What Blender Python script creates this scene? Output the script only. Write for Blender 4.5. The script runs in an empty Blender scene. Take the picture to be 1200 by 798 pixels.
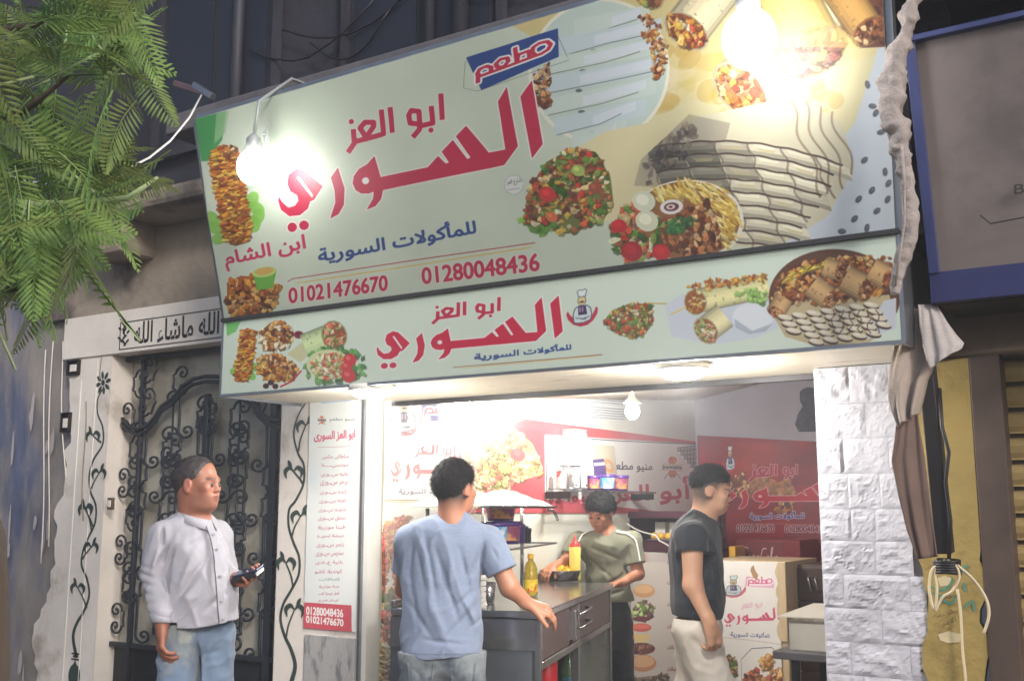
import bpy, math, random
import numpy as np
from mathutils import Vector, Matrix
from math import sin, cos, tan, pi, radians, sqrt, atan2
random.seed(7); RNG = np.random.default_rng(11)
S = bpy.context.scene; COL = S.collection

# ------------------------------------------------------------------ camera
FPX = 1249.0; TH = radians(32.4); PT = radians(8.9); CH = 1.5
CAM = np.array([0, 0, CH])
cd = bpy.data.cameras.new('camera'); cam = bpy.data.objects.new('camera', cd); COL.objects.link(cam)
cam.location = (0, 0, CH); cam.rotation_euler = (pi/2+PT, 0, TH)
cd.sensor_width = 36; cd.lens = 36*FPX/1200; cd.clip_start = .05; cd.clip_end = 3000
S.camera = cam

# ------------------------------------------------------------------ world, moon-weak sun, exposure
W = bpy.data.worlds.new("World"); S.world = W; W.use_nodes = True
wn = W.node_tree; bg = wn.nodes['Background']
sk = wn.nodes.new('ShaderNodeTexSky'); sk.sky_type = 'NISHITA'; sk.sun_disc = False
SUN_EL, SUN_AZ = radians(24), radians(126)
sk.sun_elevation = SUN_EL; sk.sun_rotation = SUN_AZ; sk.air_density = 1.0; sk.dust_density = 2.0
wn.links.new(sk.outputs[0], bg.inputs[0]); bg.inputs[1].default_value = 0.085
sl = bpy.data.lights.new('sun', 'SUN'); sl.energy = 1.5; sl.angle = radians(12); sl.color = (1, .95, .90)
so = bpy.data.objects.new('sun', sl); COL.objects.link(so)
_sd = Vector((sin(SUN_AZ)*cos(SUN_EL), cos(SUN_AZ)*cos(SUN_EL), sin(SUN_EL)))   # towards the sun
so.rotation_euler = _sd.to_track_quat('Z', 'Y').to_euler(); so.location = (0, -5, 8)
S.view_settings.view_transform = 'Standard'; S.view_settings.look = 'None'
S.view_settings.exposure = 0.85; S.view_settings.gamma = 1; S.view_settings.use_curve_mapping = False
S.render.engine = 'CYCLES'
S.cycles.use_denoising = True
try: S.cycles.denoiser = 'OPENIMAGEDENOISE'
except Exception: pass
S.cycles.max_bounces = 7; S.cycles.diffuse_bounces = 4; S.cycles.transmission_bounces = 6; S.cycles.transparent_max_bounces = 8
S.cycles.sample_clamp_indirect = 6; S.cycles.caustics_reflective = False; S.cycles.caustics_refractive = False

# ------------------------------------------------------------------ from the photograph's measure to places in the world
_d = np.array([-sin(TH)*cos(PT), cos(TH)*cos(PT), sin(PT)]); _r = np.array([cos(TH), sin(TH), 0.]); _u = np.cross(_r, _d)
_fh = np.array([-sin(TH), cos(TH), 0.])
def ray(x, y):
    v = _d*FPX+_r*(x-600)+_u*(399-y); return v/np.linalg.norm(v)
def onY(x, y, Y): v = ray(x, y); return CAM+v*(Y/v[1])
def onX(x, y, X): v = ray(x, y); return CAM+v*(X/v[0])
def onZ(x, y, Z): v = ray(x, y); return CAM+v*((Z-CH)/v[2])
def onD(x, y, D): v = ray(x, y); return CAM+v*(D/(v@_fh))
def pr(p):
    q = np.array(p)-CAM; z = q@_d; return (600+FPX*(q@_r)/z, 399-FPX*(q@_u)/z)

# ------------------------------------------------------------------ smooth 3D noise
_T = np.random.default_rng(5).random((32, 32, 32)).astype(np.float32)*2-1
def vn(X, Y, Z, f, o=0.):
    X, Y, Z = np.broadcast_arrays(X*f+o, Y*f+o*1.7, Z*f+o*.6); i, j, k = [np.floor(q).astype(int) for q in (X, Y, Z)]; u, v, w = X-i, Y-j, Z-k
    u, v, w = [q*q*(3-2*q) for q in (u, v, w)]; g = lambda a, b, c: _T[(i+a) & 31, (j+b) & 31, (k+c) & 31]
    return (((g(0, 0, 0)*(1-u)+g(1, 0, 0)*u)*(1-v)+(g(0, 1, 0)*(1-u)+g(1, 1, 0)*u)*v)*(1-w)+((g(0, 0, 1)*(1-u)+g(1, 0, 1)*u)*(1-v)+(g(0, 1, 1)*(1-u)+g(1, 1, 1)*u)*v)*w)

# ------------------------------------------------------------------ materials
MATS = {}
def lin(c):
    return tuple(((v/12.92) if v <= .04045 else ((v+.055)/1.055)**2.4) for v in c[:3])
def rgb(r, g, b): return lin((r/255, g/255, b/255))
def mat(name, col, rough=.6, metal=0., var=.12, vscale=6., bump=0., bscale=60., spec=.5, alpha=1., trans=0., emit=None, estr=0., col2=None, c2scale=3., c2lo=.45, c2hi=.6, stretch=(1, 1, 1), bdist=.01, attr=None, coat=0., sheen=0.):
    m = bpy.data.materials.new(name); m.use_nodes = True; nt = m.node_tree; N = nt.nodes; L = nt.links
    b = N['Principled BSDF']; b.inputs['Roughness'].default_value = rough; b.inputs['Metallic'].default_value = metal
    b.inputs['Specular IOR Level'].default_value = spec; b.inputs['Alpha'].default_value = alpha
    b.inputs['Transmission Weight'].default_value = trans; b.inputs['Coat Weight'].default_value = coat
    if sheen: b.inputs['Sheen Weight'].default_value = sheen
    tc = N.new('ShaderNodeTexCoord'); mp = N.new('ShaderNodeMapping'); mp.inputs['Scale'].default_value = stretch
    L.new(tc.outputs['Object'], mp.inputs[0])
    src = None
    if attr:
        a = N.new('ShaderNodeAttribute'); a.attribute_name = attr; src = a.outputs['Color']
    else:
        r_ = N.new('ShaderNodeRGB'); r_.outputs[0].default_value = (*col, 1); src = r_.outputs[0]
    if col2 is not None:
        n2 = N.new('ShaderNodeTexNoise'); n2.inputs['Scale'].default_value = c2scale; n2.inputs['Detail'].default_value = 8; n2.inputs['Roughness'].default_value = .65
        L.new(mp.outputs[0], n2.inputs['Vector'])
        rp = N.new('ShaderNodeMapRange'); rp.inputs[1].default_value = c2lo; rp.inputs[2].default_value = c2hi; rp.interpolation_type = 'SMOOTHSTEP'
        L.new(n2.outputs['Fac'], rp.inputs[0])
        mx = N.new('ShaderNodeMix'); mx.data_type = 'RGBA'; L.new(rp.outputs[0], mx.inputs[0]); L.new(src, mx.inputs[6]); mx.inputs[7].default_value = (*col2, 1); src = mx.outputs[2]
    if var > 0:
        n = N.new('ShaderNodeTexNoise'); n.inputs['Scale'].default_value = vscale; n.inputs['Detail'].default_value = 7; n.inputs['Roughness'].default_value = .6
        L.new(mp.outputs[0], n.inputs['Vector'])
        hv = N.new('ShaderNodeHueSaturation'); mr = N.new('ShaderNodeMapRange')
        mr.inputs[1].default_value = .3; mr.inputs[2].default_value = .7; mr.inputs[3].default_value = 1-var; mr.inputs[4].default_value = 1+var
        L.new(n.outputs['Fac'], mr.inputs[0]); L.new(mr.outputs[0], hv.inputs['Value']); L.new(src, hv.inputs['Color']); src = hv.outputs[0]
        rr = N.new('ShaderNodeMapRange'); rr.inputs[3].default_value = max(0, rough-.08); rr.inputs[4].default_value = min(1, rough+.1)
        L.new(n.outputs['Fac'], rr.inputs[0]); L.new(rr.outputs[0], b.inputs['Roughness'])
    L.new(src, b.inputs['Base Color'])
    if bump > 0:
        nb = N.new('ShaderNodeTexNoise'); nb.inputs['Scale'].default_value = bscale; nb.inputs['Detail'].default_value = 6
        L.new(mp.outputs[0], nb.inputs['Vector'])
        bp = N.new('ShaderNodeBump'); bp.inputs['Strength'].default_value = bump; bp.inputs['Distance'].default_value = bdist
        L.new(nb.outputs['Fac'], bp.inputs['Height']); L.new(bp.outputs[0], b.inputs['Normal'])
    if emit is not None:
        b.inputs['Emission Color'].default_value = (*emit, 1); b.inputs['Emission Strength'].default_value = estr
    MATS[name] = m; return m

# ------------------------------------------------------------------ mesh builder
class MB:
    def __init__(s): s.v = []; s.f = []
    def add(s, vs, fs):
        o = len(s.v); s.v += [tuple(map(float, p)) for p in vs]; s.f += [tuple(i+o for i in f) for f in fs]; return s
    def box(s, a, b):            # axis-aligned between two corners
        x0, y0, z0 = [min(a[i], b[i]) for i in range(3)]; x1, y1, z1 = [max(a[i], b[i]) for i in range(3)]
        return s.add([(x0, y0, z0), (x1, y0, z0), (x1, y1, z0), (x0, y1, z0), (x0, y0, z1), (x1, y0, z1), (x1, y1, z1), (x0, y1, z1)],
                     [(0, 3, 2, 1), (4, 5, 6, 7), (0, 1, 5, 4), (1, 2, 6, 5), (2, 3, 7, 6), (3, 0, 4, 7)])
    def obox(s, c, ax, ay, az):  # oriented: centre, three half-axis vectors
        c, ax, ay, az = map(np.array, (c, ax, ay, az)); V = [c+i*ax+j*ay+k*az for k in (-1, 1) for (i, j) in ((-1, -1), (1, -1), (1, 1), (-1, 1))]
        return s.add(V, [(0, 3, 2, 1), (4, 5, 6, 7), (0, 1, 5, 4), (1, 2, 6, 5), (2, 3, 7, 6), (3, 0, 4, 7)])
    def slab(s, q, n, t):        # quad q (4 pts) thickened by t along -n
        q = [np.array(p, float) for p in q]; n = np.array(n, float); n /= np.linalg.norm(n)
        V = q+[p-n*t for p in q]
        return s.add(V, [(0, 1, 2, 3), (7, 6, 5, 4), (0, 4, 5, 1), (1, 5, 6, 2), (2, 6, 7, 3), (3, 7, 4, 0)])
    def bar(s, a, b, w, h=None, up=(0, 0, 1)):
        a, b = np.array(a, float), np.array(b, float); h = h or w; d = b-a; L = np.linalg.norm(d); d = d/L
        u = np.array(up, float)
        if abs(u@d) > .95: u = np.array((1., 0, 0))
        x = np.cross(d, u); x /= np.linalg.norm(x); u = np.cross(x, d)
        return s.obox((a+b)/2, x*w/2, d*L/2, u*h/2)
    def tube(s, P, r, n=8, cap=True, closed=False):
        P = [np.array(p, float) for p in P]; m = len(P); R = r if hasattr(r, '__len__') else [r]*m
        vs = []; prev = None
        for i in range(m):
            if closed: d = P[(i+1) % m]-P[i-1]
            else: d = P[min(i+1, m-1)]-P[max(i-1, 0)]
            d = d/(np.linalg.norm(d)+1e-12)
            if prev is None:
                u = np.array((0, 0, 1.)) if abs(d[2]) < .9 else np.array((1., 0, 0))
            else: u = prev
            x = np.cross(d, u); x /= (np.linalg.norm(x)+1e-12); u = np.cross(x, d); prev = u
            for k in range(n):
                a = 2*pi*k/n; vs.append(P[i]+R[i]*(cos(a)*x+sin(a)*u))
        fs = []
        for i in range(m if closed else m-1):
            for k in range(n):
                a = i*n+k; b = i*n+(k+1) % n; c = ((i+1) % m)*n+(k+1) % n; e = ((i+1) % m)*n+k
                fs.append((a, b, c, e))
        if cap and not closed: fs.append(tuple(range(n))[::-1]); fs.append(tuple((m-1)*n+k for k in range(n)))
        return s.add(vs, fs)
    def lathe(s, prof, c=(0, 0, 0), n=24, axis='z'):
        vs = []; fs = []; m = len(prof)
        for (r, h) in prof:
            for k in range(n):
                a = 2*pi*k/n; p = (r*cos(a), r*sin(a), h)
                if axis == 'y': p = (p[0], p[2], p[1])
                if axis == 'x': p = (p[2], p[0], p[1])
                vs.append((p[0]+c[0], p[1]+c[1], p[2]+c[2]))
        for i in range(m-1):
            for k in range(n): fs.append((i*n+k, i*n+(k+1) % n, (i+1)*n+(k+1) % n, (i+1)*n+k))
        return s.add(vs, fs)
    def grid(s, fn, nu, nv):
        vs = [fn(i/nu, j/nv) for j in range(nv+1) for i in range(nu+1)]
        fs = [(j*(nu+1)+i, j*(nu+1)+i+1, (j+1)*(nu+1)+i+1, (j+1)*(nu+1)+i) for j in range(nv) for i in range(nu)]
        return s.add(vs, fs)

WL = {}
def _wl(o): return WL.get(o.name, np.zeros(3)) if o else np.zeros(3)
def obj(name, mb, m, parent=None, smooth=False, bev=0., local=False, solid=0.):
    me = bpy.data.meshes.new(name); off = np.zeros(3) if local else _wl(parent)
    if isinstance(mb, MB): me.from_pydata([tuple(np.array(v)-off) for v in mb.v], [], mb.f)
    else: me.from_pydata([tuple(v) for v in (mb[0]-off)], [], mb[1])
    me.update(); me.materials.append(m)
    if smooth: me.polygons.foreach_set('use_smooth', [True]*len(me.polygons))
    o = bpy.data.objects.new(name, me); COL.objects.link(o)
    if parent: o.parent = parent
    WL[o.name] = off
    if solid:
        q = o.modifiers.new('solid', 'SOLIDIFY'); q.thickness = solid; q.offset = 0
    if bev:
        q = o.modifiers.new('bevel', 'BEVEL'); q.width = bev; q.segments = 2; q.limit_method = 'ANGLE'; q.angle_limit = radians(40)
    return o
def tag(o, label=None, cat=None, group=None, kind=None):
    if label: o['label'] = label
    if cat: o['category'] = cat
    if group: o['group'] = group
    if kind: o['kind'] = kind
    return o
def thing(name, label, cat, loc=(0, 0, 0), rz=0, group=None):
    o = bpy.data.objects.new(name, None); COL.objects.link(o); o.empty_display_size = .1
    o.location = [float(v) for v in loc]; o.rotation_euler = (0, 0, rz); WL[o.name] = np.array(loc, float)
    return tag(o, label, cat, group)
def copy_tree(o, parent=None, first=True):
    c = o.copy(); COL.objects.link(c)
    if not first: c.parent = parent
    for ch in list(o.children): copy_tree(ch, c, False)
    return c

# ------------------------------------------------------------------ lettering: shaping and outlines
_FORMS = {}
_cp = 0xFE80
for _c, _n in zip(list(range(0x621, 0x63B))+list(range(0x641, 0x64B)), [1, 2, 2, 2, 2, 4, 2, 4, 2, 4, 4, 4, 4, 4, 2, 2, 2, 2]+[4]*8+[4]*7+[2, 2, 4]):
    _FORMS[chr(_c)] = (_cp, _n); _cp += _n
def shape(s):
    s = s.replace('لا', '\u0001'); forms = dict(_FORMS); forms['\u0001'] = (0xFEFB, 2)
    out = []
    for i, c in enumerate(s):
        if c not in forms: out.append(c); continue
        cp, n = forms[c]
        pj = i > 0 and s[i-1] in forms and forms[s[i-1]][1] == 4
        nj = n == 4 and i+1 < len(s) and s[i+1] in forms and forms[s[i+1]][1] >= 2
        k = 0
        if pj and not nj: k = 1
        elif nj and not pj: k = 2
        elif nj and pj: k = 3
        if n == 1: k = 0
        out.append(chr(cp+k))
    return ''.join(out)[::-1]
_GC = {}
def contours(s, ar=True):
    """closed outlines (em units) of a line of text"""
    key = (s, ar)
    if key in _GC: return _GC[key]
    c = bpy.data.curves.new('lettering', 'FONT'); c.body = shape(s) if ar else s
    o = bpy.data.objects.new('lettering', c); COL.objects.link(o)
    dg = bpy.context.evaluated_depsgraph_get(); cu = o.evaluated_get(dg).to_curve(dg)
    res = []
    for sp in cu.splines:
        bp = sp.bezier_points; pts = []; n = len(bp)
        for i in range(n):
            a, b = bp[i], bp[(i+1) % n]; p0, p1, p2, p3 = [np.array(q[:2]) for q in (a.co, a.handle_right, b.handle_left, b.co)]
            st = abs(np.cross(p1-p0, p3-p0))+abs(np.cross(p2-p0, p3-p0)) < 1e-7
            for t in ((0,) if st else (0, .25, .5, .75)):
                pts.append((1-t)**3*p0+3*(1-t)**2*t*p1+3*(1-t)*t*t*p2+t**3*p3)
        res.append(np.array(pts))
    o.evaluated_get(dg).to_curve_clear(); bpy.data.objects.remove(o); bpy.data.curves.remove(c)
    _GC[key] = res; return res

# ------------------------------------------------------------------ homography and painter
def homog(src, dst):
    A = []; B = []
    for (x, y), (u, v) in zip(src, dst):
        A.append([x, y, 1, 0, 0, 0, -u*x, -u*y]); B.append(u); A.append([0, 0, 0, x, y, 1, -v*x, -v*y]); B.append(v)
    h = np.linalg.solve(np.array(A, float), np.array(B, float)); return np.append(h, 1).reshape(3, 3)
def hap(H, P):
    P = np.asarray(P, float); q = np.c_[P, np.ones(len(P))]@H.T; return q[:, :2]/q[:, 2:]
class Canvas:
    """a printed sheet; shapes are given in the photograph's measure and mapped to the sheet by its four corners"""
    def __init__(s, w, h, base, corners=None):
        s.w, s.h = w, h; s.a = np.empty((h, w, 3), np.float32); s.a[:] = np.array(base)/255
        s.H = homog(corners, [(0, h), (w, h), (w, 0), (0, 0)]) if corners is not None else np.eye(3)
    def m(s, P): return hap(s.H, P)
    def mask(s, polys, raw=False, pad=0):
        """coverage of closed outlines"""
        Q = [np.asarray(p, float) if raw else s.m(p) for p in polys]
        allp = np.vstack(Q); x0, y0 = np.floor(allp.min(0)-1-pad).astype(int); x1, y1 = np.ceil(allp.max(0)+1+pad).astype(int)
        x0 = max(x0, 0); y0 = max(y0, 0); x1 = min(x1, s.w); y1 = min(y1, s.h)
        if x1-x0 < 1 or y1-y0 < 1: return None
        w, h = x1-x0, y1-y0; SS = 3
        ys = y0+(np.arange(h*SS)+.5)/SS; acc = np.zeros((h*SS, w+2))
        A = np.vstack(Q); B = np.vstack([np.roll(q, -1, 0) for q in Q])
        for i in range(0, len(A), 256):
            a, b = A[i:i+256], B[i:i+256]
            lo = np.minimum(a[:, 1], b[:, 1])[None]; hi = np.maximum(a[:, 1], b[:, 1])[None]
            J, E = np.nonzero((ys[:, None] >= lo) & (ys[:, None] < hi))
            if len(J) == 0: continue
            aa, bb = a[E], b[E]; t = (ys[J]-aa[:, 1])/(bb[:, 1]-aa[:, 1]); xc = aa[:, 0]+t*(bb[:, 0]-aa[:, 0])-x0
            d = np.where(bb[:, 1] > aa[:, 1], 1., -1.); xc = np.clip(xc, 0, w); k = xc.astype(int); fr = xc-k
            np.add.at(acc, (J, k), d*(1-fr)); np.add.at(acc, (J, k+1), d*fr)
        cov = np.clip(np.abs(np.cumsum(acc, 1)[:, :w]), 0, 1).reshape(h, SS, w).mean(1)
        return x0, y0, cov
    def comp(s, M, col, al=1.):
        if M is None: return
        x0, y0, c = M; h, w = c.shape; c = (c*al)[..., None]; v = s.a[y0:y0+h, x0:x0+w]
        v[:] = v*(1-c)+(np.array(col, np.float32)/255)*c
    @staticmethod
    def dil(M, r):
        x0, y0, c = M; o = c.copy(); H, Wd = c.shape
        for rr in ([r] if r < 2 else [r, r*.5]):
            for k in range(16):
                dx = int(round(rr*cos(k*pi/8))); dy = int(round(rr*sin(k*pi/8)))
                ys, yd = (slice(0, H-dy), slice(dy, H)) if dy >= 0 else (slice(-dy, H), slice(0, H+dy))
                xs, xd = (slice(0, Wd-dx), slice(dx, Wd)) if dx >= 0 else (slice(-dx, Wd), slice(0, Wd+dx))
                o[yd, xd] = np.maximum(o[yd, xd], c[ys, xs])
        return x0, y0, o
    def fill(s, poly, col, al=1., out=None, ow=0, raw=False):
        polys = poly if isinstance(poly, list) and len(poly) and hasattr(poly[0], '__len__') and hasattr(poly[0][0], '__len__') else [poly]
        M = s.mask(polys, raw, pad=ow+1)
        if M is None: return
        if out is not None: s.comp(s.dil(M, ow), out, al)
        s.comp(M, col, al)
    def line(s, pts, w, col, al=1., raw=False, taper=False):
        P = np.asarray(pts, float) if raw else s.m(pts); n = len(P)
        d = np.gradient(P, axis=0); d /= (np.linalg.norm(d, axis=1)[:, None]+1e-9); nn = np.c_[-d[:, 1], d[:, 0]]
        ww = w/2*np.ones(n)
        if taper: ww = ww*np.sin(np.linspace(.15, pi-.15, n))
        L = P+nn*ww[:, None]; R = P-nn*ww[:, None]
        for i in range(n-1): s.comp(s.mask([np.array([L[i], L[i+1], R[i+1], R[i]])], True), col, al)
    def ell(s, c, rx, ry, ang, col, al=1., n=14, raw=False):
        t = np.linspace(0, 2*pi, n, endpoint=False); ca, sa = cos(ang), sin(ang)
        P = np.c_[c[0]+rx*np.cos(t)*ca-ry*np.sin(t)*sa, c[1]+rx*np.cos(t)*sa+ry*np.sin(t)*ca]
        M = s.mask([P], raw); s.comp(M, col, al)
    def bit(s, c, rx, ry, ang, col, al=1.):
        t = (np.arange(8)+RNG.uniform(-.3, .3, 8))*pi/4; q = RNG.uniform(.55, 1.25, 8); ca, sa = cos(ang), sin(ang)
        s.comp(s.mask([np.c_[c[0]+q*(rx*np.cos(t)*ca-ry*np.sin(t)*sa), c[1]+q*(rx*np.cos(t)*sa+ry*np.sin(t)*ca)]]), col, al)
    def text(s, t, quad, col, ar=True, bold=0, out=None, ow=0, al=1.):
        """quad: bottom-left, bottom-right, top-right, top-left of the lettering's box"""
        C = contours(t, ar); A = np.vstack(C); mn, mx = A.min(0), A.max(0)
        Hq = homog([(mn[0], mn[1]), (mx[0], mn[1]), (mx[0], mx[1]), (mn[0], mx[1])], s.m(quad))
        M = s.mask([hap(Hq, c) for c in C], True, pad=bold+ow+2)
        if M is None: return
        if bold: M = s.dil(M, bold)
        if out is not None: s.comp(s.dil(M, ow), out, al)
        s.comp(M, col, al)
    def shapes(s, polys, box, quad, col, out=None, ow=0, al=1.):
        """outlines drawn in box = (x0, y0, x1, y1) mapped to the quad"""
        x0, y0, x1, y1 = box; Hq = homog([(x0, y1), (x1, y1), (x1, y0), (x0, y0)], s.m(quad))
        Ms = [s.mask([hap(Hq, c)], True, pad=ow+2) for c in polys]
        if out is not None:
            for M in Ms:
                if M is not None: s.comp(s.dil(M, ow), out, al)
        for M in Ms: s.comp(M, col, al)
    def scatter(s, poly, pal, n, r0, r1, ang=None, aspect=.6, dark=.45, al=.9):
        """many small bits, each with its own edge, inside an outline"""
        poly = np.array(poly, float); mn, mx = poly.min(0), poly.max(0); k = 0; tries = 0
        while k < n and tries < n*6:
            tries += 1; p = mn+RNG.random(2)*(mx-mn)
            j = np.roll(poly, -1, 0); ins = ((poly[:, 1] > p[1]) != (j[:, 1] > p[1])) & (p[0] < (j[:, 0]-poly[:, 0])*(p[1]-poly[:, 1])/(j[:, 1]-poly[:, 1]+1e-12)+poly[:, 0])
            if ins.sum() % 2 == 0: continue
            c = np.array(pal[int(RNG.integers(len(pal)))], float)*(1+RNG.uniform(-.14, .14)); r = RNG.uniform(r0, r1); a = RNG.uniform(0, pi) if ang is None else ang+RNG.uniform(-.35, .35)
            asp = aspect*RNG.uniform(.7, 1.3); k += 1
            if dark: s.bit(p+(.12*r, .25*r), r*1.08, r*asp*1.15, a, np.clip(c*dark, 0, 255), al*.6)
            s.bit(p, r, r*asp, a, np.clip(c, 0, 255), al)
            s.bit(p-(.15*r, .25*r*asp), r*.55, r*asp*.5, a, np.clip(c*1.15+12, 0, 255), al*.5)
            s.bit(p+(.3*r*cos(a), .3*r*sin(a)), r*.3, r*asp*.3, a, np.clip(c*.7, 0, 255), al*.45)
    def grad(s, c, r, col, al):
        """soft round spot of print colour (canvas measure from photo point c, radius r px of the photo)"""
        q = s.m([c, (c[0]+r, c[1])]); R = np.linalg.norm(q[1]-q[0]); yy, xx = np.mgrid[0:s.h, 0:s.w]
        d = np.clip(1-np.hypot(xx-q[0][0], yy-q[0][1])/R, 0, 1)**1.5*al; s.a[:] = s.a*(1-d[..., None])+np.array(col, np.float32)/255*d[..., None]
    def soften(s, k=1):
        for _ in range(k):
            a = s.a; s.a = (a+np.roll(a, 1, 0)+np.roll(a, -1, 0)+np.roll(a, 1, 1)+np.roll(a, -1, 1))/5
    def material(s, name, rough=.4, bump=.15, bscale=5, coat=0., dim=1., fade=.06, sat=.86):
        img = bpy.data.images.new(name, s.w, s.h, alpha=False)
        px = np.ones((s.h, s.w, 4), np.float32); px[..., :3] = np.clip(s.a[::-1]*dim, 0, 1); img.pixels.foreach_set(px.ravel()); img.update(); img.pack()
        m = mat(name, (1, 1, 1), rough=rough, var=0, bump=bump, bscale=bscale, bdist=.006, coat=coat)
        nt = m.node_tree; t = nt.nodes.new('ShaderNodeTexImage'); t.image = img; t.interpolation = 'Cubic'
        hs = nt.nodes.new('ShaderNodeHueSaturation'); hs.inputs['Saturation'].default_value = sat; n = nt.nodes.new('ShaderNodeTexNoise'); n.inputs['Scale'].default_value = 3.5; n.inputs['Detail'].default_value = 8
        tc = nt.nodes.new('ShaderNodeTexCoord'); nt.links.new(tc.outputs['Object'], n.inputs['Vector'])
        mr = nt.nodes.new('ShaderNodeMapRange'); mr.inputs[3].default_value = 1-fade*2; mr.inputs[4].default_value = 1+fade
        nt.links.new(n.outputs['Fac'], mr.inputs[0]); nt.links.new(mr.outputs[0], hs.inputs['Value'])
        nt.links.new(t.outputs[0], hs.inputs['Color']); nt.links.new(hs.outputs[0], nt.nodes['Principled BSDF'].inputs['Base Color'])
        return m
def sheet(name, Q, m, parent=None, nu=1, nv=1, disp=None, solid=0.):
    """printed sheet over 4 world corners bl, br, tr, tl, with its print mapped corner to corner (perspective-true)"""
    Q = [np.array(q, float) for q in Q]; n = np.cross(Q[1]-Q[0], Q[3]-Q[0]); n /= np.linalg.norm(n)
    def fn(u, v):
        p = (Q[0]*(1-u)+Q[1]*u)*(1-v)+(Q[3]*(1-u)+Q[2]*u)*v
        return p+(n*disp(u, v) if disp else 0)
    mb = MB().grid(fn, nu, nv); o = obj(name, mb, m, parent, smooth=disp is not None, solid=solid)
    uv = o.data.uv_layers.new(name='UVMap'); k = 0
    for pl in o.data.polygons:
        for vi in pl.vertices: uv.data[k].uv = ((vi % (nu+1))/nu, (vi//(nu+1))/nv); k += 1
    return o
def letters3d(name, t, Q, m, parent, ar=True, lift=.002, bold=0.):
    """flat painted lettering lying on a surface; Q = bl, br, tr, tl world corners of its box"""
    c = bpy.data.curves.new('lettering', 'FONT'); c.body = shape(t) if ar else t; c.offset = bold; c.resolution_u = 4
    o = bpy.data.objects.new('lettering', c); COL.objects.link(o); dg = bpy.context.evaluated_depsgraph_get()
    me = bpy.data.meshes.new_from_object(o.evaluated_get(dg)); bpy.data.objects.remove(o)
    V = np.array([v.co[:2] for v in me.vertices]); mn, mx = V.min(0), V.max(0); uv = (V-mn)/(mx-mn)
    Q = [np.array(q, float) for q in Q]; n = np.cross(Q[1]-Q[0], Q[3]-Q[0]); n /= np.linalg.norm(n)
    P = [(Q[0]*(1-u)+Q[1]*u)*(1-v)+(Q[3]*(1-u)+Q[2]*u)*v+n*lift for u, v in uv]
    return obj(name, (np.array(P), [tuple(p.vertices) for p in me.polygons]), m, parent)

# ================================================================== PRINTS
def crop(pts, x0, y0, s): return [(x0+p[0]/s, y0+p[1]/s) for p in pts]
def circ(c, r, n=22, ry=None): return [(c[0]+r*cos(2*pi*k/n), c[1]+(ry or r)*sin(2*pi*k/n)) for k in range(n)]
def stroke_polys(paths, w):
    out = []
    for P in paths:
        for a, b in zip(P[:-1], P[1:]):
            a, b = np.array(a, float), np.array(b, float); d = (b-a)/np.linalg.norm(b-a); n = np.array((-d[1], d[0]))*w/2
            out.append([tuple(a+n), tuple(b+n), tuple(b-n), tuple(a-n)])
        for c in P[1:-1]: out.append(circ(c, w/2, 12))
    return out
RED = (196, 40, 74); BLUE = (44, 72, 140); WHITE = (240, 240, 236)
BR = [(172, 96, 42), (140, 70, 34), (206, 134, 58), (226, 168, 84), (112, 54, 30), (236, 196, 120)]
VEG = [(96, 140, 50), (60, 104, 40), (150, 176, 84), (196, 60, 44), (214, 92, 60), (226, 200, 140), (160, 96, 56), (206, 170, 70), (232, 222, 186), (120, 60, 44)]
MEAT = [(150, 84, 48), (112, 58, 36), (186, 120, 70), (214, 160, 100), (88, 46, 32), (226, 190, 140)]
SKEW = [(226, 150, 40), (236, 176, 52), (206, 116, 30), (176, 84, 28), (246, 202, 90), (150, 66, 26)]
CHK = [(214, 140, 50), (190, 104, 36), (232, 172, 78), (156, 80, 34), (240, 196, 110)]

# the street face of the signs
SX0, SX1, SY = -3.52, -.685, 3.2
SZ0, SZ1 = 1.983, 2.298
def atX(x, y, X): return onX(x, y, X)
UTL = onX(228, 140, SX0); UTR = onY(1030, -95, 3.1); UBL = np.array([SX0, SY, SZ1+.012]); UBR = np.array([SX1, SY, SZ1+.012])
UC = [pr(UBL), pr(UBR), pr(UTR), pr(UTL)]
U = Canvas(2100, 900, (206, 218, 200), UC)
# big word, drawn once in sign space
k2 = lambda P: U.m(crop(P, 310, 100, 3.636))
SY_ALEF = [(1100, 0), (1052, 68), (1108, 330), (1153, 270)]
SY_BODY = [(992, 25), (955, 88), (993, 292), (920, 305), (823, 190), (782, 235), (845, 325), (832, 332), (770, 250), (724, 300), (757, 345), (743, 350), (710, 318), (668, 365), (468, 405), (440, 315), (410, 350), (376, 370), (356, 400), (352, 430), (364, 458), (388, 474), (420, 474), (440, 466), (438, 495), (412, 542), (450, 527), (473, 497), (480, 460), (990, 358), (1047, 278)]
SY_RA = [(290, 362), (262, 405), (280, 460), (285, 510), (265, 578), (300, 560), (320, 520), (320, 450)]
SY_YA = [(120, 366), (152, 372), (230, 442), (197, 498), (180, 505), (172, 535), (140, 562), (95, 567), (58, 540), (45, 500), (48, 482), (62, 505), (90, 530), (118, 522), (132, 500), (126, 478), (98, 462), (84, 430), (88, 392)]
SYP = [k2(p) for p in (SY_ALEF, SY_BODY, SY_RA, SY_YA, circ((107, 613), 20), circ((156, 605), 20))]
SYH = [k2(p) for p in (circ((405, 420), 15), [(122, 404), (132, 398), (192, 478), (188, 490)])]
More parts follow.
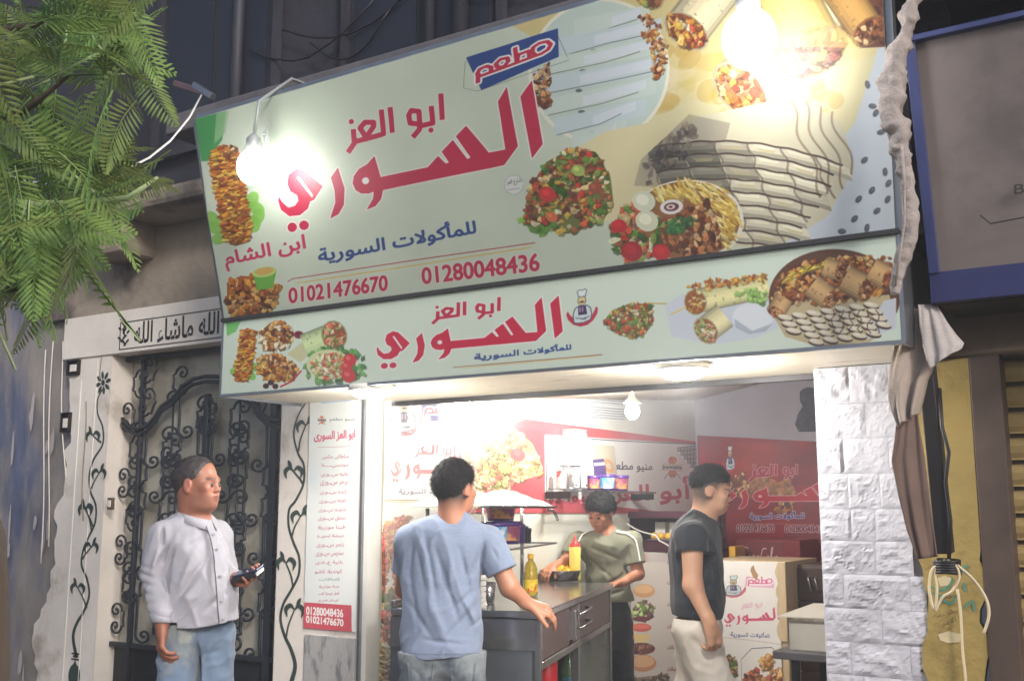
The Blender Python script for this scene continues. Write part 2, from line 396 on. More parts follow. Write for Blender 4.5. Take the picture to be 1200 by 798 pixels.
AZP = [k2(p) for p in stroke_polys([[(712, 52), (722, 165)], [(674, 105), (683, 178), (630, 190)], [(630, 190), (624, 128), (592, 124), (582, 145), (590, 178), (628, 182)], [(630, 180), (628, 205), (602, 238)],
     [(502, 108), (515, 218)], [(465, 118), (477, 222), (398, 244), (346, 256)], [(404, 236), (378, 196), (398, 172), (434, 172), (434, 190), (404, 236)], [(350, 200), (356, 260), (330, 300)]], 22)+[circ((676, 208), 11), circ((341, 168), 11)]]
MTP = [k2(crop(p, 0, 0, 1)) for p in []]
def bbox(L): A = np.vstack(L); return (*A.min(0), *A.max(0))
SYB, AZB = bbox(SYP), bbox(AZP)
def rawquad(C, pl, prr, pt, pb):
    """box on a sheet from a photo point on its left, right, top and bottom edge"""
    x0 = C.m([pl])[0][0]; x1 = C.m([prr])[0][0]; y0 = C.m([pt])[0][1]; y1 = C.m([pb])[0][1]
    return [(x0, y1), (x1, y1), (x1, y0), (x0, y0)]
def put(C, polys, box, rq, col, out=None, ow=0, holes=None, hcol=None):
    x0, y0, x1, y1 = box; H = homog([(x0, y1), (x1, y1), (x1, y0), (x0, y0)], rq)
    Ms = [C.mask([hap(H, p)], True, pad=ow+2) for p in polys]
    if out is not None:
        for M in Ms:
            if M is not None: C.comp(C.dil(M, ow), out)
    for M in Ms: C.comp(M, col)
    for p in (holes or []): C.comp(C.mask([hap(H, p)], True), hcol or out or WHITE)
def idq(b): return [(b[0], b[3]), (b[2], b[3]), (b[2], b[1]), (b[0], b[1])]
def matam(C, rq, red=RED, out=WHITE):
    """the small badge word, drawn in a 100 x 50 box"""
    st = stroke_polys([[(76, 38), (72, 28), (74, 18), (82, 14), (91, 16), (95, 25), (91, 34), (82, 38), (6, 38)], [(52, 38), (55, 22), (68, 22), (68, 38)], [(52, 4), (52, 38)], [(38, 38), (28, 32), (27, 24), (33, 18), (41, 20), (42, 28), (34, 38)],
                       [(20, 38), (21, 28), (16, 22), (8, 23), (4, 30), (6, 38)], [(5, 32), (3, 51)]], 5.6)
    put(C, st, (0, 0, 100, 52), rq, red, out, max(1, int(.028*abs(rq[1][0]-rq[0][0]))))
def chef(C, rq, alpha=1., flour=False):
    """the shop's emblem: moustached cook with folded arms over a ribbon; drawn in a 100 x 130 box"""
    H = homog([(0, 130), (100, 130), (100, 0), (0, 0)], rq)
    f = lambda P, c, al=alpha: C.comp(C.mask([hap(H, P)], True), c, al)
    f([(4, 70), (12, 84), (30, 104), (55, 112), (78, 100), (90, 78), (94, 66), (100, 72), (98, 90), (84, 112), (66, 124), (44, 127), (22, 118), (6, 100), (0, 82)], RED)
    f([(22, 112), (20, 84), (26, 64), (38, 56), (66, 56), (78, 66), (82, 88), (78, 108), (54, 116), (34, 116)], (70, 84, 92))
    f([(25, 110), (23, 84), (29, 66), (39, 59), (65, 59), (75, 68), (79, 88), (75, 106), (54, 113), (34, 113)], (214, 226, 228))
    f([(38, 58), (62, 58), (66, 88), (38, 88)], (52, 40, 84)); f([(42, 62), (46, 62), (46, 78), (42, 78)], (200, 150, 190)); f([(50, 62), (54, 62), (54, 78), (50, 78)], (200, 150, 190))
    f(circ((50, 40), 14, 16, 16), (66, 60, 50)); f(circ((50, 40), 12, 16, 15), (222, 200, 150)); f([(40, 44), (50, 41), (60, 44), (50, 48)], (60, 46, 40))
    f([(37, 18), (34, 8), (42, 2), (52, 4), (62, 0), (68, 8), (64, 20), (64, 28), (38, 28)], (90, 110, 120)); f([(40, 18), (37, 9), (43, 5), (52, 7), (61, 3), (65, 9), (61, 19), (61, 25), (41, 25)], (228, 236, 236))
    f([(28, 92), (52, 98), (74, 92), (72, 100), (52, 104), (30, 100)], (150, 166, 176)); f([(44, 104), (64, 98), (62, 104)], (60, 60, 66))
def skewer(C, P, n, r0, r1, a=0.):
    C.fill(P, (190, 110, 40)); C.scatter(P, SKEW, n, r0, r1, ang=a, aspect=.35, dark=.5)
def roll_rows(C, P0, du, dv, nu, nv, bend, col=(220, 216, 196), sauce=(84, 62, 54), w=2.4):
    """rows of sliced rolls under sauce lines: P0 start, du along a row, dv to the next row"""
    P0, du, dv = map(np.array, (P0, du, dv))
    for j in range(nv):
        for i in range(nu):
            a = P0+du*i+dv*j+np.array((0, bend*((i-nu/2)**2)/nu)); t = RNG.uniform(-.08, .08)
            q = [a+dv*.95, a+du*.96+dv*.95, a+du*.96+dv*.15, a+du*.5-dv*.05, a+dv*.15]
            c = np.array(col)*(1+RNG.uniform(-.08, .05)); C.fill([tuple(p) for p in q], c)
            C.fill([tuple(a+dv*.95), tuple(a+du*.96+dv*.95), tuple(a+du*.9+dv*.72), tuple(a+du*.1+dv*.72)], c*.82, .7)
            C.fill([tuple(a+dv*.2+du*.2), tuple(a+du*.7+dv*.15), tuple(a+du*.7+dv*.35), tuple(a+du*.2+dv*.4)], np.clip(c*1.1, 0, 255), .8)
        L = [tuple(P0+du*x+dv*(j+.1+.16*sin(x*5.3+j))+np.array((0, bend*((x-nu/2)**2)/nu))) for x in np.linspace(0, nu, nu*4)]
        C.line(L, w*C.w/1100, sauce, .85)
def wrap(C, a, b, r, fill=None, col=(226, 206, 158), pal=VEG, k=.62):
    """rolled flat bread from a to b with its filling showing at b"""
    a, b = np.array(a, float), np.array(b, float); d = b-a; L = np.linalg.norm(d); d /= L; n = np.array((-d[1], d[0])); ang = atan2(n[1], n[0])
    for t, f in ((1, .62), (.88, .85), (.66, 1.), (.4, 1.07), (.15, 1.12)):
        C.fill([tuple(a+n*r*t), tuple(b+n*r*t), tuple(b-n*r*(t*.7+.2)), tuple(a-n*r*(t*.7+.2))], np.clip(np.array(col)*f, 0, 255), .9)
    for _ in range(int(L/3)):
        p = a+d*RNG.uniform(0, L)+n*RNG.uniform(-r, r)*.8; C.ell(p, RNG.uniform(1, 3.2), RNG.uniform(.6, 1.6), ang, np.array(col)*RNG.choice([.62, .75, 1.1]), .6, 8)
    C.ell(b, r*1.04, r*k, ang, np.array(col)*.78); C.ell(b, r*.93, r*k*.9, ang, (150, 90, 50))
    t = np.linspace(0, 2*pi, 12, endpoint=False); E = [tuple(b+n*r*.85*cos(x)+d*r*k*.8*sin(x)) for x in t]
    C.scatter(E, pal, int(16+r*2.2), r*.1, r*.24)

# ---- upper sign
U.fill([(560, 20), (700, -60), (1040, -110), (1052, 60), (900, 110), (760, 130)], (216, 196, 130), .85)
U.fill([(640, 200), (760, 120), (1040, 20), (1060, 270), (760, 300), (700, 250)], (226, 212, 160), .8)
for _ in range(60): U.ell((RNG.uniform(740, 980), RNG.uniform(60, 180)), RNG.uniform(8, 30), RNG.uniform(5, 14), RNG.uniform(-1, .2), [(216, 190, 96), (232, 220, 190), (206, 170, 80), (190, 150, 60)][int(RNG.integers(4))], .35)
U.fill([(900, 300), (935, 225), (1000, 150), (1030, 60), (1056, 50), (1062, 290)], (206, 216, 226)); U.fill([(985, -80), (1050, -110), (1056, 60), (1010, 62), (940, 10)], (120, 74, 58))
U.scatter([(985, -80), (1050, -110), (1056, 55), (1012, 58), (945, 8)], MEAT, 160, 3, 8)
for p in [(1016, 105), (1022, 130), (1032, 160), (1026, 138), (1012, 192), (1021, 226), (1037, 205), (1041, 218), (1005, 236), (1040, 236), (1027, 249), (1000, 258), (985, 272), (1015, 268)]:
    U.ell(p, 5, 3.2, RNG.uniform(0, 3), (70, 72, 84), .85); U.ell((p[0]+1, p[1]-1), 2, 1, 0, (130, 130, 140), .7)
U.fill([(228, 140), (263, 131), (259, 165), (243, 190), (236, 190)], (72, 160, 88)); U.fill([(252, 133), (266, 131), (262, 158), (250, 170)], (160, 200, 150), .7)
for c in ((252, 268), (250, 258), (258, 280), (293, 236), (298, 246), (300, 256), (296, 264)): U.ell(c, 10, 7, RNG.uniform(0, 3), (128, 192, 72), .85)
skewer(U, [(245, 190), (249, 178), (262, 171), (275, 176), (293, 272), (288, 284), (272, 289), (263, 282)], 620, 2.2, 5.5, -.15)
U.scatter([(262, 178), (270, 172), (276, 178), (262, 186)], MEAT, 20, 2, 4)
U.text('ابن الشام', [(266, 319), (356, 301), (353, 277), (262, 297)], (204, 44, 96), bold=2)
cb = [(266, 332), (282, 324), (300, 326), (327, 336), (320, 356), (312, 366), (272, 374), (266, 352)]
U.fill(cb, (176, 96, 40)); U.scatter(cb, CHK, 120, 3, 7); U.scatter([(266, 352), (320, 346), (312, 366), (272, 374)], MEAT+CHK, 70, 2.5, 6)
U.fill([(295, 322), (322, 318), (318, 338), (300, 341)], (110, 180, 70)); U.ell((308, 320), 14, 6, -.15, (190, 220, 120)); U.ell((308, 319), 11, 4.4, -.15, (214, 176, 96))
# plate of pale rolls
pc = (692, 88); U.fill([circ(pc, 84, 48, 86)], (236, 234, 214)); U.fill([circ(pc, 80, 48, 82)], (196, 214, 206))
for j, (x0, y0, x1, y1) in enumerate([(660, 28, 750, 10), (640, 50, 765, 26), (628, 74, 768, 48), (624, 97, 765, 72), (628, 122, 760, 96), (640, 145, 748, 121), (662, 161, 725, 146)]):
    U.fill([(x0, y0+20), (x1, y1+20), (x1, y1), (x0, y0)], [(206, 222, 214), (200, 216, 222)][j % 2], .9)
    U.fill([(x0+45, y0+8), (x1-12, y1+14), (x1-12, y1+3), (x0+45, y0-3)], (218, 226, 238), .8)
    U.line([(x0+RNG.uniform(0, 30), y0+19), ((x0+x1)/2, (y0+y1)/2+18+RNG.uniform(-1, 1)), (x1-RNG.uniform(5, 30), y1+18)], 3.2, (96, 104, 96), .8)
    U.ell((x0+44, y0+15), 4, 2.2, 0, (70, 84, 84), .8)
U.scatter([(612, 92), (632, 80), (634, 134), (622, 128)], MEAT, 60, 2.5, 6); U.scatter([(752, 55), (770, 50), (770, 96), (760, 102), (755, 80)], CHK+MEAT, 60, 2.5, 5); U.scatter([(735, 22), (752, 22), (764, 36), (748, 40)], MEAT, 24, 2, 4); U.scatter([(740, 44), (760, 40), (762, 52), (748, 54)], CHK, 20, 2, 4)
# wraps along the top
wrap(U, (870, -55), (795, 42), 30, col=(232, 220, 180), pal=VEG[3:]+CHK); wrap(U, (980, -10), (862, 112), 40, col=(238, 228, 196), pal=[(220, 120, 60), (236, 190, 90), (226, 150, 110), (206, 90, 60), (240, 220, 160)])
wrap(U, (880, -60), (950, 66), 44, col=(230, 200, 120), pal=[(170, 110, 90), (206, 170, 110), (150, 90, 80), (226, 196, 120), (190, 140, 120)])
wrap(U, (930, -80), (1018, 42), 24, col=(206, 160, 90), pal=MEAT); wrap(U, (800, -60), (745, -5), 26, col=(226, 206, 140))
U.fill([(895, 60), (920, 8), (1004, 52), (1008, 62)], (232, 206, 130), .5)
# rows of rolls under chocolate
rr = [(745, 215), (750, 186), (768, 164), (815, 142), (930, 118), (985, 150), (1000, 200), (968, 255), (905, 292), (860, 290), (845, 240), (800, 215)]
U.fill([rr], (214, 208, 180)); U.fill([(736, 222), (750, 165), (800, 140), (850, 150), (830, 225), (780, 225)], (120, 112, 104), .4)
def GR(u, v): return (748+41*u+6.5*v-.25*u*v, 180+13.4*v-8.5*u+2.0*u*u+.5*u*v)
def GOK(x, y): return y < 293 and x < 1003-max(0, y-175)*.62 and y > 118
for j in range(10):
    for i in range(7):
        P = [GR(i+a*.97+.02, j+b*.98) for a, b in ((0, .1), (.25, -.04), (.5, -.08), (.75, -.04), (1, .1), (1, .85), (.75, .95), (.25, .95), (0, .85))]
        if not GOK(*GR(i+.6, j+.6)): continue
        c = np.array((226, 220, 194))*RNG.uniform(.88, 1.06); dk = .58 if (i < 2 and j < 5) else (.8 if i < 3 and j < 3 else 1)
        U.fill([P], c*dk); U.fill([[GR(i+a, j+b) for a, b in ((.02, .6), (.98, .6), (.98, .95), (.02, .95))]], c*dk*.72, .7); U.fill([[GR(i+a, j+b) for a, b in ((.15, .08), (.8, .05), (.75, .32), (.2, .34))]], np.clip(c*1.12, 0, 255)*dk, .8)
        if RNG.random() < .4: U.fill([[GR(i+a, j+b) for a, b in ((.2, .3), (.8, .35), (.7, .6), (.3, .6))]], (206, 190, 130), .4)
for j in range(11):
    L = [GR(u, j+.05*sin(u*7+j)) for u in np.linspace(0, 7, 36)]; L = [p for p in L if GOK(*p)]
    if len(L) > 2: U.line(L, 6.5, (84, 66, 58), .55); U.line(L, 3.2, (58, 42, 40), .75)
for i in range(8):
    L = [GR(i+.06*sin(v*4+i), v) for v in np.linspace(0, 10, 34)]; L = [p for p in L if GOK(*p)]
    if len(L) > 2: U.line(L, 5, (96, 78, 70), .5)
for k in range(4):
    L = [(918+18*k+5*sin(t*1.3+k)+5*t, 118+6*k+t*13) for t in np.linspace(0, 9, 22)]; L = [p for p in L if GOK(p[0]-14, p[1])]
    if len(L) > 3: U.line(L, 5, (104, 74, 56), .5)
U.scatter([(742, 215), (748, 170), (800, 145), (812, 150), (790, 200), (760, 222)], [(90, 80, 80), (70, 60, 64), (120, 106, 96), (150, 130, 110)], 50, 2, 7, al=.6)
# salad wrap and plate of meat
U.fill([(606, 268), (640, 195), (700, 160), (800, 140), (735, 200), (716, 262)], (226, 216, 172)); sw = [(606, 262), (612, 225), (632, 195), (664, 178), (690, 184), (708, 212), (713, 245), (700, 262), (660, 277), (630, 272)]
U.fill([sw], (110, 120, 60)); U.scatter([(603, 258), (620, 252), (640, 274), (612, 272)], [(110, 170, 60), (140, 190, 80)], 24, 3, 7); U.scatter(sw, VEG, 420, 2.6, 6.4)
for c, r, q in (((634, 232), 11, (204, 58, 56)), ((670, 205), 8, (170, 190, 100)), ((690, 225), 8, (150, 80, 60)), ((640, 258), 7, (216, 110, 70))): U.ell(c, r, r*.8, .4, q); U.ell((c[0]-2, c[1]-2), r*.4, r*.3, .4, np.clip(np.array(q)*1.3, 0, 255), .7)
U.fill([circ((800, 262), 68, 40, 47)], (230, 228, 216)); U.fill([circ((799, 261), 64, 40, 44)], (150, 100, 60))
U.scatter([(760, 225), (800, 215), (850, 228), (864, 262), (846, 292), (836, 262), (800, 236), (765, 238)], [(232, 196, 90), (240, 212, 120), (220, 176, 70), (246, 226, 150)], 220, 4, 9, ang=.7, aspect=.22, dark=.7)
U.scatter([(764, 292), (772, 262), (800, 250), (825, 240), (842, 285), (815, 304)], MEAT, 200, 3, 7)
U.scatter([(775, 262), (800, 256), (812, 260), (795, 274), (776, 274)], [(50, 110, 60), (80, 140, 70)], 40, 2.4, 5)
U.ell((781, 246), 14, 8.5, -.1, (232, 230, 228)); U.ell((781, 246), 9, 5, -.1, (110, 50, 50)); U.ell((780, 246), 5.5, 3, -.1, (232, 220, 220)); U.ell((780, 246), 2.4, 1.4, 0, (110, 50, 50))
U.scatter([(710, 262), (730, 244), (756, 240), (770, 262), (764, 300), (735, 308), (716, 292)], VEG[:6]+[(226, 228, 190)], 130, 3, 8)
for c, r, q in (((752, 262), 14, (222, 226, 196)), ((720, 268), 9, (196, 40, 50)), ((735, 296), 13, (176, 44, 52)), ((770, 297), 11, (196, 50, 50)), ((748, 240), 14, (220, 226, 200))): U.ell(c, r, r*.85, .3, q); U.ell((c[0]-2, c[1]-2), r*.55, r*.45, .3, np.clip(np.array(q)*1.15, 0, 255), .8)
# lettering
put(U, SYP, SYB, idq(SYB), RED, WHITE, 4, SYH); put(U, AZP, AZB, idq(AZB), (192, 40, 74), WHITE, 2)
U.fill([[(534, 72), (641, 38), (643, 72), (553, 111)]], BLUE); U.line([(543, 70), (533, 78), (532, 108), (548, 112), (655, 76), (652, 70), (640, 45)], 1.8, (90, 100, 96), .8)
Q = U.m([(546, 104), (640, 70), (636, 42), (541, 76)]); matam(U, [tuple(q) for q in Q])
U.text('للمأكولات السورية', [(371, 313), (552, 280), (549, 258), (369, 290)], BLUE, bold=2)
U.line([(335, 331), (340, 328), (480, 307), (621, 287)], 3.4, (176, 52, 60)); U.line([(345, 333), (480, 313), (617, 292)], 4, (222, 186, 70), .9)
U.text('01021476670', [(337, 356), (450, 341), (449, 324), (336, 339)], RED, ar=False, bold=2, out=WHITE, ow=2)
U.text('01280048436', [(491, 334), (627, 318), (625, 299), (489, 316)], RED, ar=False, bold=2, out=WHITE, ow=2)
U.fill([circ((594, 221), 11.5)], (228, 232, 228)); U.line(circ((594, 221), 11, 30), 1.6, (150, 156, 150)); U.text('شارع العز', [(586, 223), (603, 220), (602, 213), (585, 216)], (60, 60, 60), bold=0); U.line([(587, 227), (601, 225)], 1.6, (110, 110, 110))
U.soften(1)

# ---- lower sign (light box)
LB = [np.array([SX0, SY, SZ0]), np.array([SX1, SY, SZ0]), np.array([SX1, SY, SZ1]), np.array([SX0, SY, SZ1])]
Lc = Canvas(2200, 260, (214, 228, 214), [pr(p) for p in LB])
k3 = lambda P: crop(P, 240, 340, 3.0)
Lc.fill([k3([(75, 115), (125, 112), (110, 145), (78, 162)])], (120, 200, 110))
for c in ((108, 290), (170, 270), (160, 300), (120, 270)): Lc.ell(k3([c])[0], 7, 5, .5, (120, 200, 70), .85)
skewer(Lc, k3([(128, 142), (150, 136), (180, 142), (178, 200), (155, 310), (138, 326), (106, 315), (104, 290)]), 380, 1.6, 4, -.1)
p = k3([(190, 150), (230, 115), (280, 110), (312, 140), (305, 190), (260, 215), (205, 205)]); Lc.fill([p], (150, 110, 60)); Lc.scatter(p, BR+[(236, 226, 200)]*3, 150, 2, 4.5)
Lc.ell(k3([(330, 157)])[0], 6, 4.6, 0, (150, 60, 70)); Lc.ell(k3([(330, 156)])[0], 4, 3, 0, (110, 30, 50))
p = k3([(180, 240), (240, 220), (300, 250), (330, 280), (300, 320), (230, 325), (185, 290)]); Lc.fill([p], (206, 170, 90)); Lc.scatter(p, BR+CHK, 150, 1.8, 4); Lc.scatter(k3([(215, 232), (235, 230), (310, 270), (300, 285), (230, 255)]), MEAT, 50, 1.6, 3.4)
Lc.line(k3([(265, 340), (310, 318), (340, 282)]), 6, (196, 30, 40)); [Lc.ell(k3([c])[0], 3.6, 3.2, 0, (70, 30, 40)) for c in ((215, 337), (232, 325), (248, 338))]
Lc.fill([k3([(290, 225), (370, 160), (385, 210), (335, 255)])], (206, 206, 160)); wrap(Lc, k3([(350, 200)])[0], k3([(455, 158)])[0], 17, col=(196, 214, 160), pal=[(232, 120, 90), (226, 190, 140), (236, 160, 130), (150, 190, 90), (240, 220, 180)], k=.9)
Lc.scatter(k3([(345, 235), (400, 205), (500, 200), (560, 230), (560, 300), (500, 330), (400, 325), (350, 295)]), [(90, 150, 70), (120, 180, 90), (60, 120, 50)], 90, 3, 6)
Lc.fill([circ(k3([(435, 262)])[0], 26, 24, 18)], (214, 218, 170)); Lc.scatter(circ(k3([(437, 265)])[0], 22, 12, 15), [(236, 206, 150), (214, 130, 80), (150, 180, 90), (226, 90, 70), (240, 226, 190)], 90, 2.4, 6, aspect=.35)
for c, r in (((505, 300), 9), ((510, 245), 8), ((500, 270), 7)): Lc.ell(k3([c])[0], r, r*.9, .6, (206, 58, 60)); Lc.ell(k3([(c[0]-6, c[1]-6)])[0], r*.4, r*.3, .6, (236, 130, 120), .7)
put(Lc, SYP, SYB, rawquad(Lc, (441, 424), (659.5, 390), (654, 346), (459, 431.5)), (206, 40, 70), WHITE, 4, SYH)
put(Lc, AZP, AZB, rawquad(Lc, (505, 378), (587, 362), (585, 348), (506, 381)), (196, 44, 74), WHITE, 2)
Lc.text('للمأكولات السورية', [(556, 424), (669, 411), (669, 402), (556, 413)], BLUE, bold=1)
Lc.line([(531, 430.5), (620, 423), (706, 415.5)], 2.2, (150, 90, 60)); Lc.line([(540, 431.5), (620, 424.7), (700, 417)], 2.2, (222, 196, 110), .8)
q = Lc.m([(664, 386), (701, 381), (700, 336), (663, 341)]); chef(Lc, [tuple(t) for t in q])
k4 = lambda P: crop(P, 640, 300, 2.857)
sw = k4([(190, 220), (225, 180), (290, 155), (355, 165), (355, 230), (325, 270), (280, 275), (225, 255)]); Lc.fill([sw], (130, 120, 70)); Lc.scatter(sw, VEG, 230, 1.6, 3.8); Lc.line(k4([(335, 158), (410, 160)]), 4, (196, 180, 110))
Lc.fill([k4([(395, 165), (460, 125), (560, 180), (770, 110), (790, 235), (700, 275), (560, 295), (420, 270)])], (208, 216, 226))
Lc.fill([circ(k4([(692, 205)])[0], 24, 20, 17)], (226, 232, 238)); Lc.fill([k4([(630, 210), (690, 250), (760, 225), (735, 252), (680, 262), (635, 240)])], (150, 160, 176), .6)
wrap(Lc, k4([(745, 100)])[0], k4([(500, 155)])[0], 15, col=(222, 216, 160), pal=CHK+[(226, 120, 80), (240, 230, 190)], k=.9); Lc.scatter(k4([(470, 105), (520, 85), (740, 58), (735, 80), (520, 115)]), CHK, 70, 1.8, 4); Lc.scatter(k4([(620, 130), (690, 110), (740, 120), (730, 160), (640, 140)]), [(140, 196, 90), (170, 210, 120)], 40, 2.4, 5)
wrap(Lc, k4([(600, 200)])[0], k4([(535, 250)])[0], 17, col=(226, 218, 170), pal=[(226, 190, 150), (206, 140, 110), (236, 220, 190), (150, 180, 90)], k=.75); Lc.line(k4([(415, 198), (470, 170)]), 4, (230, 206, 100))
Lc.fill([circ(k4([(965, 140)])[0], 77, 48, 57)], (96, 62, 44)); pc4 = circ(k4([(965, 140)])[0], 75, 30, 55)
Lc.fill([k4([(760, 200), (800, 150), (1150, 130), (1165, 230), (1080, 290), (900, 300), (800, 270)])], (196, 180, 140))
Lc.fill([k4([(1060, 285), (1130, 150), (1172, 140), (1172, 240)])], (206, 210, 220)); Lc.scatter(k4([(760, 110), (800, 50), (900, 10), (1150, 0), (1168, 60), (1168, 110), (1000, 150), (860, 165), (760, 150)]), MEAT+BR, 420, 2.4, 6)
Lc.scatter(k4([(790, 85), (840, 40), (960, 10), (960, 24), (850, 60), (800, 100)]), [(220, 190, 60), (196, 190, 70), (236, 206, 90)], 60, 2, 6, ang=-.5, aspect=.3)
for a, b, r in (((1000, 70), (1075, 110), 17), ((890, 95), (955, 145), 15), ((1090, 40), (1150, 75), 15), ((930, 35), (985, 50), 12), ((800, 140), (770, 190), 12)): wrap(Lc, k4([a])[0], k4([b])[0], r, col=(196, 160, 110), pal=MEAT, k=.5)
for j in range(5):
    for i in range(7):
        cx, cy = 800+i*48+j*14, 205+j*22-i*7
        if (cx-965)**2/215**2+(cy-140)**2/165**2 > .93: continue
        c = k4([(cx, cy)])[0]; Lc.ell((c[0], c[1]+1.6), 9.5, 4.2, .2, (60, 46, 40), .9); Lc.ell(c, 9, 3.2, .2, (224, 214, 190)); Lc.ell((c[0]-2, c[1]-1), 5, 1.4, .2, (240, 234, 216), .8)
for i in range(6): Lc.line(k4([(960+i*30+8*sin(k*2+i), 180+k*16) for k in range(6)]), 2.6, (80, 54, 44), .8)
Lc.soften(1)
# fold the two photographs of rolls into the sheen of old vinyl
M_UP = U.material('print_upper_sign', rough=.42, bump=.25, bscale=2.2, fade=.08, sat=1.0, dim=.82); M_LO = Lc.material('print_lower_sign', rough=.4, bump=.1, bscale=3, fade=.03, sat=1.02, dim=.88)

# ================================================================== MATERIALS
FY = 3.7                                   # street face of the building
XJ, DY = -4.94, 3.79                       # door jamb edge, plane of the door
XS = -3.11                                 # side wall inside the shop
M_ASPH = mat('asphalt', rgb(70, 68, 66), .9, var=.2, bump=.5, bscale=120)
M_PAVE = mat('pavement', rgb(128, 120, 110), .85, var=.2, bump=.3)
M_TILE = mat('shop_floor', rgb(150, 140, 128), .4, var=.2)
M_PLAS = mat('cream_plaster', rgb(224, 216, 208), .75, var=.08, vscale=4, bump=.35, bscale=30, col2=rgb(176, 164, 152), c2scale=2.3, c2lo=.55, c2hi=.72, bdist=.004)
M_BEIG = mat('stained_concrete', rgb(150, 138, 124), .9, var=.2, vscale=3, bump=.6, bscale=24, col2=rgb(84, 76, 74), c2scale=1.8, c2lo=.48, c2hi=.66)
M_DARKW = mat('unlit_dark_wall', rgb(48, 47, 58), .9, var=.2, vscale=2.2, bump=.5, bscale=20, col2=rgb(36, 36, 48), c2scale=1.3)  # dark base colour stands in for the unlit upper facade
M_DARK = mat('shade_dark', rgb(34, 34, 44), .8, var=.3, vscale=3)  # near-black colour stands in for shade in windows, recesses and holes
M_DGLASS = mat('dark_glass', rgb(30, 32, 44), .45, var=.2)
M_INK = mat('vine_paint', rgb(52, 66, 62), .6, var=.2, vscale=30)
M_INK2 = mat('letter_paint', rgb(48, 44, 44), .6, var=.15)
M_IRON = mat('black_iron', rgb(46, 50, 58), .45, metal=.3, var=.25, vscale=20, bump=.2, bscale=90)
M_FROST = mat('frosted_back_glass', rgb(176, 172, 160), .5, var=.1, vscale=5, col2=rgb(140, 134, 122), c2scale=2.4)
M_KICK = mat('black_kick_plate', rgb(30, 31, 36), .5, var=.3, vscale=12, col2=rgb(150, 146, 140), c2scale=14, c2lo=.66, c2hi=.72)
M_STONE = mat('white_painted_stone', rgb(176, 175, 184), .8, var=.05, vscale=10, bump=.5, bscale=55, bdist=.005)
M_OCH = mat('ochre_paint', rgb(146, 126, 72), .8, var=.14, vscale=5, bump=.4, bscale=40, col2=rgb(112, 92, 48), c2scale=4, c2lo=.52, c2hi=.7)
M_SHUT = mat('shutter_paint', rgb(172, 150, 100), .6, metal=.2, var=.2, vscale=8, col2=rgb(84, 72, 50), c2scale=5)
M_BRF = mat('dark_brown_frame', rgb(72, 58, 52), .6, var=.25, vscale=10)
M_WHITE = mat('white_gloss', rgb(222, 220, 214), .4, var=.04)
M_CEIL = mat('cream_ceiling', rgb(216, 208, 190), .7, var=.07, vscale=3, bump=.2, bscale=14)
M_SOFF = mat('soffit_board', rgb(226, 216, 196), .45, var=.06, vscale=4, stretch=(1, 6, 6), col2=rgb(186, 140, 104), c2scale=2.2, c2lo=.58, c2hi=.7)
M_GREYW = mat('lilac_grey_wall', rgb(176, 170, 180), .7, var=.08, vscale=3, bump=.2)
M_ALU = mat('aluminium', rgb(150, 152, 158), .35, metal=.85, var=.12, vscale=12)
M_STEEL = mat('brushed_steel', rgb(166, 166, 170), .17, metal=.9, var=.06, vscale=6)
M_STEELD = mat('brown_tinted_steel', rgb(104, 86, 86), .38, metal=.4, var=.15, vscale=6)
M_DKMET = mat('dark_metal', rgb(46, 44, 46), .45, metal=.5, var=.2)
M_GLASS = mat('clear_glass', rgb(206, 224, 220), .04, var=0, alpha=.16, spec=.7)

# ================================================================== GROUND
tag(obj('street', MB().add([(-400, -400, 0), (400, -400, 0), (400, 400, 0), (-400, 400, 0)], [(0, 1, 2, 3)]), M_ASPH), kind='structure')
tag(obj('pavement', MB().box((-14, 1.6, 0), (9, 3.68, .02)), M_PAVE, bev=.01), kind='structure')
sf = tag(obj('shop_floor', MB().box((-3.3, 3.68, 0), (-.6, 7.7, .13)), M_PAVE), kind='structure')
for i in range(7):
    for j in range(10):
        x0, y0 = XS+.003+i*.335, 3.70+j*.375
        o = obj('tile', MB().box((x0, y0, .13), (min(x0+.331, -.78), y0+.371, .136)), M_TILE, sf)

# ================================================================== THE BUILDING
bld = thing('shop_building', 'plastered old building with a dark upper floor above the restaurant signs', 'building', (-3, FY, 0))
obj('plinth', MB().box((-9.5, 3.681, 0), (-3.31, 4.1, .125)).box((-1.12, 3.681, 0), (2.4, 4.1, .125)), M_BEIG, bld)
# left strip of cream plaster with a broken edge over the older blue wall
ed = []
for i in range(60):
    z = .12+i*(2.44/59); x = -5.33-.05*sin(z*2.1)-.03*sin(z*9)+RNG.uniform(-.022, .022)-(.07 if z < .9 else 0)+(.05 if 1.55 < z < 1.75 else 0)
    ed.append((x, z))
mb = MB(); n = len(ed)
vs = [(x, FY, z) for x, z in ed]+[(XJ, FY, z) for x, z in ed]+[(x-.006, FY+.04, z) for x, z in ed]; fs = []
for i in range(n-1): fs += [(i, n+i, n+i+1, i+1), (2*n+i, i, i+1, 2*n+i+1)]
mb.add(vs, fs); obj('plaster_pier', mb, M_PLAS, bld)
obj('door_reveal', MB().box((XJ-.2, FY+.003, .12), (XJ-.0, DY+.1, 2.33)), M_PLAS, bld)
obj('plaster_groove', MB().box((-5.20, FY-.004, .5), (-5.188, FY+.002, 2.2)).box((-5.06, FY-.003, .12), (-5.055, FY+.002, 2.3)), M_WHITE, bld)
obj('lintel', MB().box((-5.36, FY-.012, 2.325), (XS-.02, FY+.3, 2.56)), M_PLAS, bld, bev=.004)
obj('menu_pier', MB().box((-3.655, FY, .12), (XS-.03, FY+.22, 2.325)), M_PLAS, bld, bev=.006)
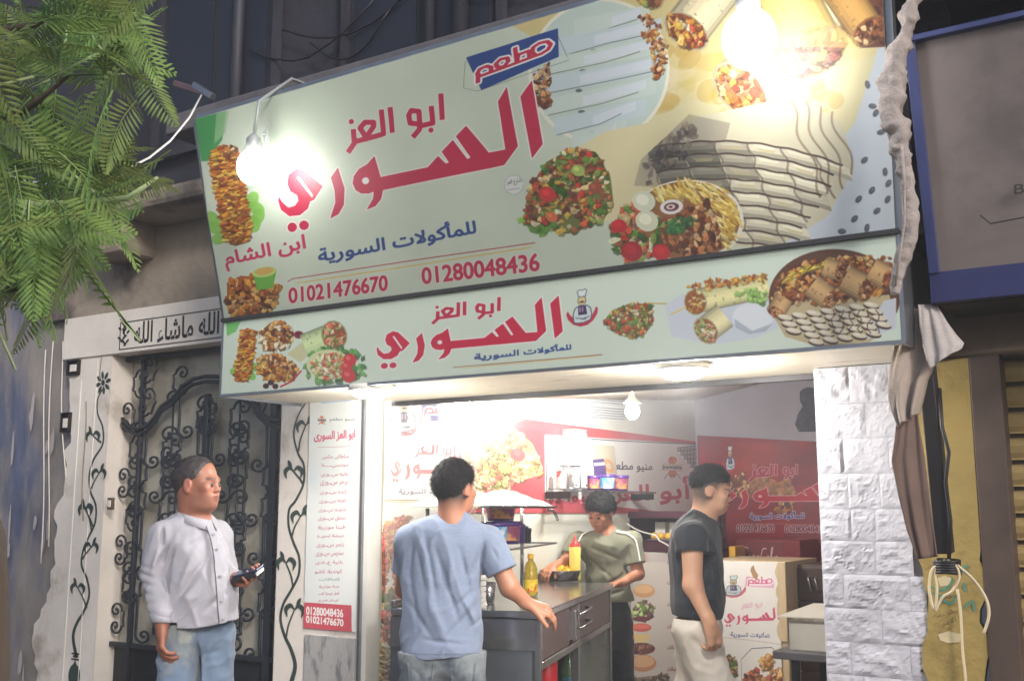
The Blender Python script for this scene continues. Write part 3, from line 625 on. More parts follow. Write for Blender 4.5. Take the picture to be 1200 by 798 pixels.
# rough concrete above the door
def rough(u, v):
    return np.array((-5.6+u*2.6, FY-.01+.05*sin(u*9+v*3)*v-.02*cos(u*23)*v, 2.56+v*.62))
obj('rough_band', MB().grid(rough, 40, 14), M_BEIG, bld, smooth=True)
obj('corbel', MB().obox((-4.75, 3.58, 2.93), (.16, 0, 0), (0, .13, 0), (0, 0, .12)).obox((-4.3, 3.56, 3.04), (.7, 0, 0), (0, .16, 0), (0, 0, .05)), M_BEIG, bld, bev=.03)
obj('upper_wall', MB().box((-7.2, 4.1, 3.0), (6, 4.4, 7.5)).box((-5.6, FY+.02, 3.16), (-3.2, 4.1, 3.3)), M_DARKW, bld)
obj('ledge', MB().box((-4.0, 3.22, 3.25), (-.2, 4.1, 3.345)), mat('ledge_concrete', rgb(92, 90, 96), .9, var=.2, vscale=4, bump=.5, bscale=25), bld, bev=.008)
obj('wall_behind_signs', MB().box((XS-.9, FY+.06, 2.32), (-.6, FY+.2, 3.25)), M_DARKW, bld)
for x0 in (-5.1, -3.6, -2.0, -.5):
    w = obj('window', MB().box((x0, 4.06, 3.6), (x0+.95, 4.098, 4.9)), M_DARK, bld, bev=.004)
    for k in range(2):
        a = x0+.05+k*.44; obj('pane', MB().box((a, 4.052, 3.66), (a+.4, 4.058, 4.84)), M_DGLASS, w)
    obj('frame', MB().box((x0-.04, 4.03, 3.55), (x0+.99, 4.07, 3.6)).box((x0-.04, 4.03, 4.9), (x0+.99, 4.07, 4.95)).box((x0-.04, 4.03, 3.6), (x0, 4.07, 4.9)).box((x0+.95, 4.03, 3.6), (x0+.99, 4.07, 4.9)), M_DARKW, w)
obj('wall_pipe', MB().tube([(-4.42, 4.03, 3.3), (-4.42, 4.03, 4.2), (-4.38, 4.03, 7.0)], .035, 10).tube([(-3.05, 4.03, 3.34), (-3.05, 4.03, 7)], .03, 10).tube([(-2.86, 4.03, 3.34), (-2.86, 4.03, 7)], .045, 10).tube([(-1.62, 4.0, 3.34), (-1.6, 4.0, 7)], .03, 10), mat('dull_pipe', rgb(48, 48, 58), .6, var=.2), bld, smooth=True)
for k in range(7):      # bundles of old cable on the upper wall
    a = -4.4+RNG.uniform(0, 2.6); b = a+RNG.uniform(.5, 1.2); z = 3.45+RNG.uniform(0, .7)
    P = [(a+(b-a)*t, 4.04-.02*RNG.random(), z-.18*sin(pi*t)+.06*t) for t in np.linspace(0, 1, 9)]
    tag(obj('cable', MB().tube(P, .006, 5), M_DKMET, bld, smooth=True))
box_m = mat('grey_utility_box', rgb(62, 62, 74), .6, var=.2)
obj('meter_box', MB().box((-4.25, 3.92, 3.42), (-3.95, 4.09, 3.72)).box((-3.72, 3.98, 3.46), (-3.5, 4.09, 3.64)), box_m, bld, bev=.01)
# lintel lettering, painted border and sprig
Lq = [onY(158, 397, FY-.012), onY(268, 381, FY-.012), onY(268, 362, FY-.012), onY(158, 379, FY-.012)]
zt, zb = 2.492, 2.345
bx = MB()
for (a, b, c, d) in ((-4.86, 2.490, -3.2, 2.495), (-4.86, 2.343, -3.2, 2.348), (-4.865, 2.343, -4.860, 2.495)): bx.box((a, FY-.0145, b), (c, FY-.0125, d))
obj('painted_border', bx, M_INK2, bld)
letters3d('painted_lettering', 'الله ماشاء الله', [(-4.745, FY-.012, 2.357), (-4.09, FY-.012, 2.357), (-4.09, FY-.012, 2.484), (-4.745, FY-.012, 2.484)], M_INK2, bld, lift=.002, bold=.02)
def leafpoly(c, L, w, a, n=7):
    t = np.linspace(0, 1, n); up = [(x*L, w*sin(pi*x)**.8) for x in t]; P = up+[(x, -y) for x, y in up[::-1][1:-1]]
    return [(c[0]+x*cos(a)-y*sin(a), c[1]+x*sin(a)+y*cos(a)) for x, y in P]
def flat(mb, P2, y): k = len(mb.v); mb.add([(p[0], y, p[1]) for p in P2], [tuple(range(len(P2)))[::-1]])
sp = MB()
for k in range(14):
    flat(sp, leafpoly((-4.83+.02*sin(k), 2.36+k*.0085), .035, .007, [.4, 2.6][k % 2]+RNG.uniform(-.3, .3)), FY-.0143)
obj('painted_sprig', sp, M_INK2, bld)
# ---- painted vines: ribbons of paint following the wall
def ribbon(mb, P, w, y):
    P = np.array(P, float)
    t = np.linspace(0, len(P)-1, len(P)*6); i = np.clip(t.astype(int), 0, len(P)-2); f = (t-i)[:, None]
    pm = np.vstack([2*P[0]-P[1], P, 2*P[-1]-P[-2]]); a, b, c, d = pm[i], pm[i+1], pm[i+2], pm[i+3]
    Q = .5*((2*b)+(-a+c)*f+(2*a-5*b+4*c-d)*f**2+(-a+3*b-3*c+d)*f**3)
    dd = np.gradient(Q, axis=0); dd /= np.linalg.norm(dd, axis=1)[:, None]+1e-9; nn = np.c_[-dd[:, 1], dd[:, 0]]
    W_ = np.interp(np.linspace(0, 1, len(Q)), np.linspace(0, 1, len(w)), w)[:, None]/2
    L, R = Q+nn*W_, Q-nn*W_; m = len(Q); mb.add([(p[0], y, p[1]) for p in L]+[(p[0], y, p[1]) for p in R], [(k, k+1, m+k+1, m+k) for k in range(m-1)])
def wl(px, y=FY): q = onY(px[0], px[1], y); return (q[0], q[2])
def vine(stem, twigs, name, bulb=None, flower=None):
    mb = MB(); ribbon(mb, [wl(p) for p in stem], [.008, .013, .014, .014, .016, .026], FY-.002); k = 0
    for p in twigs:                      # (joint, bud) in the photograph: a curling pair of leaves and a bud
        j, b, s = p; J, B = np.array(wl(j)), np.array(wl(b)); k += 1; mid = (J+B)/2+np.array((.01*s, -.005))
        ribbon(mb, [J, mid, B], [.012, .008], FY-.0024-.0002*k)
        for sg in (1, -1):
            C0 = B; L = .055; q = [C0, C0+np.array((sg*L*.45, L*.32)), C0+np.array((sg*L*.95, 0)), C0+np.array((sg*L*.8, -L*.62))]
            ribbon(mb, q, [.006, .02, .026, .004], FY-.0028-.0002*k)
        flat(mb, leafpoly(B+np.array((-.012*s, .012)), .05, .011, pi/2+.55*s), FY-.0034-.0002*k)
    if flower is not None:
        c = np.array(wl(flower))
        for q in range(8): flat(mb, leafpoly(c+.018*np.array((cos(q*pi/4+.2), sin(q*pi/4+.2))), .05, .012, q*pi/4+.2), FY-.0021-.0001*q)
        flat(mb, [(c[0]+.015*cos(a), c[1]+.017*sin(a)) for a in np.linspace(0, 2*pi, 12, endpoint=False)], FY-.0036)
    if bulb is not None:
        c = np.array(wl(bulb)); flat(mb, [(c[0]+.05*cos(a), c[1]+.06*sin(a)+(.02 if abs(a-pi/2) < .3 else 0)) for a in np.linspace(0, 2*pi, 20, endpoint=False)], FY-.0022)
        for h, w_ in ((.083, .034), (.098, .022), (.112, .034)): flat(mb, [(c[0]-w_, c[1]+h-.005), (c[0]+w_, c[1]+h-.005), (c[0]+w_, c[1]+h+.005), (c[0]-w_, c[1]+h+.005)], FY-.002)
    o = obj(name, mb, M_INK, bld); return o
c1 = lambda P: crop(P, 0, 380, 3.067); c5 = lambda P: crop(P, 0, 590, 3.837)
vine(c1([(368, 235), (352, 270), (352, 320), (370, 370), (370, 430), (338, 485), (322, 540), (326, 600), (345, 650), (343, 710)])+c5([(400, 150), (375, 210), (368, 275), (393, 340), (402, 410), (380, 480), (345, 540), (330, 600), (345, 690)]),
     [(c1([(365, 425)])[0], c1([(335, 400)])[0], 1), (c1([(330, 590)])[0], c1([(357, 535)])[0], -1), (c1([(335, 725)])[0], c1([(308, 665)])[0], 1),
      (c5([(372, 250)])[0], c5([(412, 195)])[0], -1), (c5([(393, 470)])[0], c5([(352, 378)])[0], 1), (c5([(415, 130)])[0], c5([(388, 20)])[0], 1)], 'painted_vine', bulb=c5([(335, 772)])[0], flower=c1([(372, 210)])[0])
c6 = lambda P: crop(P, 120, 380, 3.628); c7 = lambda P: crop(P, 120, 580, 3.66)
vine(c6([(888, 300), (835, 385), (815, 465), (832, 545), (858, 600), (855, 680), (822, 750)])+c7([(803, 60), (800, 130), (820, 200), (845, 265), (843, 340), (812, 405), (778, 465), (765, 530), (782, 600), (810, 660), (828, 730), (812, 800)]),
     [(c6([(835, 540)])[0], c6([(866, 430)])[0], -1), (c6([(855, 680)])[0], c6([(815, 625)])[0], 1), (c7([(815, 175)])[0], c7([(852, 90)])[0], -1), (c7([(820, 395)])[0], c7([(790, 290)])[0], 1), (c7([(790, 610)])[0], c7([(826, 490)])[0], -1)], 'painted_vine')

# ---- old blue wall to the left
M_PEEL = mat('peeling_blue_paint', rgb(86, 94, 122), .85, var=.16, vscale=7, stretch=(1, 1, .35), bump=.6, bscale=18, col2=rgb(140, 134, 130), c2scale=2.2, c2lo=.36, c2hi=.58)
pw = thing('peeling_wall', 'old blue wall with peeling paint left of the vine painted pier', 'wall', (-7, FY+.04, 0))
def pf(u, v): return np.array((-9.5+u*4.3, FY+.045+.012*sin(u*37+v*9)*sin(v*21), v*2.75))
obj('wall_face', MB().grid(pf, 60, 40), M_PEEL, pw, smooth=True)
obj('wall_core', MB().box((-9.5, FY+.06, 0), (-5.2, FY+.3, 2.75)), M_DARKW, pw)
pp = MB()
for k in range(26):
    x, z = RNG.uniform(-6.4, -5.42), RNG.uniform(.5, 2.1); w_, h_ = RNG.uniform(.008, .03), RNG.uniform(.03, .14)
    P = [(x+w_*cos(a)*RNG.uniform(.5, 1.2), z+h_*sin(a)*RNG.uniform(.6, 1.2)) for a in np.linspace(0, 2*pi, 9, endpoint=False)]; flat(pp, P, FY+.030-.0005*k)
obj('plaster_patch', pp, mat('bare_plaster_patch', rgb(172, 166, 166), .9, var=.1), pw)
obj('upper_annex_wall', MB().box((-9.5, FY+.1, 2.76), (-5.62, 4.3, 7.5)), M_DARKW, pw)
for (x, y, w_, h_, d) in ((88, 431, .10, .085, 'grey metal junction box with cut wires under the leaves'), (79, 495, .075, .11, 'open electrical socket box on the edge of the blue wall')):
    c = onY(x, y, FY); t = thing('junction_box', d, 'electrical box', c)
    obj('back_box', MB().box((c[0]-w_/2, FY-.022, c[2]-h_/2), (c[0]+w_/2, FY+.004, c[2]-h_/2+.008)).box((c[0]-w_/2, FY-.022, c[2]+h_/2-.008), (c[0]+w_/2, FY+.004, c[2]+h_/2)).box((c[0]-w_/2, FY-.022, c[2]-h_/2), (c[0]-w_/2+.006, FY+.004, c[2]+h_/2)).box((c[0]+w_/2-.006, FY-.022, c[2]-h_/2), (c[0]+w_/2, FY+.004, c[2]+h_/2)).box((c[0]-w_/2, FY-.004, c[2]-h_/2), (c[0]+w_/2, FY+.004, c[2]+h_/2)), M_DKMET, t, bev=.002)
    obj('fitting', MB().box((c[0]-w_*.25, FY-.018, c[2]-h_*.28), (c[0]+w_*.3, FY-.004, c[2]+h_*.2)), M_PLAS, t, bev=.003)
c = onY(131, 590, FY); t = thing('light_switch', 'small brown framed switch beside the iron gate', 'switch', c)
obj('plate', MB().box((c[0]-.022, FY-.014, c[2]-.032), (c[0]+.022, FY+.002, c[2]+.032)), mat('brown_plate', rgb(92, 78, 60), .5), t, bev=.003)
obj('rocker', MB().box((c[0]-.012, FY-.020, c[2]-.018), (c[0]+.012, FY-.013, c[2]+.018)), M_PLAS, t, bev=.002)
for k, (x0, y0, x1, y1) in enumerate(((118, 380, 119, 446), (99, 470, 98, 610), (72, 400, 76, 560), (62, 400, 55, 640), (55, 410, 47, 660))):
    P = [onY(x0+(x1-x0)*t+2.0*sin(t*5+k), y0+(y1-y0)*t, FY-.004) for t in np.linspace(0, 1, 12)]
    tag(obj('wall_wire', MB().tube(P, .0035, 5), M_PLAS if k > 1 else M_BEIG, smooth=True), ['thin grey wire hanging above the painted flower', 'thin wire running down beside the painted vine', 'pale cable running down the edge of the blue wall', 'pale cable on the blue wall, middle one of three', 'pale cable on the blue wall furthest from the pier'][k], 'wire', 'wires on the left wall')

# ---- ornamental iron gate
gate = thing('iron_gate', 'ornate black wrought iron gate with scrolls in front of frosted glass', 'gate', (-4.3, DY, .12))
GX0, GX1, GZ0, GZ1 = XJ+.005, -3.66, .13, 2.32
obj('back_glass', MB().box((GX0, DY+.055, .78), (GX1, DY+.065, GZ1)), M_FROST, gate)
obj('kick_plate', MB().box((GX0, DY+.03, GZ0), (GX1, DY+.05, .775)), M_KICK, gate)
def gx(px, py): q = onY(px, py, DY); return q[0], q[2]
bars = [(gx(171, 417)[0]-.01, .022), (gx(242, 500)[0], .032), (gx(322, 500)[0], .045)]
for x, w_ in bars: obj('upright_bar', MB().box((x-w_/2, DY-.012, GZ0), (x+w_/2, DY+.014, 2.08 if w_ == .032 else GZ1)), M_IRON, gate, bev=.003)
obj('cross_rail', MB().box((GX0, DY-.008, .775), (GX1, DY+.012, .80)), M_IRON, gate, bev=.003); obj('cross_rail', MB().box((GX0, DY-.006, 2.295), (GX1, DY+.02, GZ1)), M_IRON, gate, bev=.003)
cg = lambda P: crop(P, 130, 400, 3.99)
arch = [gx(*p) for p in cg([(62, 385), (95, 420), (135, 438), (180, 418), (215, 380), (243, 330), (300, 290), (345, 235), (395, 202), (450, 190)])]
xc = bars[1][0]; arch += [(2*xc-x, z) for x, z in arch[::-1][1:] if 2*xc-x < GX1]
for dz in (0, .028): obj('arch_rail', MB().tube([(x, DY-.014, z+dz) for x, z in arch], .011, 8), M_IRON, gate, smooth=True)
def spiral(c, r, turns, a0, sg, n=26):
    t = np.linspace(0, 1, n); a = a0+sg*2*pi*turns*t; R = r*(1-t*.86)
    return [(c[0]+R_*cos(b), c[1]+R_*sin(b)) for R_, b in zip(R, a)]
def scroll_mesh(kind):
    if kind == 'c':       # teardrop of two curls
        A = spiral((.052, .045), .048, 1.2, -pi, -1); B = spiral((.052, -.045), .048, 1.2, pi, 1)
        mid = [(-.012+.016*cos(t)-.012, .05*sin(t)) for t in np.linspace(-.9, .9, 6)]
        P = B[::-1]+mid+A
    else:                 # long S
        A = spiral((.04, .09), .042, 1.25, -pi, -1); B = spiral((-.04, -.09), .042, 1.25, 0, -1)
        P = B[::-1]+[(0, -.04), (0, .0), (0, .04)]+A
    P = np.array(P); mb = MB().tube([(p[0], 0, p[1]) for p in P], [.0062]*len(P), 6)
    e = P[-1]; mb.lathe([(0, -.007), (.009, -.004), (.009, .004), (0, .007)], (e[0], 0, e[1]), 8, 'y'); e = P[0]; mb.lathe([(0, -.007), (.009, -.004), (.009, .004), (0, .007)], (e[0], 0, e[1]), 8, 'y')
    return mb
protos = {}
def scroll(x, z, kind, sx=1, sz=1, rot=0.):
    if kind not in protos:
        o = obj('scroll', scroll_mesh(kind), M_IRON, None, smooth=True, local=True); protos[kind] = o
    else: o = protos[kind].copy(); COL.objects.link(o)
    o.parent = gate; o.location = (x-(-4.3), -.004+.0004*(len(gate.children) % 9), z-.12); o.scale = (sx, 1, sz); o.rotation_euler = (0, rot, 0)
xl, xm, xr = bars[0][0], bars[1][0], bars[2][0]
zA = lambda x: np.interp(x, [a[0] for a in arch], [a[1] for a in arch])
for side, (a, b) in enumerate(((xl, xm), (xm, xr))):
    wd = b-a
    for r_ in range(9):
        z = .90+r_*.150
        for c_ in range(4):
            x = a+wd*(c_+.5)/4
            if z+.07 > zA(x)-.01: continue
            scroll(x+(.012 if c_ % 2 else -.012), z+(.0 if c_ % 2 else .035), 'c' if (r_+c_) % 3 else 's', (1 if c_ % 2 else -1)*wd/.38*1.1, 1.0)
    for c_ in range(3):    # above the arch
        x = a+wd*(c_+.5)/3
        for z in (zA(x)+.12, zA(x)+.30, zA(x)+.46):
            if z < 2.25: scroll(x, z, 'c', (1 if c_ % 2 else -1)*1.1, .9, .5-.5*c_)
    obj('thin_upright', MB().tube([(a+wd*.5, DY-.002, .80), (a+wd*.5, DY-.002, zA(a+wd*.5))], .0055, 6), M_IRON, gate, smooth=True)
for r_ in range(8): scroll((GX0+xl)/2+.012, .92+r_*.178, 'c', 1 if r_ % 2 else -1, .9)
for z in (1.02, 1.32, 1.62): scroll((xr+GX1)/2+.012, z, 'c', .45, .9)

# ================================================================== THE SIGNS
us = thing('upper_sign', 'large tilted pale green restaurant banner with dishes and phone numbers', 'sign', (SX0, SY, SZ1))
UQ = [UBL, UBR, UTR, UTL]
sheet('printed_face', UQ, M_UP, us, 24, 10, disp=lambda u, v: .0035*sin(u*31+v*3)*sin(v*3.1)+.002*sin(u*70-v*9))
fr = MB()
for a, b in ((UBL, UBR), (UBR, UTR), (UTL, UBL), (UTL, UTR)):
    nb = np.array((0, .03, 0)); fr.bar(np.array(a)+nb, np.array(b)+nb, .045, .045)
obj('frame', fr, M_ALU, us, bev=.002)
obj('bottom_rail', MB().box((SX0-.01, SY-.012, SZ1+.001), (SX1+.01, SY+.03, SZ1+.016)), mat('dark_rail', rgb(60, 58, 60), .5, metal=.5), us)
obj('back_board', MB().add([tuple(np.array(p)+np.array((0, .05, 0))) for p in UQ], [(3, 2, 1, 0)]), M_ALU, us)
for x in (-3.3, -2.4, -1.5, -.8):
    obj('brace', MB().bar((x, SY+.08, 2.9), (x, 4.08, 3.18), .025).bar((x, SY+.06, 2.4), (x, FY+.06, 2.42), .025), M_DKMET, us)
lsn = thing('lower_sign', 'narrow pale green restaurant light box directly over the shop opening', 'sign', (SX0, SY, SZ0))
sheet('printed_face', LB, M_LO, lsn, 10, 2)
obj('soffit', MB().add([(SX0, SY+.004, SZ0), (SX1, SY+.004, SZ0), (SX1, FY+.16, SZ0), (SX0, FY+.16, SZ0)], [(0, 1, 2, 3)]), M_SOFF, lsn)
obj('frame', MB().box((SX0-.004, SY-.004, SZ0-.012), (SX1+.004, SY+.012, SZ0-.001)).box((SX0-.012, SY-.002, SZ0-.012), (SX0-.001, FY, SZ1)).box((SX1+.001, SY-.002, SZ0-.012), (SX1+.012, FY, SZ1)), M_ALU, lsn)
obj('opening_trim', MB().box((XS-.03, FY+.14, SZ0-.022), (-1.09, FY+.17, SZ0-.002)), M_DKMET, lsn)
# grey neighbour sign
gs = thing('grey_sign', 'blank grey sign in a blue frame above the rolling shutter', 'sign', (-.6, 3.3, 2.1))
GA = [np.array((-.60, 3.30, 2.19)), np.array((2.2, 3.30, 2.19)), np.array((2.2, 3.14, 2.86)), onX(1074, 80, -.60)]
M_GS = mat('faded_grey_vinyl', rgb(122, 112, 110), .5, var=.1, vscale=2, bump=.15, bscale=4, col2=rgb(98, 92, 92), c2scale=1.2)
GA[3] = np.array((-.60, 3.14, 2.86)); gn = np.cross(GA[1]-GA[0], GA[3]-GA[0]); gn /= np.linalg.norm(gn)
sheet('face', GA, M_GS, gs, 20, 6, disp=lambda u, v: .004*sin(u*60)*sin(v*3.1))
M_BLUEF = mat('blue_frame_paint', rgb(58, 66, 112), .45, var=.15); M_BLUED = mat('navy_valance', rgb(34, 38, 88), .5, var=.2)
obj('frame', MB().bar(GA[0]+gn*.01+(0, 0, -.0), GA[3]+gn*.01, .017, .03).bar(GA[3]+gn*.01, GA[2]+gn*.01, .017, .03, up=(0, 1, 0)).bar(GA[1]+gn*.01, GA[2]+gn*.01, .028, .04), M_BLUEF, gs, bev=.002)
obj('valance', MB().box((-.615, 3.29, 2.10), (2.2, 3.33, 2.19)), M_BLUED, gs)
obj('back', MB().box((-.6, 3.35, 2.1), (2.2, 3.6, 2.8)), M_DKMET, gs)
gq = lambda px, py: onY(px, py, 3.24)
letters3d('printed_letters', 'BS', [gq(1189, 229), gq(1212, 227), gq(1212, 214), gq(1189, 218)], M_INK2, gs, ar=False, lift=.012, bold=.01)
ln = MB(); P = [gq(1150, 254)+np.array((0, -.018, 0)), gq(1162, 264)+np.array((0, -.018, 0)), gq(1200, 257)+np.array((0, -.02, 0)), gq(1225, 252)+np.array((0, -.022, 0))]; ln.tube(P, .0022, 5); obj('printed_rule', ln, M_INK2, gs)

# ================================================================== STONE PIER, OCHRE PIER, SHUTTER
PX0, PX1 = -1.095, -.79
pier = thing('stone_pier', 'white painted rough stone pier between shop opening and ochre strip', 'pillar', (-.95, FY, .12))
obj('core', MB().box((PX0+.004, FY+.012, .12), (-.745, FY+.5, 1.982)), M_STONE, pier)
rowh = .1185; rows = [(.095, .125), (.155, .145)]
from functools import lru_cache
def stone(x0, x1, z0, z1, face='front', sd=0):
    ph = RNG.uniform(0, 50, 6); nu, nv = max(6, int((x1-x0)/.0085)), 11; g = .0005
    amp = RNG.uniform(.006, .010)
    nv = 13; U_, V_ = np.meshgrid(np.arange(nu+1)/nu, np.arange(nv+1)/nv); X = x0+g+(x1-x0-2*g)*U_; Z = z0+g+(z1-z0-2*g)*V_
    e = np.clip(12*np.minimum(U_, 1-U_), 0, 1)*np.clip(8*np.minimum(V_, 1-V_), 0, 1); tilt = RNG.uniform(-.004, .004)*(U_-.5)*2+RNG.uniform(-.003, .003)*(V_-.5)*2; o = ph[0]
    h = .55*vn(X, 0*X, Z*1.25, 17, o)+.35*(1-2*np.abs(vn(X*1.1+Z*.4, 0*X, Z, 34, o+3)))+.2*vn(X, 0*X, Z, 80, o)+.12*vn(X, 0*X, Z, 170, o+1)
    Yv = FY-.003-e*(.0022+tilt*.6+amp*np.maximum(-.25, h)); P = np.stack([X, Yv, Z], -1).reshape(-1, 3); mb = MB(); mb.add([tuple(p) for p in P], [(j*(nu+1)+i, j*(nu+1)+i+1, (j+1)*(nu+1)+i+1, (j+1)*(nu+1)+i) for j in range(nv) for i in range(nu)])
    return obj('stone', mb, M_STONE, pier, smooth=False)
z = 1.982; r_ = 0
splits = [[.105, .20, .305], [.10, .235, .305], [.095, .30], [.105, .305], [.14, .305]]
zr = [onY(1030, y, FY)[2] for y in (596, 634, 673.5, 714, 754, 793)]
zz = [zr[0]+.1185*k for k in range(3, 0, -1)]+zr; zz = [z_ for z_ in zz if z_ < 1.9]
while zz[-1] > .25: zz.append(zz[-1]-.118)
zz = [1.98]+zz+[.12]
for i in range(len(zz)-1):
    xs = {3: [.10, .205, .30], 4: [.105, .185, .335], 5: [.18, .30], 6: [.07, .285, .335], 7: [.19, .345], 8: [.085, .275, .35]}.get(i, [[.12, .25, .33], [.17, .33], [.09, .24, .34]][i % 3])
    a = 0
    for b in xs:
        stone(PX0+a, PX0+b, zz[i+1], zz[i]); a = b
oc = thing('ochre_strip', 'ochre painted strip of wall with green scrawls beside the stone pier', 'wall', (-.68, FY+.02, .12))
edge = [(-.765+.012*sin(z_*17)+RNG.uniform(-.008, .008), z_) for z_ in np.linspace(.12, 1.98, 50)]
edge2 = [(-.586+(.012*sin(z_*31) if z_ < 1.35 else 0)+(RNG.uniform(-.01, .004) if z_ < 1.3 else 0), z_) for z_ in np.linspace(.12, 1.98, 50)]
mb = MB(); n = 50; mb.add([(x, FY-.016, z_) for x, z_ in edge]+[(x, FY-.016, z_) for x, z_ in edge2]+[(x, FY+.02, z_) for x, z_ in edge]+[(x, FY+.03, z_) for x, z_ in edge2], [f for i in range(n-1) for f in ((i, n+i, n+i+1, i+1), (2*n+i, i, i+1, 2*n+i+1), (n+i, 3*n+i, 3*n+i+1, n+i+1))])
obj('painted_plaster', mb, M_OCH, oc)
OY = FY-.016
# scrawls
def scr(pts, w_, m, name, k=0):
    mb = MB(); ribbon(mb, [wl(p, OY) for p in pts], [w_*.6, w_, w_*.7], OY-.0015-.0003*k); return obj(name, mb, m, oc)
M_TEAL = mat('teal_marker', rgb(70, 122, 104), .7, var=.3, vscale=40); M_BRK = mat('brown_marker', rgb(86, 60, 40), .7)
cs = lambda P: crop(P, 1030, 600, 4.03)
for k, P in enumerate(([(245, 350), (290, 368), (330, 350), (350, 310)], [(255, 380), (300, 395), (350, 365)], [(350, 290), (375, 270), (400, 262), (424, 252)], [(395, 285), (420, 275)], [(405, 330), (402, 352), (412, 375)], [(270, 440), (300, 415), (340, 430), (372, 390)], [(400, 455), (440, 420), (450, 470)])):
    scr(cs(P), .009, M_TEAL, 'green_scrawl', k)
for k, (tx, q) in enumerate((('اليوم الله', [(222, 282), (318, 250), (312, 218), (218, 262)]), ('جوازه', [(285, 420), (375, 400), (370, 375), (280, 395)]), ('وطلب منه', [(262, 505), (375, 478), (370, 450), (258, 478)]), ('الامر', [(300, 545), (368, 522), (362, 490), (296, 515)]))):
    letters3d('handwriting', tx, [onY(*p, OY) for p in cs(q)], M_BRK, oc, lift=.0042+.0004*k)
flatm = MB(); flat(flatm, [wl(p, OY) for p in cs([(280, 575), (330, 560), (385, 575), (384, 612), (330, 618), (290, 605)])], OY-.002); flat(flatm, [wl(p, OY) for p in cs([(275, 312), (310, 298), (352, 315), (340, 345), (290, 350)])], OY-.0012); obj('scraped_patch', flatm, mat('scraped_patch', rgb(186, 172, 140), .9, var=.15, vscale=20), oc)
obj('pencil_holes', MB().lathe([(0, 0), (.004, 0), (.004, .003), (0, .003)], (-.786, FY-.012, .985), 8, 'y'), M_DARK, oc)
fp = thing('shutter_frame', 'dark brown post and lintel framing the rolling shutter', 'door frame', (-.55, FY, .12))
obj('post', MB().box((-.584, FY-.02, .12), (-.492, FY+.12, 2.0)), M_BRF, fp, bev=.003)
obj('lintel_beam', MB().box((-.74, 3.62, 1.985), (2.4, 3.95, 2.3)), mat('brown_plaster', rgb(112, 96, 84), .85, var=.2, vscale=5, bump=.6, bscale=20), fp, bev=.008)
sh = thing('roller_shutter', 'closed olive brown rolling shutter under the grey sign', 'shutter', (.2, FY+.08, .12))
zt = 1.975; k = 0; M_GAP = mat('shutter_seam', rgb(62, 52, 38), .8)
obj('seam_sheet', MB().box((-.495, FY+.10, .12), (2.0, FY+.11, 1.98)), M_GAP, sh)
proto = None
while zt > .2:
    if proto is None:
        prof = [(.0, 0), (-.010, -.006), (-.016, -.026), (-.012, -.048), (-.002, -.064), (-.004, -.070)]
        mb = MB(); N_ = len(prof); mb.add([(x, y, z_) for x in (-.70, 1.8) for y, z_ in prof], [(i, i+1, N_+i+1, N_+i) for i in range(N_-1)])
        proto = obj('slat', mb, M_SHUT, None, local=True, smooth=False); o = proto
    else: o = proto.copy(); COL.objects.link(o)
    o.parent = sh; o.location = (0, .01, zt-.12); zt -= .0845; k += 1
# dark awning/balcony above the neighbour
nb = thing('neighbour_balcony', 'dark concrete balcony underside above the grey sign', 'balcony', (0, 3.9, 3.2))
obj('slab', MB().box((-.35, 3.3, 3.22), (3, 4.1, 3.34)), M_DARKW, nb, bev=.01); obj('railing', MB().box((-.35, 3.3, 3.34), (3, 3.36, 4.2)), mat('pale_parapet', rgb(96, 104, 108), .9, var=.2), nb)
obj('end_wall', MB().box((-.62, FY+.2, 2.3), (3, 4.1, 3.22)), M_DARK, nb)

# ================================================================== INSIDE THE SHOP
def kel(r, g, b): return (r, g, b)
CZ = lambda x, y: (lambda u, v: (1-v)*(2.015+.03*u)+v*(2.30+.42*u))((x-XS)/2.33, (y-3.86)/3.59)
M_SIDE = mat('pale_wall_panel', rgb(214, 214, 202), .5, var=.05, vscale=3, bump=.08)
shop = thing('shop_room', 'bright open restaurant interior with cream ceiling', 'room', (-2, 5.5, .13))
mb = MB(); mb.box((XS-.1, FY+.02, .13), (XS, 7.55, 2.75)); obj('side_wall', mb, M_SIDE, shop)
obj('back_wall', MB().box((XS, 7.45, .13), (-.7, 7.6, 2.9)), M_GREYW, shop)
obj('right_wall', MB().box((-.80, 4.205, .13), (-.70, 7.45, 2.9)), M_GREYW, shop)
obj('ceiling', MB().grid(lambda u, v: np.array((XS+2.33*u, 3.862+3.585*v, CZ(XS+2.33*u, 3.862+3.585*v))), 10, 10), M_CEIL, shop, smooth=True, solid=.02)
# patterned cornice
Cc = Canvas(1400, 100, (232, 232, 228)); cell = 12
for j in range(8):
    for i in range(117):
        x, y = i*12+(6 if j % 2 else 0), j*12.5+6
        if j == 2: Cc.fill([[(x, y-2), (x+12, y-2), (x+12, y), (x, y)]], (120, 130, 140), raw=True); continue
        Cc.fill([[(x-1, y), (x+4, y-5), (x+9, y), (x+4, y+5)]], (58, 66, 84), raw=True); Cc.fill([[(x+2, y), (x+4, y-2), (x+6, y), (x+4, y+2)]], (210, 214, 214), raw=True)
CQ = [onX(548, 479, XS+.004), onX(732, 493, XS+.004), onX(735, 470, XS+.004), onX(553, 456.5, XS+.004)]
M_CO = Cc.material('print_cornice', rough=.5, bump=0)
co = thing('patterned_cornice', 'black and white patterned strip along the side wall under the ceiling', 'cornice', CQ[0])
sheet('printed_strip', CQ, M_CO, co, 12, 2, disp=lambda u, v: .003+.012*v*v)

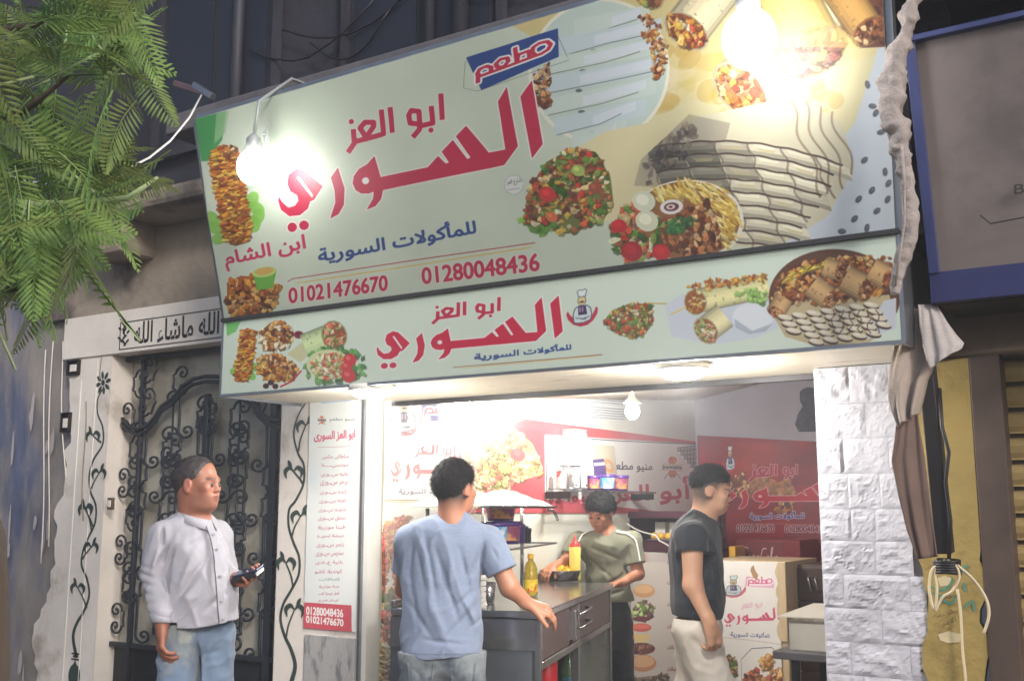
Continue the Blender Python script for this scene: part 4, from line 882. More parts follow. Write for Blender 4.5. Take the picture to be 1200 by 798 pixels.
# ---- side wall mural and menu board
mz = .006
MQ = [np.array((XS+mz, 4.452, 1.475)), np.array((XS+mz, 7.44, 1.455)), np.array((XS+mz, 7.44, 1.985)), np.array((XS+mz, 4.452, 1.985))]
Mc = Canvas(2200, 480, (190, 44, 58), [pr(p) for p in MQ])
Mc.fill([(600, 480), (818, 515), (818, 528), (600, 500)], (206, 46, 60), .7)
p = [(546, 500), (560, 494), (575, 492), (600, 500), (622, 520), (634, 548), (632, 556), (600, 566), (592, 575), (546, 600)]
Mc.fill([(592, 488), (600, 494), (585, 505), (578, 495)], (236, 190, 50)); Mc.fill([(600, 486), (618, 489), (590, 500)], (240, 200, 60))
Mc.fill([p], (206, 180, 120)); Mc.scatter(p, [(226, 196, 140), (232, 170, 110), (206, 196, 110), (170, 180, 80), (236, 214, 170), (222, 110, 80), (240, 220, 150), (200, 140, 90)], 360, 2.2, 6)
for c, r, q in (((605, 533), 9, (222, 70, 70)), ((570, 515), 6, (240, 220, 190)), ((562, 530), 6, (240, 216, 180)), ((588, 506), 8, (236, 170, 60)), ((556, 536), 5, (236, 210, 170)), ((590, 548), 8, (200, 206, 110))): Mc.ell(c, r, r*.8, .3, q); Mc.ell((c[0]-1, c[1]-2), r*.5, r*.35, .3, np.clip(np.array(q)*1.15, 0, 255), .8)
cm = lambda P: crop(P, 630, 490, 6.316)
Mc.fill([cm([(40, 120), (1190, 190), (1190, 720), (40, 600)])], (236, 234, 230)); Mc.line(cm([(380, 152), (600, 166), (1180, 192)]), 5, (40, 56, 66)); Mc.line(cm([(1178, 200), (1182, 700)]), 6, (50, 56, 70)); Mc.line(cm([(52, 200), (52, 600)]), 7, (50, 56, 70))
for base, dx, dy, sx in ((cm([(48, 125)])[0], 1, 1, 1), (cm([(1180, 195)])[0], -1, 1, -1)):
    for j in range(6):
        for i in range(6-j):
            c = (base[0]+sx*(2+i*4.0), base[1]+3+j*5.2+sx*i*.55*(-1 if sx < 0 else 1)*.9)
            Mc.fill([(c[0]-1.9, c[1]-2.4), (c[0]+1.9, c[1]-2.2), (c[0]+1.9, c[1]+2.4), (c[0]-1.9, c[1]+2.2)], (44, 52, 66)); Mc.ell(c, 1.3, 1.7, .7, (226, 228, 226)); Mc.ell(c, .5, .6, 0, (44, 52, 66))
Mc.text('منيو مطعم', cm([(520, 410), (838, 412), (838, 325), (520, 318)]), (62, 60, 70), bold=1)
Mc.text('أبو العز السورى', cm([(95, 650), (1128, 630), (1125, 430), (95, 520)]), (206, 40, 76), bold=5)
def shawarma(C, c, s, txt=True):
    for k in range(14): C.line([(c[0]+s*.5*cos(k*pi/7), c[1]+s*.6*sin(k*pi/7)), (c[0]+s*.75*cos(k*pi/7), c[1]+s*.85*sin(k*pi/7))], 1.5, (230, 160, 90), .7)
    C.ell((c[0], c[1]-s*.55), s*.38, s*.34, 0, (226, 110, 50)); C.ell((c[0], c[1]+s*.55), s*.36, s*.36, 0, (226, 110, 50)); C.scatter(circ((c[0], c[1]-s*.55), s*.3), [(240, 150, 80), (190, 80, 40)], 14, s*.06, s*.12); C.scatter(circ((c[0], c[1]+s*.55), s*.3), [(240, 150, 80), (190, 80, 40)], 14, s*.06, s*.12)
    C.line([(c[0]-s*.35, c[1]+s*.5), (c[0]-s*.7, c[1]+s*1.0)], 4, (90, 50, 50)); C.line([(c[0]+s*.35, c[1]+s*.5), (c[0]+s*.7, c[1]+s*1.0)], 4, (90, 50, 50))
    C.fill([(c[0]-s*.95, c[1]-s*.28), (c[0]+s*.95, c[1]-s*.18), (c[0]+s*.95, c[1]+s*.34), (c[0]-s*.95, c[1]+s*.26)], (238, 232, 220)); C.line([(c[0]-s*.95, c[1]-s*.28), (c[0]+s*.95, c[1]-s*.18)], 2, (160, 120, 110)); C.line([(c[0]-s*.95, c[1]+s*.26), (c[0]+s*.95, c[1]+s*.34)], 2, (160, 120, 110))
    if txt: C.text('SHAWARMA', [(c[0]-s*.85, c[1]+s*.17), (c[0]+s*.85, c[1]+s*.24), (c[0]+s*.85, c[1]-s*.07), (c[0]-s*.85, c[1]-s*.14)], (56, 40, 46), ar=False, bold=1)
shawarma(Mc, (787, 547), 14)
Mc.soften(1)
mu = thing('wall_mural', 'red food mural with white menu board printed along the side wall', 'mural', MQ[0])
sheet('printed_sheet', MQ, Mc.material('print_mural', rough=.35, bump=.06), mu, 4, 1)

# ---- plastic covered banner near the street
BQ = [np.array((XS+.012, 3.79, .30)), np.array((XS+.012, 4.448, .30)), np.array((XS+.012, 4.448, 2.045)), np.array((XS+.012, 3.79, 2.0))]
Bc = Canvas(700, 1500, (232, 230, 222), [pr(p) for p in BQ])
cb_ = lambda P: crop(P, 440, 455, 6.136)
q = Bc.m(cb_([(88, 350), (345, 350), (330, 50), (95, 40)])); chef(Bc, [tuple(t) for t in q])
Bc.fill([cb_([(318, 70), (595, 115), (582, 240), (345, 232)])], (92, 86, 160)); q = Bc.m(cb_([(345, 205), (575, 205), (578, 120), (350, 95)])); matam(Bc, [tuple(t) for t in q], red=(206, 60, 100))
put(Bc, AZP, AZB, [tuple(t) for t in Bc.m(cb_([(278, 500), (570, 500), (572, 410), (282, 395)]))], (170, 50, 76), WHITE, 1)
put(Bc, SYP, SYB, [tuple(t) for t in Bc.m(cb_([(95, 672), (625, 668), (625, 455), (100, 455)]))], (222, 44, 64), WHITE, 2, SYH)
Bc.text('للمأكولات السورية', cb_([(165, 765), (640, 768), (640, 715), (168, 712)]), (96, 100, 150), bold=1)
Bc.line([(449, 585.5), (480, 586), (545, 587)], 3, (120, 70, 50)); Bc.line([(449, 587.5), (480, 588), (545, 589)], 4, (214, 170, 80))
c8 = lambda P: crop(P, 400, 590, 3.84)
for c in c8([(140, 260), (150, 300), (135, 330), (150, 390), (280, 340), (285, 300), (145, 280)]): Bc.ell(c, 8, 10, .3, (150, 206, 60))
p = c8([(235, 60), (300, 60), (300, 360), (240, 380), (210, 200)]); Bc.fill([p], (190, 80, 40)); Bc.scatter(p, SKEW+[(206, 60, 60), (226, 90, 50)], 420, 2, 5, dark=.5)
p = c8([(200, 80), (215, 90), (190, 370), (150, 380), (165, 240)]); Bc.fill([p], (196, 90, 60)); Bc.scatter(p, SKEW+[(206, 60, 60), (226, 120, 90)], 220, 2, 5, dark=.5)
p = c8([(140, 390), (300, 360), (300, 680), (205, 690), (190, 560), (130, 560)]); Bc.fill([p], (170, 60, 40)); Bc.scatter(p, [(206, 60, 50), (236, 160, 120), (226, 110, 80), (240, 210, 180), (150, 60, 40), (206, 180, 110), (90, 110, 60)], 480, 2.5, 7)
p = c8([(70, 640), (200, 620), (205, 800), (60, 800)]); Bc.fill([p], (222, 206, 150)); Bc.scatter(p, [(232, 214, 150), (214, 186, 110), (240, 230, 190), (180, 150, 90)], 150, 3, 8, ang=.4, aspect=.3)
p = c8([(205, 710), (300, 700), (300, 800), (205, 800)]); Bc.fill([p], (176, 120, 70)); Bc.scatter(p, MEAT, 110, 3, 8, ang=-.5, aspect=.3)
Bc.soften(1)
def wrk(u, v): return .004*sin(u*23)+.005*sin(u*9+v*2)+.003*sin(v*17+u*5)
pb = thing('plastic_covered_banner', 'tall restaurant banner under clear crinkled plastic beside the street', 'banner', BQ[0])
sheet('printed_sheet', BQ, Bc.material('print_covered_banner', rough=.3, bump=.1, fade=.03), pb, 30, 30, disp=wrk)
M_FILM = mat('clear_plastic_film', rgb(250, 250, 248), .12, var=0, alpha=.22, bump=.6, bscale=7, bdist=.03, spec=.8)
FQ = [np.array((XS+.035, 3.78, .32)), np.array((XS+.035, 4.50, .32)), np.array((XS+.03, 4.50, 2.03)), np.array((XS+.03, 3.78, 1.99))]
sheet('plastic_film', FQ, M_FILM, pb, 60, 40, disp=lambda u, v: .014*abs(sin(u*14+1.2*sin(v*4)))*(1-.4*v)+.005*sin(v*26+u*12))

# ---- red banner on the back wall
RX0, RX1 = -3.09, -1.55
RQ = [np.array((RX0, 7.44, 1.115)), np.array((RX1, 7.44, 1.10)), np.array((RX1, 7.44, 1.90)), np.array((RX0, 7.44, 2.03))]
Rc = Canvas(1500, 760, (128, 24, 42), [pr(p) for p in RQ])
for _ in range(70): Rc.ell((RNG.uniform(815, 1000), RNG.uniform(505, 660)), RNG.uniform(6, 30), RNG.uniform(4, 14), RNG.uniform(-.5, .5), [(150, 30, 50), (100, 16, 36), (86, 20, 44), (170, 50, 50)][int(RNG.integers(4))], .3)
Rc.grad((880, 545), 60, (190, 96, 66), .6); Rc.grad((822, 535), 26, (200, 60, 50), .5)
cr_ = lambda P: crop(P, 760, 440, 4.43)
for P in ([(520, 560), (620, 520), (700, 545), (690, 640), (560, 640)], [(690, 560), (760, 540), (800, 590), (790, 660), (700, 660)]): Rc.fill([cr_(P)], (196, 150, 110), .75); Rc.scatter(cr_(P), [(206, 160, 120), (176, 120, 84), (150, 90, 60)], 40, 2, 6, al=.6)
Rc.scatter(cr_([(440, 540), (520, 500), (560, 560), (520, 640), (450, 620)]), MEAT, 70, 1.5, 4); Rc.scatter(cr_([(700, 650), (790, 650), (780, 710), (700, 710)]), MEAT+[(170, 50, 50)], 60, 1.5, 4)
q = Rc.m(cr_([(400, 512), (490, 508), (482, 362), (400, 366)])); chef(Rc, [tuple(t) for t in q], .9)
put(Rc, AZP, AZB, [tuple(t) for t in Rc.m(cr_([(545, 556), (812, 535), (812, 462), (550, 458)]))], (160, 30, 60), (226, 190, 190), 3)
put(Rc, SYP, SYB, [tuple(t) for t in Rc.m(cr_([(330, 706), (1130, 700), (1130, 500), (335, 520)]))], (186, 36, 60), (236, 190, 190), 4, SYH)
Rc.text('للمأكولات السورية', cr_([(553, 752), (848, 748), (848, 706), (553, 708)]), (70, 60, 130), bold=2, out=(226, 214, 220), ow=3)
Rc.line(cr_([(500, 768), (700, 769), (900, 772)]), 3, (196, 130, 110))
cr2 = lambda P: crop(P, 780, 600, 4.03)
Rc.text('01021476670', cr2([(355, 92), (545, 94), (545, 62), (357, 60)]), (110, 20, 50), ar=False, bold=2, out=(230, 214, 214), ow=3); Rc.text('01280048436', cr2([(598, 94), (790, 96), (790, 66), (598, 64)]), (110, 20, 50), ar=False, bold=2, out=(230, 214, 214), ow=3)
for _ in range(16): Rc.fill([(928+_*3.2, 632), (930+_*3.2, 632), (931+_*3.4, 662), (928.5+_*3.4, 662)], (206, 70, 60), .6)
Rc.soften(1)
rb = thing('red_banner', 'dark red restaurant banner covering the back wall', 'banner', RQ[0])
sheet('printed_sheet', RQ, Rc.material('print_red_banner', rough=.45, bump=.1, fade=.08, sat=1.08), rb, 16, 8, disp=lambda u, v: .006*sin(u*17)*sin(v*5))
mb = MB(); c = onY(945, 480, 7.43)
P = [onY(*p, 7.43) for p in cr_([(785, 85), (800, 70), (830, 60), (858, 66), (880, 80), (905, 110), (900, 200), (915, 290), (780, 292), (760, 255), (775, 200), (800, 160), (785, 130)])]
mb.slab([P[0], P[0], P[0], P[0]], (0, -1, 0), .001) if False else mb.add([tuple(p) for p in P]+[tuple(p+np.array((0, .008, 0))) for p in P], [tuple(range(13))]+[(i, (i+1) % 13, 13+(i+1) % 13, 13+i) for i in range(13)])
tag(obj('wall_cutout', mb, mat('slate_cutout', rgb(84, 84, 96), .7, var=.3, vscale=25)), 'dark slate cut-out figure hung high on the grey back wall', 'wall decoration')

# ---- menu strip on the pier
mx0, mx1, mz0, mz1 = onY(357, 736, FY)[0], onY(424, 470, FY)[0], onY(380, 737, FY)[2], onY(395, 470, FY)[2]
NQ = [np.array((mx0, FY-.008, mz0)), np.array((mx1, FY-.008, mz0)), np.array((mx1, FY-.008, mz1)), np.array((mx0, FY-.008, mz1))]
Nc = Canvas(420, 1400, (226, 230, 228), [pr(p) for p in NQ])
Nc.fill([(375, 470), (412, 467), (411, 470), (376, 473)], (170, 196, 226)); Nc.grad((366, 560), 16, (206, 220, 228), .7)
cn = lambda P: crop(P, 340, 460, 5.7)
shawarma(Nc, cn([(212, 182)])[0], 5.5)
Nc.text('منيو مطعم', cn([(265, 198), (432, 196), (432, 162), (265, 166)]), (90, 90, 96), bold=0)
Nc.text('ابو العز السورى', cn([(160, 330), (434, 316), (434, 248), (162, 262)]), (206, 40, 90), bold=2)
Nc.line(cn([(185, 365), (300, 362), (412, 358)]), 3, (190, 150, 150))
items = ['سلطانى مكس', 'مونسيــــنا', 'بانيه ســورى', 'برجر ســورى', 'كبده ســورى', 'كفتة ســورى', 'شاورما ســورى', 'سجق ســورى', 'فينا موزريلا', 'حبشة لحمــة', 'زنجر ســورى', 'ستربس ســورى', 'بانية عــادى', 'كونديلا ناشو']
for k, t in enumerate(items):
    y = 532+k*10.35; Nc.text(t, [(377.5-k*.65, y+6.2), (409-k*.62, y+5.6), (409-k*.62, y), (377.5-k*.65, y+.6)], (176, 44, 90), bold=0)
for k, t in enumerate(['إضافات', 'جبنة موتزريلا', 'قطر تومية كفـ', 'عيــش عصــير']):
    y = 676+k*8.2; Nc.text(t, [(374-k*.4, y+5.2), (398-k*.4, y+4.8), (398-k*.4, y+.4), (374-k*.4, y+.8)], [(60, 130, 110), (176, 44, 90)][k > 0], bold=0)
rq = [(350, 738), (412, 742), (412, 709), (350, 705)]; Nc.fill([rq], (204, 32, 64))
Nc.text('01280048436', [(359, 719.5), (402, 723), (402, 714), (359, 710.5)], WHITE, ar=False, bold=2); Nc.text('01021476670', [(359, 729), (402, 733.5), (402, 725.5), (359, 721)], WHITE, ar=False, bold=2)
mn = thing('menu_strip', 'long narrow white printed menu with red phone box on the pier', 'menu', NQ[0])
sheet('printed_sheet', NQ, Nc.material('print_menu_strip', rough=.35, bump=.1, fade=.03), mn, 4, 20, disp=lambda u, v: .0015*sin(u*5+v*40))
M_MARB = mat('grey_veined_tile', rgb(170, 168, 168), .35, var=.1, vscale=12, col2=rgb(120, 120, 124), c2scale=6, c2lo=.5, c2hi=.62, stretch=(3, 1, 1))
for k in range(3): tag(obj('marble_tile', MB().box((mx0+.012, FY-.012, .13+.27*k), (mx1-.002, FY+.004, .395+.27*k)), M_MARB, bld, bev=.002))
obj('aluminium_trim', MB().box((XS-.032, FY-.014, .13), (XS-.018, FY+.14, 1.985)), M_ALU, bld); obj('opening_edge', MB().box((XS-.018, FY+.002, .13), (XS+.006, 3.79, 1.985)), M_WHITE, bld)

# ================================================================== FURNITURE IN THE SHOP
CA = np.array((-2.20, 3.67)); CR = radians(17.45); ce = np.array((-sin(CR), cos(CR))); cx_ = np.array((cos(CR), sin(CR))); CT = 1.10
def cw(x, y, z): p = CA+cx_*x+ce*y; return np.array((p[0], p[1], z))
def cl(P): d = np.array(P[:2])-CA; return (d@cx_, d@ce)
CLn = 1.64; CWd = .62
cart = thing('serving_counter', 'stainless steel serving counter with brown doors and drawer', 'counter', (CA[0], CA[1], 0), CR)
L_ = dict(parent=cart, local=True)
obj('worktop', MB().box((-CWd, -.01, CT-.03), (.012, CLn, CT)).box((-CWd, -.01, CT), (-CWd+.02, CLn, CT+.03)), M_STEEL, bev=.006, **L_)
obj('end_panel', MB().box((-CWd, 0, .2), (-.02, .012, CT-.032)), mat('blue_grey_steel', rgb(110, 116, 124), .35, metal=.7, var=.15, vscale=4), **L_)
obj('end_band', MB().box((-CWd, -.006, CT-.15), (-.018, -.001, CT-.034)), M_STEEL, **L_)
obj('far_panel', MB().box((-CWd, CLn-.014, .2), (-.02, CLn-.002, CT-.032)), M_STEELD, **L_)
obj('back_panel', MB().box((-CWd, .014, .2), (-CWd+.01, CLn-.02, CT-.032)), M_STEELD, **L_)
obj('shelf', MB().box((-CWd+.012, .014, .2), (-.02, CLn-.02, .215)), M_STEELD, **L_); obj('inner_shelf', MB().box((-CWd+.012, .014, .52), (-.06, CLn-.02, .53)), M_DKMET, **L_)
def fy(px, z=1.0):
    lo, hi = 0, CLn
    for _ in range(30):
        m_ = (lo+hi)/2
        if pr(cw(0, m_, z))[0] < px: lo = m_
        else: hi = m_
    return lo
yd, yp = fy(669), fy(678, .85)
for y in (0, yp, CLn-.035): obj('leg', MB().box((-.035, y, .14), (.002, y+.033, CT-.032)), M_STEEL, bev=.003, **L_)
for y in (0, CLn-.035): obj('leg', MB().box((-CWd-.002, y, .14), (-CWd+.033, y+.033, .2)), M_STEEL, bev=.003, **L_)
zb_ = CT-.195
obj('lower_rail', MB().box((-.03, .034, zb_-.03), (.004, CLn-.036, zb_)), M_STEEL, bev=.003, **L_)
obj('fascia', MB().box((-.02, .034, zb_+.002), (-.006, yd-.004, CT-.034)), M_STEELD, **L_)
dr = obj('drawer', MB().box((-.02, yd+.03, zb_+.002), (.0, CLn-.06, CT-.036)), M_STEELD, bev=.003, **L_)
for z in (CT-.075, CT-.135):
    mb = MB(); y0 = yd+.12; mb.tube([(0, y0, z), (.03, y0+.01, z), (.03, y0+.2, z+.012), (0, y0+.21, z+.012)], .006, 8); obj('drawer_handle', mb, M_STEEL, dr, local=True, smooth=True)
obj('latch_plate', MB().box((-.01, yd-.004, zb_+.02), (.022, yd+.028, CT-.05)), M_STEEL, bev=.002, **L_)
obj('cavity_shade', MB().box((-.5, .04, .216), (-.48, CLn-.05, zb_-.04)), M_DARK, **L_)  # dark sheet stands in for the shade inside the counter bay
obj('glass_door', MB().box((-.014, yp+.04, .24), (-.010, CLn-.045, zb_-.035)), M_GLASS, **L_)
# things stored below
wp = cw(-.12, yp-.13, .53); tag(obj('red_canister', MB().lathe([(0, .53), (.05, .53), (.05, .82), (.035, .86), (0, .87)], (wp[0], wp[1], 0), 20), mat('red_enamel', rgb(170, 30, 40), .4, var=.1), smooth=True), 'tall red canister inside the counter beside the middle post', 'canister')
wp = cw(-.14, (yp+CLn)/2, .53); t = thing('soda_bottle', 'clear soda bottle with green and blue label behind the counter glass', 'bottle', wp)
obj('bottle', MB().lathe([(0, .531), (.038, .532), (.040, .56), (.040, .70), (.03, .75), (.013, .79), (.013, .81)], (wp[0], wp[1], 0), 20), mat('pet_green', rgb(130, 180, 130), .1, var=0, trans=.6), t, smooth=True); obj('cap', MB().lathe([(.015, .805), (.015, .825), (0, .826)], (wp[0], wp[1], 0), 14), M_WHITE, t); obj('label', MB().lathe([(.0408, .60), (.0408, .68)], (wp[0], wp[1], 0), 20), mat('bottle_label', rgb(60, 110, 160), .4, col2=rgb(90, 170, 70), c2scale=14), t, smooth=True)
for k in range(4):
    p = cw(-.2-.05*k, .18+.16*k, .53); tag(obj('storage_jar', MB().lathe([(0, .53), (.05, .53), (.055, .60), (.05, .68), (.03, .70), (0, .70)], (p[0], p[1], 0), 16), M_DKMET, smooth=True), ['dark lidded pot at the near end of the open counter bay', 'dark lidded pot second from the near end of the open counter bay', 'dark lidded pot third from the near end of the open counter bay', 'dark lidded pot deepest in the open counter bay'][k], 'pot', 'pots in the open bay of the counter')

# rack standing on the counter
rk = thing('glass_shelf_rack', 'two tier glass shelf rack on steel posts standing on the counter', 'shelf', (CA[0], CA[1], 0), CR); R_ = dict(parent=rk, local=True)
rx0, rx1, ry0, ry1, z1_, z2_ = -.56, -.17, .18, 1.06, 1.325, 1.50
for x, y in ((rx0+.02, ry0+.02), (rx0+.02, ry1-.02), (rx0+.22, ry1-.02)): obj('post', MB().tube([(x, y, CT+.002), (x, y, z2_-.003)], .009, 10), M_STEEL, smooth=True, **R_)
obj('lower_shelf', MB().box((rx0, ry0, z1_), (rx1, ry1, z1_+.006)), M_GLASS, bev=.001, **R_); obj('lower_edge', MB().box((rx1, ry0, z1_-.001), (rx1+.004, ry1, z1_+.007)).box((rx0, ry1, z1_-.001), (rx1, ry1+.004, z1_+.007)), M_ALU, **R_)
obj('upper_shelf', MB().box((rx0, ry0-.3, z2_), (rx1, ry1, z2_+.006)), M_GLASS, **R_); obj('upper_edge', MB().box((rx1, ry0-.3, z2_-.003), (rx1+.005, ry1, z2_+.008)).box((rx0, ry1, z2_-.003), (rx1, ry1+.005, z2_+.008)), M_DKMET, **R_)
obj('hook_tube', MB().tube([(rx1+.0, ry1-.18, z2_-.01)]+[(rx1+.01, ry1-.18+.12*t+.03*sin(t*2), z2_-.012-.035*(1-cos(t*1.6))) for t in np.linspace(0, 1.2, 9)], .008, 10), M_STEEL, smooth=True, **R_)
M_PURP = mat('purple_tub', rgb(74, 44, 122), .3, var=.1); M_PLID = mat('purple_lid', rgb(88, 58, 140), .35, var=.08)
M_LAB1 = mat('blue_white_label', rgb(90, 160, 214), .4, col2=rgb(226, 232, 238), c2scale=16, var=.05); M_LAB2 = mat('orange_label', rgb(150, 70, 110), .4, col2=rgb(226, 160, 90), c2scale=22, var=.05)
def tub(p, r, h, d, lab, group):
    t = thing('food_tub', d, 'tub', p, 0, group); c = (p[0], p[1], p[2])
    obj('tub_body', MB().lathe([(0, .001), (r*.86, .001), (r, h*.92), (r*.97, h*.92)], c, 24), M_PURP, t, smooth=True); obj('label', MB().lathe([(r*.895, h*.16), (r*.985, h*.8)], c, 24), lab, t, smooth=True)
    obj('lid', MB().lathe([(r*1.05, h*.86), (r*1.06, h*.98), (r*.96, h), (r*.9, h*.97), (0, h*.97)], c, 24), M_PLID, t, smooth=True); return t
tp = [cl(onD(612, 640, 4.86)), cl(onD(637, 637, 5.02))]
pa = cw(-.33, .50, z1_+.007); pb_ = cw(-.33, .72, z1_+.007)
tub(pa, .063, .105, 'purple food tub with blue and white label on the lower glass shelf', M_LAB1, 'purple tubs on the glass rack'); tub(pb_, .066, .105, 'purple food tub with dark label standing further along the glass shelf', M_LAB2, 'purple tubs on the glass rack')
tub((pa+pb_)/2+np.array((0, 0, .106)), .068, .075, 'purple food tub stacked on top of the two others', M_LAB2, 'purple tubs on the glass rack')
for k in range(3):
    p = cw(-.30, .86+.06*k, z1_+.007); tag(obj('spice_jar', MB().lathe([(0, 0), (.022, 0), (.022, .07-.01*k), (.024, .072-.01*k), (.024, .09-.01*k), (0, .09-.01*k)], tuple(p), 14), [M_PURP, M_DKMET, M_DKMET][k], smooth=True), ['small purple spice jar next to the tubs on the glass shelf', 'small dark spice jar between purple jar and shelf end', 'smallest dark spice jar at the far end of the glass shelf'][k], 'jar')
# crumpled white cloth and bag
def cloth(name, label, cat, c, L, Wd, h, m, ang=CR, seed=1.):
    def fn(u, v):
        a, b = (u-.5)*L, (v-.5)*Wd; e = sqrt(max(0, 1-(2*abs(u-.5))**2.4))*sqrt(max(0, 1-(2*abs(v-.5))**2.4))
        z = h*e*(.62+.2*sin(u*9+seed)+.16*sin(v*7+u*13+seed)+.08*abs(sin(u*31+v*9))+.06*sin(u*47-v*23)); return np.array((c[0]+b*cos(ang)-a*sin(ang), c[1]+b*sin(ang)+a*cos(ang), c[2]+max(0, z)))
    return tag(obj(name, MB().grid(fn, 60, 30), m, smooth=True), label, cat)
M_BAG = mat('white_plastic_bag', rgb(236, 236, 230), .35, var=.04, bump=.4, bscale=18)
cloth('plastic_sheet', 'crumpled white plastic sheet heaped on the top shelf', 'plastic sheet', cw(-.36, .50, z2_+.008), 1.0, .38, .075, M_BAG)
cloth('plastic_bag', 'puffy white plastic bag standing behind the man in light blue', 'plastic bag', cw(-.33, .10, CT+.003), .13, .14, .19, M_BAG, seed=3)
for k in range(4):
    p = cw(-.30-.06*(k % 2), .16+.075*k, CT+.001); tag(obj('steel_cup', MB().lathe([(0, .001), (.026, .001), (.033, .085), (.031, .085), (.024, .006), (0, .006)], tuple(p), 18), M_STEEL, smooth=True), ['steel cup nearest the plastic bag on the counter', 'steel cup second along from the plastic bag', 'steel cup third along, beside the oil bottle', 'steel cup closest to the food pan'][k], 'cup', 'steel cups on the counter')
for k in range(6):
    p = cw(-.30, .02, CT+.002+.022*k); tag(obj('foam_box', MB().box((p[0]-.055, p[1]-.05, p[2]), (p[0]+.055, p[1]+.05, p[2]+.019)), M_WHITE, bev=.004), ['bottom', 'second', 'third', 'fourth', 'fifth', 'topmost'][k]+' white foam food box of the stack behind the light blue shirt', 'box', 'stack of foam boxes on the counter')
# oil bottle
p = onZ(622, 698, CT+.001); t = thing('oil_bottle', 'clear sunflower oil bottle with yellow cap on the counter corner', 'bottle', p)
M_OIL = mat('sunflower_oil', rgb(240, 206, 70), .08, var=0, trans=.55); M_PET = mat('clear_pet', rgb(244, 244, 220), .08, var=0, trans=.7)
obj('bottle', MB().lathe([(0, .001), (.030, .002), (.032, .01), (.032, .045), (.029, .052), (.032, .06), (.032, .105), (.028, .112), (.031, .12), (.022, .145), (.012, .158), (.011, .172)], tuple(p), 24), M_OIL, t, smooth=True)
obj('cap', MB().lathe([(.0145, .168), (.0145, .186), (.012, .189), (0, .189)], tuple(p), 18), mat('yellow_cap', rgb(240, 186, 30), .4), t, smooth=True)
obj('label', MB().lathe([(.0328, .02), (.0328, .075)], tuple(p), 24), mat('oil_label', rgb(244, 214, 60), .4, col2=rgb(206, 60, 40), c2scale=26, var=.05), t, smooth=True)
# squeeze bottle
p = onZ(674, 680, CT+.001); t = thing('squeeze_bottle', 'yellow mustard squeeze bottle with red nozzle on the counter', 'bottle', p)
obj('bottle', MB().lathe([(0, .001), (.031, .002), (.032, .01), (.032, .175), (.030, .182), (.024, .185)], tuple(p), 24), mat('mustard_plastic', rgb(238, 222, 110), .35, var=.03), t, smooth=True)
obj('nozzle', MB().lathe([(.030, .183), (.030, .196), (.016, .208), (.006, .232), (.0035, .25), (0, .25)], tuple(p), 20), mat('red_nozzle', rgb(206, 44, 44), .4), t, smooth=True)
# pan of food
p = onZ(649, 681, CT+.001)+np.array((0, .08, 0)); t = thing('food_pan', 'round steel pan heaped with yellow food beside the squeeze bottle', 'pan', p)
obj('pan_body', MB().lathe([(0, .002), (.098, .002), (.108, .055), (.113, .058), (.104, .055), (.094, .006), (0, .006)], tuple(p), 32), M_STEEL, t, smooth=True)
mb = MB()
for k in range(150):
    a, r_ = RNG.uniform(0, 2*pi), .085*sqrt(RNG.random()); c = np.array(p)+(r_*cos(a), r_*sin(a), .045+.03*(1-r_/.09)+RNG.uniform(-.006, .008)); d = RNG.normal(size=3); d /= np.linalg.norm(d); d2 = np.cross(d, (0, 0, 1.)); d2 /= np.linalg.norm(d2)+1e-9
    s_ = RNG.uniform(.006, .011); mb.obox(c, d*s_*1.4, d2*s_*.7, np.cross(d, d2)*s_*.6)
tag(obj('food_bits', mb, mat('yellow_food', rgb(226, 180, 50), .5, var=.25, vscale=60), t), kind='stuff')
# small tools by the boy
tag(obj('steel_tray', MB().box((0, 0, 0), (.01, .01, .01)), M_STEEL)) if False else None

# ---- things fixed on the side wall
cab = thing('wall_cabinet', 'narrow white upright box fixed on the menu wall', 'cabinet', (XS, 5.5, 1.6))
obj('cabinet_body', MB().box((XS+.008, 5.43, 1.612), (-3.016, 5.585, 1.953)), mat('galvanised_white', rgb(168, 168, 170), .4, var=.08, vscale=20), cab, bev=.004)
for y, z in ((5.445, 1.94), (5.57, 1.94), (5.445, 1.63), (5.57, 1.63)): obj('screw', MB().lathe([(0, .004), (.006, .003), (.007, 0)], (-3.016, y, z), 10, 'x'), M_DKMET, cab)
ws = thing('wall_shelf', 'glass wall shelf carrying purple tubs in front of the menu', 'shelf', (XS, 5.6, 1.58))
sy0, sy1 = 5.22, 6.35
obj('shelf_board', MB().box((XS+.008, sy0, 1.590), (-2.95, sy1, 1.597)), M_GLASS, ws); obj('front_rail', MB().box((-2.949, sy0-.02, 1.588), (-2.941, sy1+.02, 1.600)), M_ALU, ws)
for y in (sy0+.02, sy1-.02): obj('bracket', MB().box((XS+.008, y, 1.55), (-2.945, y+.015, 1.588)), M_DKMET, ws)
rkc = thing('clear_rack_box', 'clear framed box with a red can and round white dial left of the cabinet', 'box', (XS, 5.35, 1.6))
fr = MB()
for y in (5.27, 5.41):
    for z in (1.606, 1.735): fr.tube([(XS+.01, y, z), (-2.97, y, z)], .004, 6)
    fr.tube([(-2.97, y, 1.606), (-2.97, y, 1.735)], .004, 6)
for z in (1.606, 1.735): fr.tube([(-2.97, 5.27, z), (-2.97, 5.41, z)], .004, 6)
obj('frame', fr, M_ALU, rkc, smooth=True)
obj('can', MB().lathe([(0, 1.602), (.026, 1.603), (.028, 1.61), (.028, 1.70), (.024, 1.708), (0, 1.708)], (-3.04, 5.31, 0), 18), mat('red_can', rgb(180, 44, 50), .35, col2=rgb(226, 220, 214), c2scale=18), rkc, smooth=True)
